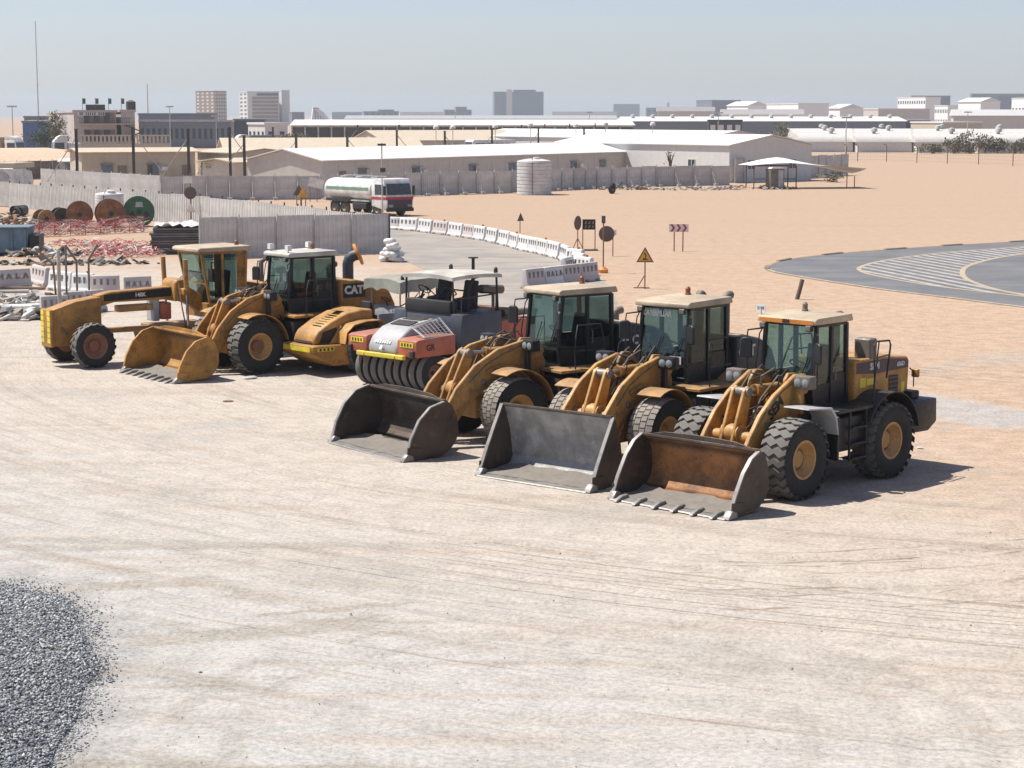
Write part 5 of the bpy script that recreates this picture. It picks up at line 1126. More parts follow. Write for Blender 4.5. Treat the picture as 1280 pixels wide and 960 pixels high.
# cream site office at the left with its pale roof
prefab('site_office', 'cream site office cabin with one square window behind the pale hoarding', AT(102, 200, 203).xy.to_3d(), AT(244, 200, 208).xy.to_3d(), 6, 3.45, .35, M['wallc'], M['roofb'], (.22, .62), (.35, .92), .5)
prefab('annex', 'sunlit cream annex with small trees beside the site office', AT(247, 200, 214).xy.to_3d(), AT(293, 200, 207).xy.to_3d(), 7, 3.3, .4, M['wallc'], M['roofb'], (.75,), (.15,), .3)
prefab('shed', 'low grey shed with pale overhanging roof beside the long white-roofed barrack', AT(293, 200, 196).xy.to_3d(), AT(342, 200, 200).xy.to_3d(), 5, 2.6, .3, M['wallg'], M['roofb'], (), (), .6)
b1a, b1b = ee(402, 200, 3.2), ee(814, 188, 3.2); b1a.z = b1b.z = 0
prefab('barrack', 'long grey barrack with white roof and row of shaded windows behind the water tank', b1a, b1b, 9.5, 3.1, 1.0, M['wallg'], M['roofw'], (.10, .24, .40, .52, .60, .72, .82, .94), (.05,), .3)
c_ = b1a; u_ = (b1b - b1a).normalized(); n_ = Vector((-u_.y, u_.x, 0))
prefab('gable_annex', 'white gabled entrance block at the end of the long barrack', AT(344, 200, 192).xy.to_3d(), AT(399, 200, 190).xy.to_3d(), 5, 3.1, .8, M['wallw'], M['roofw'], (), (.55,), .3)
prefab('barrack', 'long cream roofed barrack behind the entrance block', ee(283, 188, 2.9).xy.to_3d(), ee(528, 187, 2.9).xy.to_3d(), 12, 2.9, 1.4, M['wallg'], M['roofb'], (.12, .28, .45, .6, .75, .9), (), .4)
prefab('barrack', 'cream roofed barrack farther back beyond the dark poles', ee(480, 176, 3.0).xy.to_3d(), ee(650, 175, 3.0).xy.to_3d(), 16, 3.0, 1.6, M['wallg'], M['roofb'], (.2, .5, .8), (), .4)
# white gabled hall on the right of the camp: gable end is in shade
k0 = AT(912, 182, 212).xy.to_3d(); dg = Vector((math.cos(R(38)), math.sin(R(38)), 0)); dl = Vector((-dg.y, dg.x, 0))
def hall(name, label, corner, gw, ln, he, hr, wall, roof, winsL=(), winsG=(), dirg=dg, cat='hall'):
    u = dirg; v = Vector((-u.y, u.x, 0)); ang = math.atan2(u.y, u.x)
    root = thing(name, label, cat, tuple(corner), ang)
    MB().prism([(0, 0), (gw, 0), (gw, he), (gw / 2, he + hr), (0, he)], 0, ln, 'y').build('wall', wall, root, smooth=0)
    m = MB(); s = hr / (gw / 2); ov = .25
    for (x0, x1, z0, z1) in ((-ov, gw / 2, he - ov * s, he + hr), (gw / 2, gw + ov, he + hr, he - ov * s)):
        m.add([(x0, -ov, z0 + .03), (x1, -ov, z1 + .03), (x1, ln + ov, z1 + .03), (x0, ln + ov, z0 + .03), (x0, -ov, z0 + .13), (x1, -ov, z1 + .13), (x1, ln + ov, z1 + .13), (x0, ln + ov, z0 + .13)],
              [(0, 3, 2, 1), (4, 5, 6, 7), (0, 1, 5, 4), (1, 2, 6, 5), (2, 3, 7, 6), (3, 0, 4, 7)])
    m.build('roof', roof, root, smooth=0)
    for t_ in winsG:
        x = gw * t_; w_ = MB().box(x - .6, x + .6, -.05, -.003, 1.4, 2.5).build('window', M['white'], root)
        for q in (-1, 1): MB().box(x + q * .29 - .24, x + q * .29 + .24, -.06, -.052, 1.46, 2.44).build('pane', M['pane'], w_)
    for t_ in winsL:
        y = ln * t_; w_ = MB().box(-.05, -.003, y - .6, y + .6, 1.4, 2.5).build('window', M['white'], root)
        for q in (-1, 1): MB().box(-.06, -.052, y + q * .29 - .24, y + q * .29 + .24, 1.46, 2.44).build('pane', M['pane'], w_)
    return root
hall('white_hall', 'white gabled hall with two small windows in its shaded end behind the fabric shelter', k0, 13.0, 30, 4.05, 1.05, M['wallw'], M['roofw'], (.2, .62), (.26, .76))
hall('low_hall', 'low white roofed hall behind the gabled hall', AT(870, 170, 300).xy.to_3d(), 18, 60, 3.6, 1.2, M['wallw'], M['roofw'])

# dark poles with raking struts in the camp
pi = 0
PL = [(95, 162), (166, 160), (235, 162), (287, 160), (305, 170), (341, 159), (370, 167), (434, 167), (447, 156), (496, 163), (499, 156), (556, 164), (615, 162), (652, 156), (673, 160), (681, 155), (712, 155), (730, 160), (744, 154)]
for x, yt in PL:
    H_ = 5.5; Yd = (CAMH - H_) * FPX / (yt - HOR); fr0 = x < 310
    if fr0: Yd = 186 if x != 287 else 190; H_ = AT(x, yt, Yd).z
    p = AT(x, yt, Yd); r = thing('dark_pole', ('dark steel pole with strut standing before the cream site office and annex' if fr0 else 'dark steel pole rising behind the roof of the long white-roofed barrack' if yt > 158 else 'thin looking dark pole before the long depot front'), 'pole', (p.x, p.y, 0), 0, 'dark poles before the site office' if fr0 else 'dark poles behind the barrack' if yt > 158 else 'dark poles before the depot')
    k = Yd / 250; MB().box(-.12, .12, -.12, .12, 0, H_).build('shaft', M['dkpost'], r)
    MB().tube([(.1, 0, H_ - .6), (3.2 if pi % 2 else -3.2, 1.2, 1.0)], .05, 4).build('strut', M['post'], r)
    MB().box(-.18, .18, -.18, .18, H_, H_ + .06).build('cap_plate', M['dkpost'], r); pi += 1

# ------------------------------------------------------------------ water tanks
M['plastic'] = paint('white_plastic', (.66, .655, .64), .18, .5, var=.10, rnd=.10)
def tank(label, px, py, rad, h):
    p = P(px, py); root = thing('water_tank', label, 'water tank', (p.x, p.y + rad, 0)); prof = [(rad, 0)]; n = 9
    for i in range(n):
        z = h * .9 * i / n; prof += [(rad, z + .02), (rad, z + h * .9 / n * .72), (rad * .97, z + h * .9 / n * .80), (rad * .97, z + h * .9 / n * .94)]
    prof += [(rad, h * .9), (rad * .97, h * .94), (rad * .55, h * .985), (rad * .3, h), (.01, h)]
    MB().lathe(prof, 40).build('shell', M['plastic'], root, smooth=30)
    MB().lathe([(.3, h - .02), (.3, h + .12), (.25, h + .15), (.01, h + .15)], 16, (.2, -.4, 0)).build('lid', M['plastic'], root)
    MB().tube([(-.2, -rad - .03, .05), (-.2, -rad - .03, h * .9), (-.2, -rad * .5, h + .03)], .025, 6).build('pipe', M['dkpost'], root)
    MB().lathe([(rad + .15, 0), (rad + .15, .06), (.01, .06)], 40).build('slab', M['conc'], root)
tank('tall ribbed white plastic water tank in front of the grey camp hoarding', 668, 244, 1.62, 3.35)
tank('squat white plastic water tank behind the cable drums', 134, 277.5, 1.0, 2.05)

# ------------------------------------------------------------------ water filled barriers
def barrier_protos():
    L = 1.45; pr = [(-.24, 0), (-.24, .14), (-.17, .22), (-.10, .72), (-.08, .80), (.08, .80), (.10, .72), (.17, .22), (.24, .14), (.24, 0)]
    b = MB().prism(pr, -L / 2, L / 2, 'x').mesh('body', M['plastic'], .03, 2, 50)
    M['barr2'] = paint('pinkish_and_shaded_plastic', (.50, .44, .42), .15, .55, var=.05)  # pinkish barriers, and white ones whose shade is put into the colour
    b2 = MB().prism(pr, -L / 2, L / 2, 'x').mesh('body', M['barr2'], .03, 2, 50)
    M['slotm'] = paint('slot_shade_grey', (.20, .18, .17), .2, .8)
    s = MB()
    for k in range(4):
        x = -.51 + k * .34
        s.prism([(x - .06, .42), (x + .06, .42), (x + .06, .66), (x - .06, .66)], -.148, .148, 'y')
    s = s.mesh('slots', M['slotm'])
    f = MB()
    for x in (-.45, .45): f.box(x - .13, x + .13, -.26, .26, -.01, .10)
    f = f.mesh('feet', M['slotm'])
    k = MB().lathe([(.05, .80), (.05, .86), (.07, .86), (.07, .90), (.01, .9)], 10).mesh('filler_cap', M['orange'])
    return b, b2, s, f, k
bb = barrier_protos()
def barrier(a, b, label, group, pink=False, cap=False, letters='', stretch=True, tilt=0.0, z=0):
    c = (a + b) / 2; d = b - a; ang = math.atan2(d.y, d.x); L = d.length
    sc = max(.7, min(1.5, L * .97 / 1.45)) if stretch else 1
    r = thing('plastic_barrier', label, 'barrier', (c.x, c.y, z), ang, group); r.scale = (sc, 1.05, 1.05); r.rotation_euler = (tilt, 0, ang)
    inst('body', bb[1] if pink else bb[0], r)
    if letters:
        for i, ch in enumerate(letters):
            text(ch, .30, M['slotm'], r, (-.51 + i * .34, -.150, .50), (1, 0, 0), (0, .14, 1), .012, .012)
        m = MB()
        for i in range(3): x = -.34 + i * .34; m.prism([(x - .045, .46), (x + .045, .46), (x + .045, .56), (x - .045, .56)], -.15, .15, 'y')
        m.build('slots', M['plastic'], r)
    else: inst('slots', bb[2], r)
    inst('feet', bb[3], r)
    if cap: inst('filler_cap', bb[4], r, (.3, 0, 0))
    return r
ex_ = [486, 501, 523, 543, 561, 581, 594, 608, 625, 638, 650, 663, 674, 686, 701, 713]; ey_ = [287, 287.5, 289, 292, 294, 297, 299, 301, 305, 308, 312, 315, 317, 320, 324, 330]
for i in range(len(ex_) - 1):
    barrier(P(ex_[i], ey_[i]), P(ex_[i + 1], ey_[i + 1]), ('pinkish water barrier in the curving white line along the dusty road' if i in (3, 5) else 'white plastic water barrier with orange filler cap in the curving roadside line' if i % 3 == 0 else 'plain white plastic water barrier in the curving line along the dusty road'), 'barriers along the dusty road', i in (3, 5), i % 3 == 0)
rd = random.Random(2)
for i, (x, y, x2, y2) in enumerate(((712, 331, 727, 333), (716, 336, 731, 339), (722, 342, 737, 344), (700, 346, 718, 341))):
    barrier(P(x, y), P(x2, y2), 'white plastic water barrier jumbled at the bend of the road', 'barriers jumbled at the road bend', False, i % 2 == 0, stretch=False)
q0, q1 = P(655, 361), P(745, 350); dq = (q1 - q0) / 4
for i in range(4):
    barrier(q0 + dq * i, q0 + dq * (i + 1), ['shaded pinkish barrier end of the short row behind the tan loader', 'shaded barrier with dark lettering in the short row behind the tan loader', 'shaded plain barrier beside the lettered one behind the tan loader', 'shaded barrier beside the signposts at the road bend'][i],
            'short barrier row behind the tan loader', i != 1, False, 'HALA' if i == 1 else '')
# barriers in the left yard
lb = [((-8, 362), (38, 359), 'HALA', True), ((41, 353), (63, 359), '', True), ((64, 362), (92, 365), '', False), ((92, 366), (118, 367), '', False), ((114, 369), (150, 369), '', True), ((154, 371), (190, 370), 'HALA', True)]  # lettered ones take the darker body, their shade as colour
lbl = ['shaded barrier with dark lettering lying by the planks at the yard edge', 'pinkish barrier next to the lettered one by the planks', 'bright white barrier behind the barbed-arm posts', 'white barrier right of the barbed-arm posts', 'pale pink slotted barrier behind the grader beam', 'lettered barrier behind the grader mast']
for i, (a, b, t_, pk) in enumerate(lb): barrier(P(*a), P(*b), lbl[i], 'barriers in the left yard', pk, i in (1, 3), t_)
for i, (a, b) in enumerate((((58, 398), (78, 397)), ((84, 392), (108, 391)), ((108, 391), (126, 389)))): barrier(P(*a), P(*b), 'grimy low barrier lying just behind the grader nose', 'grimy barriers behind the grader', True)  # darker body colour carries the shade on these barriers

# ------------------------------------------------------------------ signs
M['signw'] = paint('sign_white', (.72, .70, .66), .15, .5); M['signr'] = paint('sign_red', (.42, .03, .06), .12, .5); M['signy'] = paint('sign_yellow', (.68, .36, .04), .15, .5)
M['signback'] = paint('sign_back', (.12, .085, .075), .2, .7); M['rustpost'] = paint('rusty_post', (.25, .12, .07), .25, .8)
def post_sign(name, label, px, py, h, build, rz=0, posts=(0,), pr=.04, pm='rustpost', group=None):
    p = P(px, py); r = thing(name, label, 'sign', (p.x, p.y, 0), rz, group)
    for x in posts: MB().tube([(x, 0, -.02), (x, 0, h)], pr, 8).build('post', M[pm], r)
    build(r); return r
def tri(r, z, s, face, border):
    q = [(-s / 2, z), (s / 2, z), (0, z + s * .87)]
    MB().prism(q, -.06, -.04).build('plate', border, r, .004)
    c = z + s * .29; g = [(x * .76, c + (y - c) * .76) for x, y in q]
    f = MB().prism(g, -.068, -.062).build('face', face, r); return f
def bt(r):
    f = tri(r, 1.15, .76, M['signy'], M['signback'])
    MB().prism([(-.10, 1.25), (.12, 1.25), (.12, 1.29), (-.01, 1.30), (-.06, 1.35)], -.078, -.070).prism([(-.01, 1.30), (.03, 1.30), (.06, 1.46), (.0, 1.55), (-.06, 1.52), (-.07, 1.49), (.0, 1.49), (.015, 1.42)], -.078, -.070).build('symbol', M['blk'], r)
    MB().tube([(0, .05, .6), (-.35, .5, 0)], .025, 6).tube([(-.5, .3, .02), (.2, .3, .02)], .025, 6).build('stand', M['rustpost'], r)
post_sign('warning_sign', 'yellow triangular road works warning sign alone on the sand', 806, 361, 1.3, bt, R(-6), pr=.03)
def bc(r):
    pl_ = MB().box(-.54, .54, -.06, -.04, 1.06, 1.50).build('plate', M['signw'], r, .005)
    for k in range(3):
        x = -.34 + k * .33
        MB().prism([(x - .13, 1.08), (x, 1.08), (x + .14, 1.28), (x, 1.48), (x - .13, 1.48), (x + .01, 1.28)], -.068, -.062).build('chevron', M['signr'], pl_)
post_sign('chevron_sign', 'white board with three red chevrons on two posts in the sand', 848, 314, 1.4, bc, 0, (-.24, .24), .035)
post_sign('warning_sign', 'small brown backed triangular sign behind the barrier line', 650, 291, 1.0, lambda r: tri(r, .75, .62, M['signback'], M['signback']), R(45), pr=.03)
def disc(r, z, rad, m, ang=0): MB().lathe([(.01, -.02), (rad, -.02), (rad, .02), (.01, .02)], 24, (0, 0, 0), 'y', Matrix.Translation((0, -.06, z)) @ Matrix.Rotation(ang, 4, 'Z')).build('plate', m, r)
def brs(r):
    disc(r, 1.45, .40, M['signback'], R(60)); MB().tube([(0, 0, .6), (-.25, .25, 0)], .025, 6).tube([(0, 0, .6), (.3, .2, 0)], .025, 6).build('stand', M['rustpost'], r)
post_sign('round_sign', 'narrow looking round sign turned sideways on a tripod at the road bend', 722, 311, 1.5, brs, pr=.03)
def bb_(r):
    pl_ = MB().box(-.36, .36, -.06, -.03, 1.15, 1.72).build('plate', M['blk'], r, .01)
    for k in range(3):
        for j in range(2): x = -.24 + k * .2; z = 1.24 + j * .22; MB().prism([(x, z), (x + .08, z), (x + .13, z + .15), (x + .05, z + .15)], -.066, -.062).build('marking', M['frame'], pl_)
    MB().box(-.5, .5, -.3, .3, -.02, .06).build('base', M['dkpost'], r)
post_sign('board_sign', 'black rectangular direction board on two legs at the road bend', 736, 313, 1.4, bb_, 0, (-.34, .34), .03)
post_sign('round_sign', 'large dark round sign back beside the black direction board', 758, 320, 1.35, lambda r: (disc(r, 1.18, .42, M['signback']), MB().box(.40, .52, -.06, -.04, 1.1, 1.4).build('tag', M['signw'], r))[0], 0, (.34,), .03)
post_sign('lamp_post', 'thin rusty post with a small lamp box in front of the round sign', 754, 341, 2.5, lambda r: (MB().box(-.09, .09, -.08, .08, 2.35, 2.7).build('lamp_box', M['signback'], r), MB().lathe([(.22, 0), (.24, .15), (.1, .28), (.01, .29)], 12).build('base', M['orange'], r))[0], 0, (0,), .035)
post_sign('stop_sign', 'dark round sign with white placard above the pale hoarding', 239, 282, 3.6, lambda r: (disc(r, 2.2, .42, M['signback']), MB().box(-.5, .15, -.06, -.04, 2.85, 3.3).build('placard', M['signw'], r), tri(r, .9, .7, M['signw'], M['signw']))[0], 0, (0,), .04)
for i, x in enumerate((374, 379)):
    post_sign('warning_sign', ['dark backed triangular sign beside the tanker lorry', 'orange triangular works sign beside the tanker lorry'][i], x, 258 + i, 1.4, (lambda r: tri(r, .9, 1.0, M['signback'], M['signback'])) if i == 0 else (lambda r: tri(r, .8, .95, M['signy'], M['signy'])), R(20 * i - 5), (-.2, .2))
post_sign('notice_board', 'tilted white notice board by the camp hoarding', 392, 252, 1.5, lambda r: MB().box(-.8, .5, -.06, -.04, 1.2, 2.0, Matrix.Rotation(R(14), 4, 'Y')).build('plate', M['signw'], r), 0, (-.3, .3))
# leaning pole in the sand and slim post by the tanker
p = P(996, 374); ps = MB().tube([(0, 0, -.05), (.12, 0, .42), (.22, .05, .8)], .09, 10).build('bollard', M['signback']); ps.location = p; tag(ps, 'short dark bollard leaning over in the sand by the turning circle', 'bollard')
p = P(478, 272); r = thing('lamp_post', 'slim pole with small cross boxes in front of the tanker lorry', 'pole', tuple(p)); MB().tube([(0, 0, 0), (0, 0, 5.4)], .05, 8).build('post', M['post'], r)
MB().box(-.3, .3, -.12, .12, 5.2, 5.35).box(-.12, .25, -.1, .1, 3.3, 3.6).build('lamp', M['dkpost'], r)
# small shrubs and litter bags drawn later
# ------------------------------------------------------------------ tanker lorry
SW = Wheel(.52, .30, .27, 'worn', 30, M['exh'], M['exh'], .04, 8)
def lorry_cab(root, L0, mat, col2, hood=2.85, w=1.2):
    """flat fronted cab, front at x=0 going back to -L0"""
    c = MB().prism([(0, .55), (.06, 1.25), (-.02, 1.55), (-.22, hood - .35), (-.42, hood), (-L0, hood), (-L0, .75), (-.25, .45)], -w, w).build('cab', mat, root, .05, 2)
    MB().slab([(.015, -w + .12, 1.58), (.015, w - .12, 1.58), (-.19, w - .16, hood - .36), (-.19, -w + .16, hood - .36)], .04).build('windscreen', M['pane'], c)
    MB().prism([(.075, .62), (.085, 1.22), (.05, 1.22), (.04, .62)], -w + .1, w - .1).build('grille', col2, c)
    MB().box(.0, .12, -w - .03, w + .03, .35, .62).build('bumper', M['black2'], c, .03)
    for s in (-1, 1):
        MB().prism([(-.18, 1.58), (-.36, hood - .42), (-L0 + .45, hood - .42), (-L0 + .45, 1.58)], s * w, s * (w + .012)).build('side_window', M['pane'], c)
        MB().box(-.1, .02, s * (w + .12) - .1, s * (w + .12) + .1, 1.55, 2.25).build('mirror', M['black2'], c, .03)
        MB().box(.08, .13, s * .85 - .2, s * .85 + .2, .68, .88).build('headlamp', M['lamp'], c, .02)
    return c
def tanker():
    h = R(-51); f = Vector((math.cos(h), math.sin(h), 0)); rt = Vector((f.y, -f.x, 0))
    o = P(483, 271) - rt * 1.2; root = thing('tanker_lorry', 'white water tanker lorry with green stripe parked by the camp hoarding', 'lorry', tuple(o), h)
    c = lorry_cab(root, 1.9, M['white'], M['purple'], 2.75)
    MB().prism([(.08, 1.22), (.05, 1.42), (-1.9, 1.42), (-1.9, 1.22)], -1.215, 1.215).build('red_stripe', M['signr'], c)
    MB().box(-8.3, -1.6, -.45, .45, .75, 1.0).build('chassis', M['black2'], root, .02)
    for x in (-1.3, -5.6, -6.95):
        for s in (-1, 1): SW.put(root, x, s * 1.02)
    n = 28; m = MB(); vs = []; secs = [(-2.15, .75), (-2.05, .97), (-1.98 - .1, 1.0), (-8.1, 1.0), (-8.2, .97), (-8.3, .75)]
    for x, k in secs:
        for j in range(n):
            a = 2 * math.pi * j / n; vs.append((x, 1.22 * k * math.copysign(abs(math.cos(a)) ** .8, math.cos(a)), 1.85 + .82 * k * math.copysign(abs(math.sin(a)) ** .8, math.sin(a))))
    fs = [(i * n + j, i * n + (j + 1) % n, (i + 1) * n + (j + 1) % n, (i + 1) * n + j) for i in range(len(secs) - 1) for j in range(n)] + [tuple(range(n))[::-1], tuple(range((len(secs) - 1) * n, len(secs) * n))]
    tk = m.add(vs, fs).build('tank', M['white'], root, smooth=40)
    M['green'] = paint('faded_green_paint', (.16, .30, .20), .15, .5)
    for s in (-1, 1):
        MB().box(-7.9, -2.3, s * 1.215, s * 1.235, 1.85, 2.05).build('stripe', M['green'], tk)
        MB().box(-7.9, -2.3, s * 1.05 - .1, s * 1.05 + .1, 1.0, 1.1).build('side_rail', M['ltgrey'], root)
        MB().prism([(-4.9, .95), (-4.7, 1.15), (-7.8, 1.15), (-7.9, .95)], s * .85, s * 1.25).build('mudguard', M['black2'], root)
        MB().box(-4.4, -2.6, s * 1.1 - .1, s * 1.1 + .1, .45, .9).build('side_box', M['black2'], root, .03)
    for x in (-3.2, -5.2, -7.2): MB().lathe([(.28, 2.62), (.28, 2.78), (.2, 2.82), (.01, 2.82)], 14, (x, 0, 0)).build('manhole', M['ltgrey'], tk)
    MB().tube([(-2.4, .5, 2.6), (-2.4, .5, 2.85), (-8.0, .5, 2.85), (-8.0, .5, 2.6)], .025, 6).build('top_rail', M['ltgrey'], tk)
    MB().tube([(-8.2, -.6, .7), (-8.2, -.6, 2.5)], .03, 6).tube([(-8.2, -.3, .7), (-8.2, -.3, 2.5)], .03, 6).build('ladder', M['ltgrey'], root)
tanker()
def semi(label, px, Yd, ang, white='white', trail=None, hood=3.4):
    p = AT(px, 170, Yd); r = thing('parked_lorry', label, 'lorry', (p.x, p.y, 0), ang)
    c = lorry_cab(r, 2.2, M[white], M['ltgrey'], hood - .5)
    MB().prism([(-.5, hood - .52), (-.8, hood - .1), (-1.3, hood + .15), (-2.2, hood + .15), (-2.2, hood - .52)], -1.15, 1.15).build('roof_fairing', M[white], c, .05, 2)
    for x in (-1.2, -4.6):
        for s in (-1, 1): SW.put(r, x, s * 1.0)
    MB().box(-6.0, -1.8, -.4, .4, .75, 1.05).build('chassis', M['black2'], r)
    if trail:
        MB().box(-12.5, -2.7, -1.25, 1.25, 1.15, 3.95).build('trailer', M[trail], r, .04)
        for x in (-10.2, -11.4):
            for s in (-1, 1): SW.put(r, x, s * 1.0)
    else: MB().box(-4.2, -2.3, -1.2, 1.2, .75, 3.2).build('sleeper_box', M[white], r, .05)
semi('white tractor lorry with brown trailer at the far left beside the scrub', 26, 300, R(-20), 'white', 'brown', 4.0)
semi('white tractor lorry in front of the balconied inn', 64, 290, R(200), 'white', None, 4.2)
semi('white tractor lorry parked among the camp roofs by the small white house', 291, 330, R(200), 'white', 'slate', 3.9)
def coach():
    p = AT(585, 170, 330); r = thing('coach', 'white coach with dark windows parked between the barrack roofs', 'bus', (p.x, p.y, 0), R(215))
    c = MB().prism([(0, .4), (.05, 1.2), (-.15, 2.9), (-.5, 3.15), (-9, 3.15), (-9.1, 2.9), (-9.1, .4)], -1.25, 1.25).build('body', M['white'], r, .08, 2)
    MB().slab([(.03, -1.1, 1.3), (.03, 1.1, 1.3), (-.14, 1.1, 2.8), (-.14, -1.1, 2.8)], .04).build('windscreen', M['pane'], c)
    for s in (-1, 1):
        for k in range(6): MB().box(-1.9 - k * 1.2, -.8 - k * 1.2, s * 1.25 - .012, s * 1.25 + .012, 1.6, 2.6).build('window', M['pane'], c)
        for x in (-1.8, -6.8): SW.put(r, x, s * 1.05)
coach()
# small white service lorry behind the pale hoarding at the left
p = P(22, 245); r = thing('service_lorry', 'small white service lorry with pale roof box behind the long pale hoarding', 'lorry', (p.x, p.y, 0), R(75))
MB().box(-2.4, 0, -1.0, 1.0, .75, 2.6).build('body', M['white'], r, .05); MB().box(-2.3, 1.4, -1.1, 1.1, 2.62, 3.1).build('roof_box', M['wallc'], r, .05); lorry_c = MB().prism([(0, .6), (1.2, .6), (1.4, 1.3), (1.1, 2.3), (0, 2.5)], -.95, .95).build('cab', M['white'], r, .06)
MB().lathe([(.62, -.03), (.62, .03), (.4, .05), (.01, .05)], 20, (-2.45, .1, 1.75), 'x').build('hose_reel', M['ltgrey'], r)
for x in (-1.7, .7):
    for s in (-1, 1): SW.put(r, x, s * .9)

# ------------------------------------------------------------------ cable drums, tape, boards, skip, scrap in the left yard
def drum(label, px, py, rad, wd, mat, ang, hub=.5, roll=0.0, holes=True):
    p = P(px, py); r = thing('cable_drum', label, 'cable drum', (p.x, p.y, 0), ang, 'cable drums by the pale hoarding')
    for s in (-1, 1):
        fl = MB(); n = 36
        fl.lathe([(.10, s * wd / 2 - .05), (rad, s * wd / 2 - .05), (rad, s * wd / 2 + .05), (.10, s * wd / 2 + .05)], n, (0, 0, rad - .02), 'y', closed=True)
        f = fl.build('flange', mat, r, smooth=30)
        MB().lathe([(rad * .92, s * wd / 2 + s * .05), (rad * .92, s * wd / 2 + s * .075), (rad * .82, s * wd / 2 + s * .075), (rad * .82, s * wd / 2 + s * .05)], n, (0, 0, rad - .02), 'y', closed=True).build('rim_ring', mat, f)
        m = MB()
        for k in range(6):
            a = k * math.pi / 3; m.lathe([(.04, s * wd / 2), (.04, s * (wd / 2 + .08)), (.01, s * (wd / 2 + .08))], 8, (rad * .5 * math.cos(a), 0, rad - .02 + rad * .5 * math.sin(a)), 'y')
        m.lathe([(.16, s * wd / 2), (.16, s * (wd / 2 + .06)), (.09, s * (wd / 2 + .06))], 14, (0, 0, rad - .02), 'y'); m.build('bolts', M['black2'], f)
    MB().lathe([(rad * hub, -wd / 2), (rad * hub, wd / 2)], 24, (0, 0, rad - .02), 'y').build('core', M['black2'], r)
    return r
M['drumg'] = paint('green_drum_paint', (.02, .11, .055), .15, .55); M['drumb'] = paint('brown_drum_boards', (.24, .105, .05), .2, .8, var=.3); M['drumd'] = paint('dark_drum_boards', (.06, .055, .035), .25, .8); M['drumo'] = paint('tan_drum_boards', (.34, .19, .09), .25, .8)
r = drum('large green steel cable drum by the pale hoarding', 174, 283, 1.02, 1.1, M['drumg'], R(14), .35)
for k in range(3): MB().prism([(-.28 + k * .02, .98), (.28, .98), (.2, 1.32), (-.2, 1.32)], -.616, -.607, 'y', Matrix.Translation((0, 0, 1.0)) @ Matrix.Rotation(R(120 * k), 4, 'Y') @ Matrix.Translation((0, 0, -.65))).build('spoke_opening', M['ltgrey' if k == 0 else 'black2'], r)
drum('brown wooden cable drum next to the green drum', 138, 284, .95, 1.0, M['drumb'], R(20))
drum('brown wooden cable drum with bolted face, second from the green drum', 100, 284, .88, .9, M['drumb'], R(14))
drum('small dark wooden cable drum behind the brown ones', 76, 282, .62, .8, M['drumd'], R(30))
drum('small tan wooden cable drum at the end of the drum row', 55, 284, .6, 1.0, M['drumo'], R(35))
M['taper'] = paint('red_tape', (.55, .09, .08), .15, .6); M['tapew'] = paint('pale_tape', (.70, .62, .60), .15, .6)
def tape(label, p0, p1, n, hh, posts=True, spread=.6, seed=1, net=False):
    r = thing('warning_tape', label, 'barrier tape', (p0.x, p0.y, 0)); d = p1 - p0; rd = random.Random(seed)
    for col in ('taper', 'tapew'):
        m = MB()
        for i in range(n):
            t_ = rd.random(); c = d * t_; c += Vector((rd.uniform(-.3, .3), rd.uniform(-spread, spread), rd.uniform(.02, hh))); a = rd.uniform(0, 6.28); l = rd.uniform(.15, .55); w_ = rd.uniform(.03, .06)
            if posts and rd.random() < .6: a = math.atan2(d.y, d.x) + rd.uniform(-.4, .4)
            u = Vector((math.cos(a), math.sin(a), rd.uniform(-.6, .6))) * l; v = Vector((rd.uniform(-1, 1), rd.uniform(-1, 1), rd.uniform(.3, 1))).normalized() * w_
            k = (rd.uniform(-.1, .1), rd.uniform(-.1, .1), rd.uniform(-.08, .12)); q = c + u * .5 + Vector(k); e = c + u
            for z in (c, q, e): z.z = max(z.z, .02)
            m.add([c, c + v, q + v, q, e, e + v], [(0, 1, 2, 3), (3, 2, 5, 4)])
        tag(m.build('tape_strips', M[col], r, smooth=0), kind='stuff')
    if net:
        u_ = d.normalized(); L_ = d.length; n_ = int(L_ / .22)
        ms = {'taper': MB(), 'tapew': MB()}
        for row in range(7):
            for i in range(n_):
                x0, x1 = L_ * i / n_, L_ * (i + 1) / n_; f_ = lambda x, q: .12 + q * .13 + .10 * math.sin(x * 1.1 + q) * (q / 7) - .09 * abs(math.sin(x * .9))
                z0, z1 = max(.03, f_(x0, row)), max(.03, f_(x1, row)); k_ = .05 * math.sin(x0 * 3 + row)
                for (za, zb) in ((z0, z1 + .12), (z0 + .12, z1)):
                    a_ = u_ * x0 + Vector((0, k_, za)); b_ = u_ * x1 + Vector((0, -k_, zb)); ms['taper' if (row + i // 6) % 2 else 'tapew'].add([a_, b_, b_ + Vector((0, 0, .035)), a_ + Vector((0, 0, .035))], [(0, 1, 2, 3)])
        for q in ms: tag(ms[q].build('net_strands', M[q], r, smooth=0), kind='stuff')
    if posts:
        for i in range(9): c = d * (i / 8); MB().tube([(c.x, c.y, 0), (c.x + .03, c.y, hh + .25)], .025, 5).build('stake', M['rustpost'], r)
tape('tangled red and white warning tape strung in front of the cable drums', P(30, 297), P(180, 290), 300, .8, net=True)
tape('loose pink warning tape lying on the yard before the board stack', P(112, 318), P(205, 318), 420, .35, False, 3.0, 7)
tape('thin scatter of red tape on the sand below the drums', P(60, 305), P(170, 306), 160, .08, False, 2.5, 9)
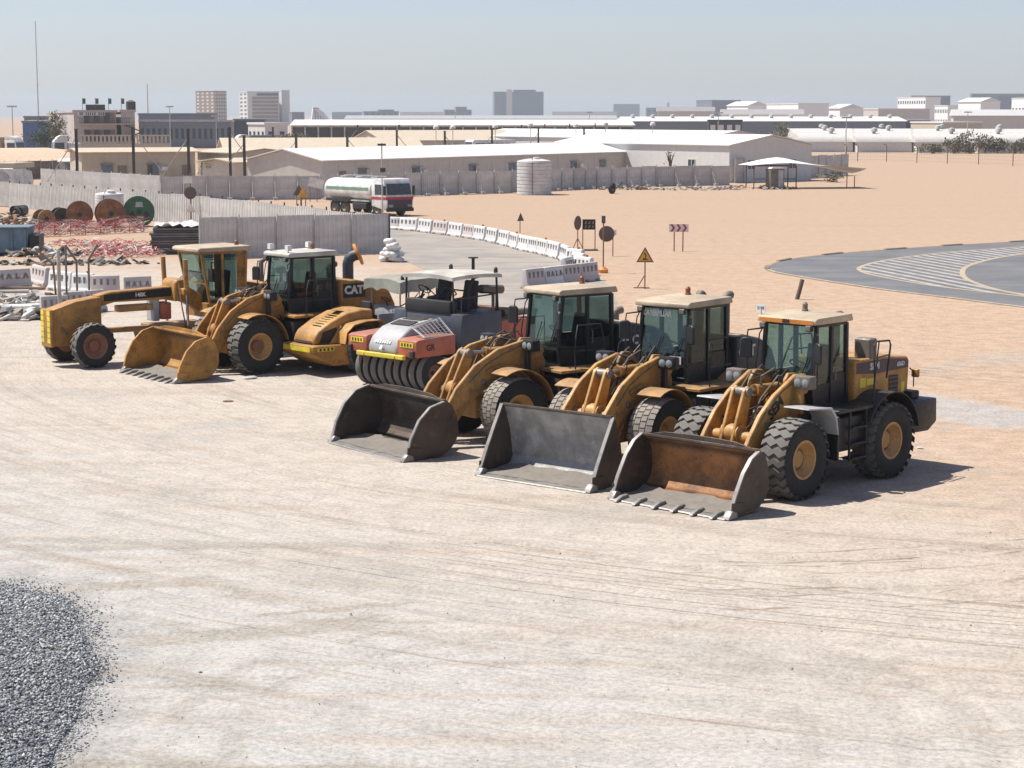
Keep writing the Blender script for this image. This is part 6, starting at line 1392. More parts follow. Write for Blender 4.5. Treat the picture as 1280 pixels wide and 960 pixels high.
# stack of grey sheets under a white tarpaulin
p = P(222, 318); st = thing('board_stack', 'stack of dark grey sheets under crumpled white tarpaulin beside the grey hoarding', 'boards', (p.x, p.y + 1.2, 0), R(8)); rd = random.Random(8)
for k in range(11):
    z = k * .13; MB().box(-1.5 + rd.uniform(-.15, .15), 1.5 + rd.uniform(-.15, .15), -1.1, 1.1, z, z + .10, Matrix.Rotation(R(rd.uniform(-3, 3)), 4, 'Z')).build('board', M['exh' if k % 3 else 'dkgrey'], st)
n = 14; vs = []
for i in range(n):
    for j in range(n): x = -1.4 + 2.6 * i / (n - 1); y = -1.1 + 2.2 * j / (n - 1); vs.append((x, y, 1.45 + rd.uniform(0, .22) + .16 * math.sin(x * 3) * (1 - abs(y)) - (.5 if i in (0, n - 1) else 0) * rd.random()))
tp = MB().add(vs, [(i * n + j, i * n + j + 1, (i + 1) * n + j + 1, (i + 1) * n + j) for i in range(n - 1) for j in range(n - 1)]).build('tarpaulin', M['white'], None, smooth=60); tp.location = st.location; tp.rotation_euler = st.rotation_euler
tag(tp, 'crumpled white tarpaulin draped on the stack of grey sheets', 'tarpaulin')
M['skip'] = paint('blue_skip_paint', (.10, .19, .26), .3, .6, wear=RUST, wearamt=.3)
p = P(6, 320); sk = thing('waste_skip', 'ribbed blue grey waste skip at the yard edge', 'skip', (p.x - .3, p.y + 1.0, 0), R(5))
MB().prism([(-2.2, .15), (-2.6, 1.45), (1.5, 1.45), (1.35, .15)], -1.0, 1.0).build('body', M['skip'], sk, .03)
for x in (-1.8, -1.0, -.2, .6, 1.3): MB().box(x - .06, x + .06, -1.08, -1.0, .15, 1.42).build('rib', M['skip'], sk, .01)
MB().box(-2.65, 1.56, -1.08, 1.08, 1.45, 1.55).build('rim', M['skip'], sk, .02); MB().box(-1.9, 1.3, -.9, .9, 0, .16).build('runner', M['black2'], sk); MB().box(1.5, 2.0, -.9, .9, .1, 1.1).build('end_bracket', M['black2'], sk, .03)
def heap(name, label, px, py, rx, ry, hh, mats, n, seed, cat):
    p = P(px, py); r = thing(name, label, cat, (p.x, p.y, 0)); rd = random.Random(seed); ms = [MB() for _ in mats]
    for i in range(n):
        a = rd.uniform(0, 6.28); q = rd.random() ** .5; x, y = rx * q * math.cos(a), ry * q * math.sin(a); z = hh * max(0, 1 - q) * rd.uniform(.3, 1)
        s = rd.uniform(.04, .14); T = Matrix.Translation((x, y, z + s * .3)) @ Matrix.Rotation(rd.uniform(0, 6), 4, 'Z') @ Matrix.Rotation(rd.uniform(-.6, .6), 4, 'Y')
        rd.choice(ms).box(-s * rd.uniform(1, 4), s * rd.uniform(1, 4), -s, s, -s * .4, s * .4, T)
    for m, mm in zip(ms, mats):
        if m.v: tag(m.build('scraps', M[mm], r, .0, smooth=0), kind='stuff')
heap('scrap_heap', 'heap of dark pipes and mixed scrap behind the blue skip', 10, 284, 3.4, 2.0, 1.2, ('exh', 'wood', 'rust', 'conc', 'wallc'), 190, 3, 'rubbish')
heap('rubbish_heap', 'pale rubbish and rags spilled beside the blue skip', 50, 320, 2.0, 1.1, .6, ('conc', 'wallc', 'wood', 'post', 'exh'), 150, 4, 'rubbish')
heap('rubbish_heap', 'dark broken timber on the yard before the tape', 120, 318, 1.9, .8, .35, ('wood', 'black2', 'exh'), 46, 5, 'rubbish')
heap('rubble_heap', 'grey broken rubble at the yard edge beside the grader nose', 12, 398, 2.6, .9, .35, ('conc', 'post', 'exh'), 220, 6, 'rubble')
heap('rubble_heap', 'low strip of grey rubble in front of the lettered barrier', 20, 378, 2.5, 1.0, .15, ('conc', 'post', 'exh'), 60, 16, 'rubble')
heap('rubble_heap', 'litter and stones by the shelter frame at the camp corner', 945, 236, 5, 2.5, .5, ('conc', 'post', 'wood', 'rustpost'), 70, 12, 'rubble')
heap('rubble_heap', 'strip of debris along the foot of the long camp hoarding', 870, 237, 5, 2.0, .3, ('conc', 'post', 'exh'), 70, 13, 'rubble')
heap('rubble_heap', 'brown debris heap at the foot of the camp hoarding by the tyre', 780, 237, 2.6, .8, .7, ('wood', 'exh', 'conc'), 60, 14, 'rubble')
p = P(765, 242); ty = MB().lathe([(.25, -.14), (.5, -.15), (.56, 0), (.5, .15), (.25, .14)], 20, (0, 0, .5), 'y', closed=True).build('old_tyre', M['tyre']); ty.location = p; ty.rotation_euler = (0, 0, R(60)); tag(ty, 'old tyre standing at the foot of the camp hoarding', 'tyre')
for i, (x, y, L_, w_, a, mm) in enumerate(((35, 384, 2.2, .5, 25, 'white'), (10, 386, 1.8, .35, 5, 'white'), (22, 362, 2.4, .25, -3, 'wood'), (12, 366, 1.6, .3, 8, 'post'))):
    p = P(x, y); b_ = MB().box(-L_ / 2, L_ / 2, -w_ / 2, w_ / 2, .02, .12).build('plank', M[mm], None, .01); b_.location = (p.x, p.y, 0); b_.rotation_euler = (0, 0, R(a))
    tag(b_, ['white panel lying askew behind the grader nose', 'white panel lying flat at the yard edge', 'long brown plank beside the lettered barrier', 'grey plank lying below the lettered barrier'][i], 'plank')
heap('rubble_heap', 'thin litter of boards and wire between the tape and the barriers', 90, 330, 4.5, 1.2, .2, ('wood', 'black2', 'exh', 'conc'), 90, 31, 'rubble')
heap('rubble_heap', 'stone rubble and planks under the barbed-arm posts', 60, 376, 2.6, 1.2, .25, ('conc', 'post', 'wood', 'exh'), 120, 32, 'rubble')
for i, (x, y, L_) in enumerate(((24, 268, .9), (27, 270, .7), (20, 271, .8))):
    p = P(x, y); o = MB().lathe([(.34, -L_), (.34, L_), (.28, L_), (.28, -L_)], 18, (0, 0, .34), 'y', closed=True).build('pipe', M['black2']); o.location = p; o.rotation_euler = (0, 0, R(10 * i - 12))
    tag(o, ['long black pipe length on the scrap heap side of the drums', 'short black pipe length in front of the long one', 'middle black pipe length lying askew by the scrap heap'][i], 'pipe')
# posts with barbed-wire arms behind the grader
BP = [(72, 396, 300, -1, 'wood'), (75, 400, 302, 0, 'conc'), (84, 393, 312, 0, 'exh'), (97, 391, 303, -1, 'exh'), (112, 389, 300, 1, 'exh')]
for i, (x, y, yt, arm, mm) in enumerate(BP):
    p = P(x, y); H_ = 2.55; r = thing('fence_post', ['leaning fence post with long left arm behind the grader nose', 'thick pale concrete fence post behind the grader nose', 'plain thin fence post between the concrete post and the armed posts', 'thin fence post with arm bent to the left behind the grader', 'thin fence post with arm bent to the right behind the grader'][i], 'post', tuple(p))
    MB().tube([(0, 0, 0), (.02 if i else -.1, 0, H_ - (.55 if arm else 0))], .07 if i == 1 else .04, 8).build('shaft', M[mm], r)
    if arm: MB().tube([(.02 if i else -.1, 0, H_ - .58), (arm * (.75 if i == 0 else .38), 0, H_)], .045, 6).build('arm', M[mm], r)
p = P(258, 330)
# white sacks at the end of the near hoarding
p = P(490, 327); sk = thing('sack_pile', 'pile of white sacks at the corner of the corrugated hoarding', 'sacks', (p.x, p.y, 0)); rd = random.Random(1)
for k in range(13):
    z = (0, .0, .0, .0, .0, .28, .28, .28, .28, .55, .55, .8, 1.05)[k]; m = MB(); m.lathe([(.05, -.42), (.22, -.36), (.26, -.15), (.24, .1), (.27, .3), (.15, .4), (.04, .42)], 12, (0, 0, 0), 'x')
    o = m.build('sack', M['white'], sk, smooth=60); o.location = (rd.uniform(-.5, .5) * (1 - z * .6), rd.uniform(-.5, .5) * (1 - z * .6), z + .18); o.rotation_euler = (rd.uniform(-.2, .2), rd.uniform(-.3, .3), rd.uniform(0, 6)); o.scale = (.85, .85, .6); o.location *= .85
# a few stones and bits by the machines' feet
for i, (x, y, s, mm) in enumerate(((285, 502, .1, 'wood'), (313, 473, .16, 'post'), (1150, 560, .07, 'post'))):
    p = P(x, y); o = MB().lathe([(.01, -.3), (.6, -.2), (1, 0), (.7, .3), (.01, .4)], 7, (0, 0, .3)).build('stone', M[mm], None, smooth=0); o.location = p; o.scale = (s * 1.6, s, s * .6); o.rotation_euler = (0, 0, i)
    tag(o, ['dark flat stone in the yard before the far bucket', 'pale stone beside the ochre loader wheel', 'small white litter lump behind the end loader'][i], 'stone')

# ------------------------------------------------------------------ shelter, toilet, right hand fence
p = P(983, 236); sh = thing('fabric_shelter', 'torn white fabric shelter on a rusty frame at the camp corner', 'shelter', (p.x, p.y, 0), R(8))
W_ = [(-3.4, 0), (-3.4, 3), (1.0, 0), (1.0, 3), (3.6, .5), (3.6, 3.5)]
for x, y in W_[:4]: MB().tube([(x, y, 0), (x, y, 2.35)], .06, 6).build('post', M['signback'], sh)
for x, y in ((7.6, 1.5), (7.6, 4)): MB().tube([(x, y, 0), (x, y, 1.2)], .05, 6).build('post', M['signback'], sh)
MB().tube([(-3.4, 0, 1.0), (1.0, 0, 1.0)], .04, 6).tube([(-3.4, 0, 2.3), (1.0, 0, 2.3)], .05, 6).tube([(-3.4, 3, 2.3), (1.0, 3, 2.3)], .05, 6).build('rail', M['signback'], sh)
n = 16; vs = []
for i in range(n):
    for j in range(8):
        u = i / (n - 1); v = j / 7; x = -3.9 + 12.2 * u; z = 2.36 + (.75 * math.sin(min(1, u * 1.7) * math.pi * .5 * 1.3) - max(0, u - .35) * 2.6) * (.35 + .65 * v) ; vs.append((x, -.3 + 4.8 * v, max(1.05, z) + .03 * math.sin(9 * u + 5 * v)))
MB().add(vs, [(i * 8 + j, i * 8 + j + 1, (i + 1) * 8 + j + 1, (i + 1) * 8 + j) for i in range(n - 1) for j in range(7)]).build('fabric', M['roofw'], sh, smooth=60)
p = P(972, 236.5); tl = thing('portable_toilet', 'grey portable toilet cabin standing under the fabric shelter', 'toilet', (p.x, p.y, 0), R(20))
MB().box(-.75, .75, -.0, 1.2, 0, 2.05).build('cabin', M['exh'], tl, .03); MB().box(.05, .62, -.03, -.003, .1, 1.9).build('door', M['ltgrey'], tl); MB().prism([(-.8, 2.05), (.8, 2.05), (.6, 2.2), (-.6, 2.2)], -.05, 1.25).build('roof', M['roofw'], tl)
fr_ = thing('wire_fence', 'wire fence on rusty angled posts across the sand on the right', 'fence', tuple(P(1058, 202)))
o = P(1058, 202); FP = [P(*q) for q in ((1058, 202), (1072, 201.5), (1108, 202), (1146, 203.5), (1184, 204.5), (1223, 205.5), (1266, 207.5), (1310, 209))]
for i, q in enumerate(FP):
    MB().tube([(0, 0, 0), (0, 0, 2.3), (-.15, 0, 2.6), (-.5, 0, 2.8)], .07, 6).build('post', M['rustpost'], fr_, loc=q - o)
m = MB()
for a, b in zip(FP[:-1], FP[1:]):
    for z in (.3, .8, 1.3, 1.8, 2.25): m.tube([a - o + Vector((0, 0, z)), b - o + Vector((0, 0, z))], .012, 4)
    n = int((b - a).length / .5)
    for k in range(n): c0 = a.lerp(b, k / n) - o; m.tube([c0 + Vector((0, 0, .1)), c0 + Vector((0, 0, 2.25))], .006, 3)
tag(m.build('wire_mesh', M['rustpost'], fr_), kind='stuff')
fr2 = thing('wire_fence', 'farther wire fence on rusty posts in front of the round roofed barracks', 'fence', tuple(P(1045, 187))); o = P(1045, 187)
FP = [P(*q) for q in ((1045, 188), (1067, 187), (1079, 187), (1090, 186.5), (1101, 186), (1112, 185.5), (1123, 185), (1134, 185), (1155, 186), (1167, 187), (1182, 187.5), (1198, 188), (1220, 189), (1241, 190), (1263, 190.5), (1285, 191))]
for q in FP: MB().tube([(0, 0, 0), (0, 0, 2.3), (-.2, 0, 2.6)], .07, 5).build('post', M['rustpost'], fr2, loc=q - o)
m = MB()
for a, b in zip(FP[:-1], FP[1:]):
    for z in (.5, 1.2, 1.9, 2.3): m.tube([a - o + Vector((0, 0, z)), b - o + Vector((0, 0, z))], .02, 4)
tag(m.build('wire', M['rustpost'], fr2), kind='stuff')
# ------------------------------------------------------------------ buildings beyond the camp
PHI = R(38)
M['roofd'] = paint('round_roof_sheet', (.54, .52, .49), .1, .7, var=.06)
M['farw'] = paint('far_white_wall', (.80, .79, .77), .05, .7, var=.03)
def block(name, label, xl, xc, xr, ytop, Yc, wall, roof='flat', roofm='roofw', wl=(0, 0), wr=(0, 0), phi=PHI, hr=1.5, wallR=None, wsize=(.5, .55), cat='building', pane='pane', dep=None, group=None):
    """corner nearest the viewer at photo column xc, faces running back to columns xl and xr"""
    c = AT(xc, ytop, Yc); H_ = c.z; cx, cy = c.x, c.y
    def span(dx, dy, px):
        u = (px - 640) / FPX; return (u * cy - cx) / (dx - u * dy)
    u = (math.cos(phi), math.sin(phi)); v = (-u[1], u[0])
    Lr = abs(span(*u, xr)) if xr > xc else 12.0; Ll = abs(span(*v, xl)) if xl < xc else 12.0
    if dep: Ll = dep
    r = thing(name, label, cat, (cx, cy, 0), phi, group)
    MB().box(0, Lr, 0, Ll, 0, H_ - (.4 if roof == 'flat' else 0)).build('wall', M[wall], r, smooth=0)
    if wallR: MB().box(.02, Lr - .02, -.12, -.004, .02, H_ - .45).build('front_cladding', M[wallR], r, smooth=0)
    if roof == 'flat':
        MB().box(-.2, Lr + .2, -.2, Ll + .2, H_ - .4, H_).build('parapet', M[roofm], r, smooth=0)
    elif roof == 'gableR':                          # ridge runs back, gable on the right hand face
        MB().prism([(-.5, H_), (Lr + .5, H_), (Lr / 2, H_ + hr)], -.5, Ll + .5).build('roof', M[roofm], r, smooth=0)
    elif roof == 'gableL':                          # ridge runs along the right hand face
        MB().prism([(-.5, H_), (Ll + .5, H_), (Ll / 2, H_ + hr)], -.5, Lr + .5, 'x').build('roof', M[roofm], r, smooth=0)
    def wins(n, rows, L, place, key):
        if not n: return
        fw, fh = L / n, (H_ - 1.2) / rows; m = MB().box(-fw * wsize[0] / 2, fw * wsize[0] / 2, -.06, 0, -fh * wsize[1] / 2, fh * wsize[1] / 2).mesh('window', M[pane])
        for i in range(n):
            for j in range(rows): place(m, fw * (i + .5), .7 + fh * (j + .5))
    off = -.125 if wallR else -.003
    wins(wr[0], wr[1], Lr, lambda m, a, z: inst('window', m, r, (a, off, z)), 'r')
    wins(wl[0], wl[1], Ll, lambda m, a, z: inst('window', m, r, (-.003, a, z), (0, 0, R(-90))), 'l')
    return r, H_, Lr, Ll
def windows_band(r, L, zs, m, h=.8): 
    for z in zs: MB().box(.5, L - .5, -.08, -.003, z, z + h).build('window_band', M[m], r, smooth=0)
# the balconied inn on the left
r, H_, Lr, Ll = block('inn', 'pale pink inn with dark balconies, outside stairs and small flags on its roof', 64, 92, 150, 137.5, 320, 'pink', phi=R(14), roofm='pink')
for z in (H_ * .36, H_ * .72):
    b_ = MB().box(.8, Lr + 2.5, -1.6, -.003, z - .12, z + .06).build('balcony', M['pink'], r); m = MB()
    for k in range(24): m.box(.9 + k * (Lr + 1.4) / 24, .98 + k * (Lr + 1.4) / 24, -1.55, -1.5, z + .06, z + .95)
    m.box(.8, Lr + 2.5, -1.56, -1.49, z + .92, z + 1.0); m.build('railing', M['signback'], b_)
    for k in range(6): MB().box(1.6 + k * (Lr - 2) / 6, 2.6 + k * (Lr - 2) / 6, -.05, -.003, z + .1, z + 2.0).build('door', M['brown' if k % 2 else 'pane'], r)
sg = MB().box(.6, Lr * .75, -.12, -.003, H_ - .9, H_ - .2).build('name_board', M['white'], r)
ml = MB(); rm_ = random.Random(6)
for k in range(13):
    if k not in (2, 8): ml.box(.9 + k * Lr * .05, .9 + k * Lr * .05 + Lr * rm_.uniform(.025, .038), -.14, -.121, H_ - .82, H_ - rm_.uniform(.28, .45))
ml.build('sign_letters', M['signback'], sg)
for k in range(4): MB().tube([(1.5 + k * 2.1, 1, H_), (1.5 + k * 2.1, 1, H_ + 2.0)], .04, 5).box(1.5 + k * 2.1, 2.0 + k * 2.1, .98, 1.02, H_ + 1.0, H_ + 1.9).build('flag', M['signback' if k % 2 else 'drumg'], r)
MB().box(Lr * .3, Lr * .75, 1.0, 4, H_, H_ + .9).build('roof_house', M['dkpost'], r)
r2, h2, l2, _ = block('stair_wing', 'pale wing with outside stairs at the end of the inn', 150, 151, 173, 137, 322, 'pink', phi=R(14), roofm='pink')
m = MB()
for z0, z1, d_ in ((H_ * .72, H_ * .4, 1), (H_ * .4, .3, -1)):
    m.slab([(0, -1.2, z0), (3.4, -1.2, (z0 + z1) / 2), (3.4, -.1, (z0 + z1) / 2), (0, -.1, z0)], .2).slab([(3.4, -1.2, (z0 + z1) / 2), (0, -1.2, z1), (0, -.1, z1), (3.4, -.1, (z0 + z1) / 2)], .2)
m.build('staircase', M['signback'], r2); MB().lathe([(.8, 0), (.8, 1.3), (.2, 1.6), (.01, 1.6)], 14, (l2 * .8, 3, h2)).build('roof_tank', M['dkpost'], r2)
wl_ = thing('terrace_wall', 'pale balustraded terrace wall below the inn', 'wall', tuple(AT(98, 175, 300).xy.to_3d()), R(6))
MB().box(0, 14, -.2, .2, 0, 3.0).build('wall', M['wallc'], wl_); m = MB()
for k in range(22): m.box(.2 + k * .62, .5 + k * .62, -.12, .12, 3.0, 4.1)
m.box(-.1, 14.1, -.2, .2, 4.1, 4.3); m.build('balustrade', M['wallc'], wl_)
block('warehouse', 'blue sheeted warehouse behind the left lorries', 20, 28, 62, 151, 380, 'blue', phi=R(12), roofm='slate')
block('warehouse', 'grey tall warehouse showing above the blue sheeted one', 29, 30, 61, 145, 460, 'slate', phi=R(10), roofm='slate', wr=(2, 1), pane='ltgrey')
block('warehouse', 'long blue grey warehouse beside the inn', 172, 173, 271, 141.5, 520, 'slate', phi=R(4), roofm='slate')
r, H_, Lr, Ll = block('office_row', 'two storey blue grey office row with dark windows in front of the long warehouse', 173, 174, 292, 150, 430, 'slate', phi=R(4), roofm='ltgrey', wr=(16, 1), wsize=(.5, .45))
block('warehouse', 'dark blue hall with white framed gable beside the office row', 291, 292, 334, 148.5, 480, 'dkgrey', phi=R(6), roofm='slate')
block('house', 'small white house with tall narrow windows behind the camp', 313, 331, 362, 153, 360, 'wallw', phi=R(30), wl=(4, 1), wr=(2, 1), wsize=(.4, .5))
# towers
r, H_, Lr, Ll = block('apartment_tower', 'tan and brown apartment tower on the skyline', 249, 268, 287, 113.5, 1500, 'brown', wl=(4, 9), wr=(5, 9), phi=R(42), roofm='brown', pane='wallw', wsize=(.45, .5))
r, H_, Lr, Ll = block('hotel_tower', 'white horizontal banded office tower on the skyline', 303, 309, 352, 114, 1350, 'wallw', wl=(2, 8), phi=R(14), roofm='wallw', wsize=(.6, .5))
for k in range(8): MB().box(Lr * (.15 if k % 7 else .3), Lr * .97, -.4, -.005, 2.5 + k * (H_ - 3) / 8, 4.2 + k * (H_ - 3) / 8).build('window_band', M['brown' if k < 7 else 'pane'], r)
block('tower_slab', 'white slab wing beside the banded office tower', 350, 352, 365, 112.5, 1380, 'wallw', phi=R(20))
block('office_block', 'grey low block right of the banded tower', 364, 365, 383, 140, 1300, 'slate', phi=R(10), roofm='slate')
# sail shaped white hall
p = AT(392, 148, 1500); s_ = thing('sail_hall', 'white sail shaped hall on the skyline', 'building', (p.x, p.y, 0), R(10))
MB().prism([(-2, 0), (14, 0), (12, 4), (8, 9), (3, 12.5), (0, 13)], 0, 12).build('shell', M['wallw'], s_, smooth=0)
for k in range(4): MB().prism([(1 + k * 2.6, 0), (2 + k * 2.6, 0), (1.4 + k * 2.0, 10.5 - k * 1.8), (.6 + k * 2.0, 11 - k * 1.8)], -.1, -.005).build('window_strip', M['paneb'], s_)
r, H_, Lr, Ll = block('twin_tower', 'wide grey blue block of flats alone on the skyline', 616, 618, 679, 114.5, 2300, 'slate', wr=(26, 11), phi=R(6), roofm='slate', pane='paneb', wsize=(.55, .5))
MB().box(Lr * .24, Lr * .36, -1.0, 3, 0, H_ + 2.5).build('stair_core', M['wallg'], r); MB().box(Lr * .40, Lr * .85, 4, 10, H_, H_ + 2.2).build('plant_room', M['slate'], r)
for (lab, a, b, y, Yd, mt) in (('low hazy flats with roof mast left of the skyline gap', 455, 500, 139, 1900, 'slate'), ('small hazy roof block on the left skyline', 474, 494, 137, 2000, 'slate'), ('hazy low building beside the wide block of flats', 556, 590, 137, 2200, 'slate'), ('hazy square block left of the wide flats', 570, 584, 133.5, 2100, 'slate'),
        ('very faint flats right of the wide block', 767, 798, 130, 3200, 'slate'), ('hazy low factory with chimney on the skyline', 808, 845, 134.5, 2400, 'slate'), ('faint low ridge of roofs at the middle skyline', 690, 770, 139.5, 3000, 'wallg'), ('faint grey roofs at the far left skyline', 415, 455, 140, 2600, 'slate'), ('faint low roofs right of the factory chimney', 840, 900, 137.5, 2600, 'wallg'), ('faint low roofs between the white tower and the flats', 500, 560, 140, 2700, 'wallg')):
    block('skyline_block', lab, a - 1, a, b, y, Yd, mt, phi=R(5), roofm=mt, wr=(6, 2) if Yd < 2500 else (0, 0), wsize=(.4, .35))
p = AT(835, 128, 2395); c = MB().tube([(0, 0, 0), (0, 0, p.z)], [2.0, 1.5], 10).build('chimney', M['conc']); c.location = (p.x, p.y, 0); tag(c, 'tall thin factory chimney on the hazy skyline', 'chimney')
# long white roofed depot behind the camp
r, H_, Lr, Ll = block('depot', 'very long depot with white roof and dark open front behind the camp', 364, 365, 790, 156.5, 430, 'wallg', 'gableL', phi=R(1.5), hr=1.2, wallR='dkpost', dep=24)
for k in range(26): MB().box(Lr * k / 26 - .15, Lr * k / 26 + .15, -.5, -.13, 0, H_ - .1).build('column', M['post'], r)
r, H_, Lr, Ll = block('depot', 'second long white roofed depot showing above the first', 430, 432, 770, 148.5, 640, 'wallg', 'gableL', 'ltgrey', phi=R(1.5), hr=1.1, wallR='slate', dep=24)
r, H_, Lr, Ll = block('depot', 'long slate walled warehouse with white roof on the right', 780, 782, 1128, 151.5, 560, 'slate', 'gableL', phi=R(2), hr=1.3, wr=(0, 0), dep=24)
for k in range(14): MB().lathe([(.5, 0), (.5, .5), (.8, .6), (.7, 1.0), (.05, 1.2)], 10, (Lr * (k + .5) / 14, 8, H_ + .8)).build('roof_vent', M['post'], r)
r, H_, Lr, Ll = block('depot', 'dark blue end bay of the slate warehouse', 1100, 1120, 1158, 149, 585, 'dkgrey', phi=R(8), roofm='roofw')
block('canopy_bay', 'open loading bay with dark roof between the two long depots', 885, 886, 925, 149.5, 540, 'dkpost', phi=R(3), roofm='dkpost', wr=(4, 1), pane='wallw', wsize=(.6, .6))
# white industrial sheds on the right
for (lab, xl, xc, xr, y, Yd, wl2, rf, wm) in (
    ('hazy grey frame of a hall under construction on the right skyline', 868, 890, 923, 125, 1500, (0, 0), 'flat', 'slate'),
    ('pale gabled shed left of the tall white shed', 906, 935, 955, 132, 900, (0, 0), 'gableR', 'wallw'),
    ('tall white shed with grey end in the middle of the right skyline', 955, 998, 1032, 129, 850, (0, 0), 'flat', 'wallw'),
    ('white shed with dark panel beside the tall white shed', 1030, 1050, 1075, 135.5, 880, (1, 1), 'gableR', 'wallw'),
    ('white and grey shed in front of the office building', 1075, 1098, 1157, 135.5, 800, (0, 0), 'flat', 'wallg'),
    ('white office building with many small windows on the right skyline', 1117, 1157, 1170, 121, 1200, (12, 3), 'flat', 'wallw'),
    ('hazy slab behind the white office building', 1136, 1140, 1182, 119.5, 1600, (0, 0), 'flat', 'slate'),
    ('low white block with window rows right of the office building', 1163, 1185, 1192, 131.5, 1100, (8, 2), 'flat', 'wallw'),
    ('white cube shed with grey end on the right', 1192, 1226, 1244, 127, 950, (0, 0), 'gableR', 'wallw'),
    ('hazy long ridge building at the far right skyline', 1206, 1215, 1277, 117, 2000, (0, 0), 'flat', 'slate'),
    ('hazy building behind the cube shed', 1240, 1247, 1262, 120, 1700, (0, 0), 'flat', 'slate'),
    ('cream shed with a row of slots at the right edge', 1258, 1290, 1330, 122, 1000, (6, 1), 'flat', 'wallw'),
    ('long white roofed hall below the sheds at the right edge', 1190, 1192, 1300, 144.5, 640, (0, 0), 'gableL', 'wallg'),
    ('cream low block with small dark windows beside the dark bay', 1134, 1179, 1222, 152, 520, (10, 1), 'flat', 'wallc'),
    ('low pale hall left of the gabled shed', 820, 822, 890, 139, 900, (0, 0), 'gableL', 'wallg'),
    ('low white hall behind the slate warehouse', 900, 902, 1000, 143, 760, (0, 0), 'gableL', 'wallw')):
    block('shed', lab, xl, xc, xr, y, Yd, 'farw' if wm == 'wallw' else wm, rf, 'roofw' if wm != 'slate' else 'slate', wl=wl2, phi=R(20) if xr - xc < 60 and xc - xl > 8 else R(3), hr=2.0, wsize=(.5, .35))
# round roofed barracks on the right
def barrel(label, xa, xb, ybase, he, dep, seed):
    a, b = P(xa, ybase), P(xb, ybase); d = b - a; L = d.length; ang = math.atan2(d.y, d.x); r = thing('round_barrack', label, 'barrack', (a.x, a.y, 0), ang, 'round roofed barracks beyond the wire fence')
    MB().box(0, L, 0, dep, 0, he).build('wall', M['wallw'], r, smooth=0)
    arc = [(dep / 2 - (dep / 2 + .3) * math.cos(math.pi * k / 10), he + 1.7 * math.sin(math.pi * k / 10)) for k in range(11)]
    MB().prism(arc, -.4, L + .4, 'x').build('roof', M['roofd'], r, smooth=40)
    rd = random.Random(seed); n = int(L / 9)
    for k in range(n):
        x = L * (k + .5 + rd.uniform(-.2, .2)) / n; v_ = MB().lathe([(.35, he + 1.5), (.35, he + 2.0), (.75, he + 2.1), (.6, he + 2.7), (.05, he + 2.9)], 12, (x, dep * .4, 0)).build('roof_vent', M['signback' if k % 2 else 'post'], r)
    m = MB()
for ri, (yb, hb, rn) in enumerate(((190.0, 2.0, 'nearest'), (184.5, 2.2, 'second'), (180, 2.2, 'third'))):
    for ci, (xa, xb) in enumerate(((1000 - 6 * ri, 1066), (1072, 1140), (1146, 1216), (1222, 1300))):
        barrel('%s row round roofed barrack %s' % (rn, ('beside the gabled hall', 'before the slate warehouse end', 'behind the scrub hedge middle', 'behind the thick end of the scrub hedge')[ci]), xa, xb, yb + ci * .4, hb, 9, ri * 5 + ci)
# fence along the scrub at the right edge
# masts and lamp standards
for i, (x, yt, Yd, r0, lab) in enumerate(((44, 26, 900, .35, 'very tall thin guyed mast on the left skyline'), (184, 105, 1300, .5, 'short lattice mast behind the long warehouse'), (15, 134, 330, .12, 'lamp standard above the blue warehouse'), (212, 134, 420, .12, 'lamp standard before the office row'), (270, 146, 330, .10, 'lamp standard left of the tan tower'), (395, 136, 500, .12, 'lamp standard before the sail hall'),
        (569, 141, 480, .12, 'lamp standard left of the coach'), (737, 141, 480, .12, 'lamp standard before the long depot'), (898, 142, 330, .10, 'lamp standard behind the gabled hall'), (1058, 148, 312, .11, 'lamp standard at the wire fence corner'), (1210, 141, 390, .11, 'lamp standard before the round roofed barracks'))):
    p = AT(x, yt, Yd); r = thing('mast', lab, 'mast', (p.x, p.y, 0)); MB().tube([(0, 0, 0), (0, 0, p.z)], [r0, r0 * .6], 6).build('shaft', M['post' if i != 1 else 'conc'], r)
    if i > 1: MB().box(-.8, .8, -.2, .2, p.z, p.z + .25).build('lamp_head', M['post'], r)
# domed floodlights on the roofs in the middle
for i, (x, y) in enumerate(((545, 160), (566, 160), (619, 159), (663, 157), (720, 158), (757, 156), (816, 156))):
    Yd = 300; p = AT(x, y, Yd); r = thing('flood_lamp', 'domed white flood lamp on a thin stem above the barracks', 'lamp', (p.x, p.y, 0), 0, 'domed lamps above the barracks'); MB().tube([(0, 0, 0), (0, 0, p.z)], .06, 5).build('stem', M['post'], r)
    MB().lathe([(.45, p.z - .1), (.4, p.z + .25), (.2, p.z + .42), (.01, p.z + .45)], 12).build('dome', M['white'], r)

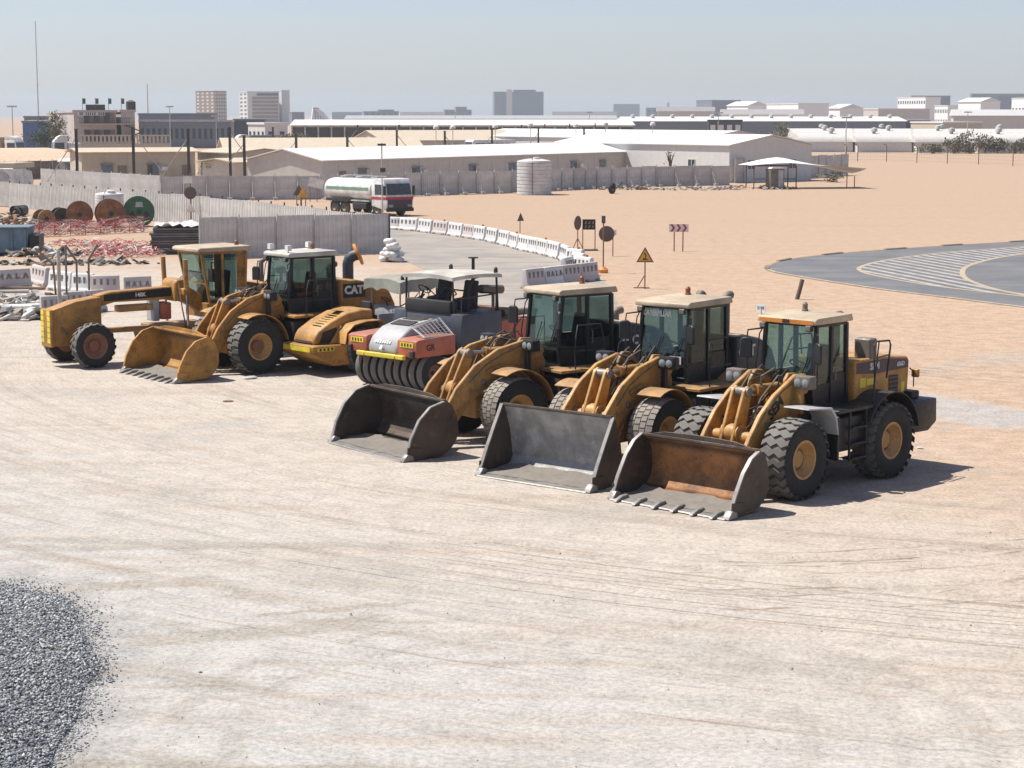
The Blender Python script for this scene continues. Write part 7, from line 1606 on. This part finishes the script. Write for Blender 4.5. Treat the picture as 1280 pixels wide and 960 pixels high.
# ------------------------------------------------------------------ planting
M['leafd'] = paint('dusty_leaves', (.15, .15, .09), .4, .8, var=.4); M['leafg'] = paint('green_leaves', (.05, .085, .03), .2, .8, var=.4); M['dry'] = paint('dry_scrub', (.20, .15, .09), .3, .9, var=.3)
M['bark'] = paint('bark', (.14, .10, .07), .2, .9)
def leaves(parent, cx, cy, cz, rx, ry, rz, n, s, mat, seed, name='crown'):
    r = np.random.default_rng(seed); k = 9; cl = r.normal(0, .5, (k, 3)) * (rx, ry, rz) * .8; pick = r.integers(0, k, n)
    c = cl[pick] + r.normal(0, .30, (n, 3)) * (rx, ry, rz) * .75 + (cx, cy, cz); c[:, 2] = np.maximum(c[:, 2], .05)
    a = r.normal(0, 1, (n, 3)); a /= np.linalg.norm(a, axis=1)[:, None]; b = np.cross(a, r.normal(0, 1, (n, 3))); b /= np.linalg.norm(b, axis=1)[:, None]
    a *= s * r.uniform(.6, 1.4, (n, 1)); b *= s * .55
    v = np.stack([c - a, c + b * .9, c + a, c - b * .9], 1).reshape(-1, 3); f = np.arange(4 * n).reshape(n, 4)
    me = bpy.data.meshes.new(name); me.from_pydata(v.tolist(), [], f.tolist()); me.materials.append(mat); return inst(name, me, parent)
def tree(label, px, py, Yd, h, rx, rz, mat, seed, n=1400, s=.22, cat='tree'):
    p = AT(px, 170, Yd); r = thing('tree' if cat == 'tree' else cat, label, cat, (p.x, p.y, 0)); rd = random.Random(seed); m = MB(); zb = max(.3, h - 2 * rz)
    m.tube([(0, 0, 0), (.1, 0, zb * .6), (0, .1, h - rz)], [.22 * h / 5, .15 * h / 5, .06], 7)
    for k in range(5):
        a = rd.uniform(0, 6.28); m.tube([(0.05, .05, zb * .8), (rx * .4 * math.cos(a), rx * .4 * math.sin(a), h - rz * 1.2), (rx * .75 * math.cos(a), rx * .75 * math.sin(a), h - rz * rd.uniform(.5, 1.1))], [.08, .05, .02], 5)
    m.build('trunk', M['bark'], r); leaves(r, 0, 0, h - rz, rx, rx, rz, n, s, mat, seed); return r
tree('dusty round tree behind the small white house', 371, 165, 330, 4.6, 3.2, 1.7, M['leafd'], 1)
tree('smaller dusty tree beside the round one', 388, 168, 335, 3.6, 1.8, 1.3, M['leafd'], 2, 700)
tree('green tree between the left lorries and the inn', 56, 160, 345, 6.2, 2.6, 2.4, M['leafg'], 3)
tree('pale green tree against the corner of the inn', 70, 150, 330, 7.6, 1.6, 2.2, M['leafd'], 4, 700)
tree('small young tree by the annex wall', 257, 200, 200, 3.3, .9, 1.1, M['leafg'], 5, 160, .12)
tree('second small young tree by the annex wall', 267, 200, 199, 3.0, .8, 1.0, M['leafg'], 6, 130, .12)
tree('thin sapling before the white wall of the gabled hall', 838, 200, 206, 4.2, .7, 1.0, M['leafg'], 7, 70, .10)
tree('dark tree at the end of the slate warehouse', 978, 165, 470, 5.4, 2.0, 2.0, M['leafd'], 8, 600, .3)
tree('dark bush behind the gabled hall', 965, 170, 400, 3.4, 5.0, 1.4, M['leafd'], 9, 900, .3)
for i, (x, rx_, h_, sd) in enumerate(((1195, 4.5, 2.8, 21), (1212, 5.5, 3.9, 22), (1232, 4.5, 3.3, 23), (1247, 3.5, 2.8, 24), (1270, 5, 2.6, 25), (1165, 4, 1.9, 26))):
    tree('dusty scrub bush in the hedge before the round roofed barracks', x, 180, 372, h_, rx_ * .6, h_ * .45, M['leafd'], sd, 600, .28, 'bush')['group'] = 'scrub hedge'
for i, (x, Yd, h_) in enumerate(((12, 265, 1.6), (24, 268, 1.2), (36, 266, 1.9), (46, 270, 1.4), (82, 262, 1.2), (76, 268, 1.6))):
    tree('dry brown scrub in front of the left lorries', x, 180, Yd, h_, 1.6, h_ * .45, M['dry'], 40 + i, 260, .14, 'scrub')['group'] = 'dry scrub'
tree('flattened grey scrub at the foot of the fabric shelter', 1043, 225, 215, 1.2, 1.8, .5, M['leafd'], 50, 420, .14, 'scrub')
# sand bank and brown fence at the far left
m = MB(); vs = []; n = 40
a, b = P(-60, 215), P(120, 213)
bank = MB().prism([(0, -.05), (3, .6), (9, 2.0), (14, 2.4), (40, 2.4), (44, -.05)], 0, (b - a).length, 'x').build('sand_bank', paint('bank_sand', (.53, .375, .262), 0, .95, var=.1, bump=.3), None, smooth=60); bank.location = (a.x, a.y, 0); bank.rotation_euler = (0, 0, math.atan2((b - a).y, (b - a).x)); tag(bank, kind='structure')
fence('brown grey sheet fence below the sand bank at the far left', [P(-10, 226.5), P(80, 222)], 2.1, 2.3, paint('brown_sheet', (.20, .165, .14), .2, .7), brace=0)
prefab('guard_hut', 'small grey guard hut with dark roof edge beside the site office', P(75, 229).xy.to_3d(), P(99, 229).xy.to_3d(), 2.4, 2.3, .25, M['ltgrey'], M['roofw'], (.6,), (), .2)
# white steam drifting off the tall shed
t = NT('steam'); v = t.n('ShaderNodeVolumePrincipled'); v.inputs['Color'].default_value = (1, 1, 1, 1); v.inputs['Density'].default_value = .12; t.l(v.outputs[0], t.out.inputs[1]); M['steam'] = t.m
p = AT(968, 126, 868); stm = MB(); rd = random.Random(4)
for k in range(9):
    cx_ = -4 + k * 1.2; rr__ = rd.uniform(.9, 1.7); stm.lathe([(.01, -rr__)] + [(rr__ * math.sin(math.pi * q / 6), -rr__ * math.cos(math.pi * q / 6)) for q in range(1, 6)] + [(.01, rr__)], 10, (cx_, rd.uniform(-.5, .5), rd.uniform(-.4, .6) + .1 * k))
so_ = stm.build('steam_puff', M['steam']); so_.location = p; tag(so_, 'small white puff of steam over the tall white shed', 'steam', kind='stuff')

# ------------------------------------------------------------------ hazy desert air
t = NT('haze'); v = t.n('ShaderNodeVolumePrincipled'); v.inputs['Color'].default_value = (.85, .925, .985, 1); v.inputs['Density'].default_value = 0.00020; v.inputs['Anisotropy'].default_value = .2
t.l(v.outputs[0], t.out.inputs[1])
hz = MB().box(-5400, 5400, -400, 6500, -1, 62).build('haze', t.m, smooth=0); tag(hz, kind='stuff')
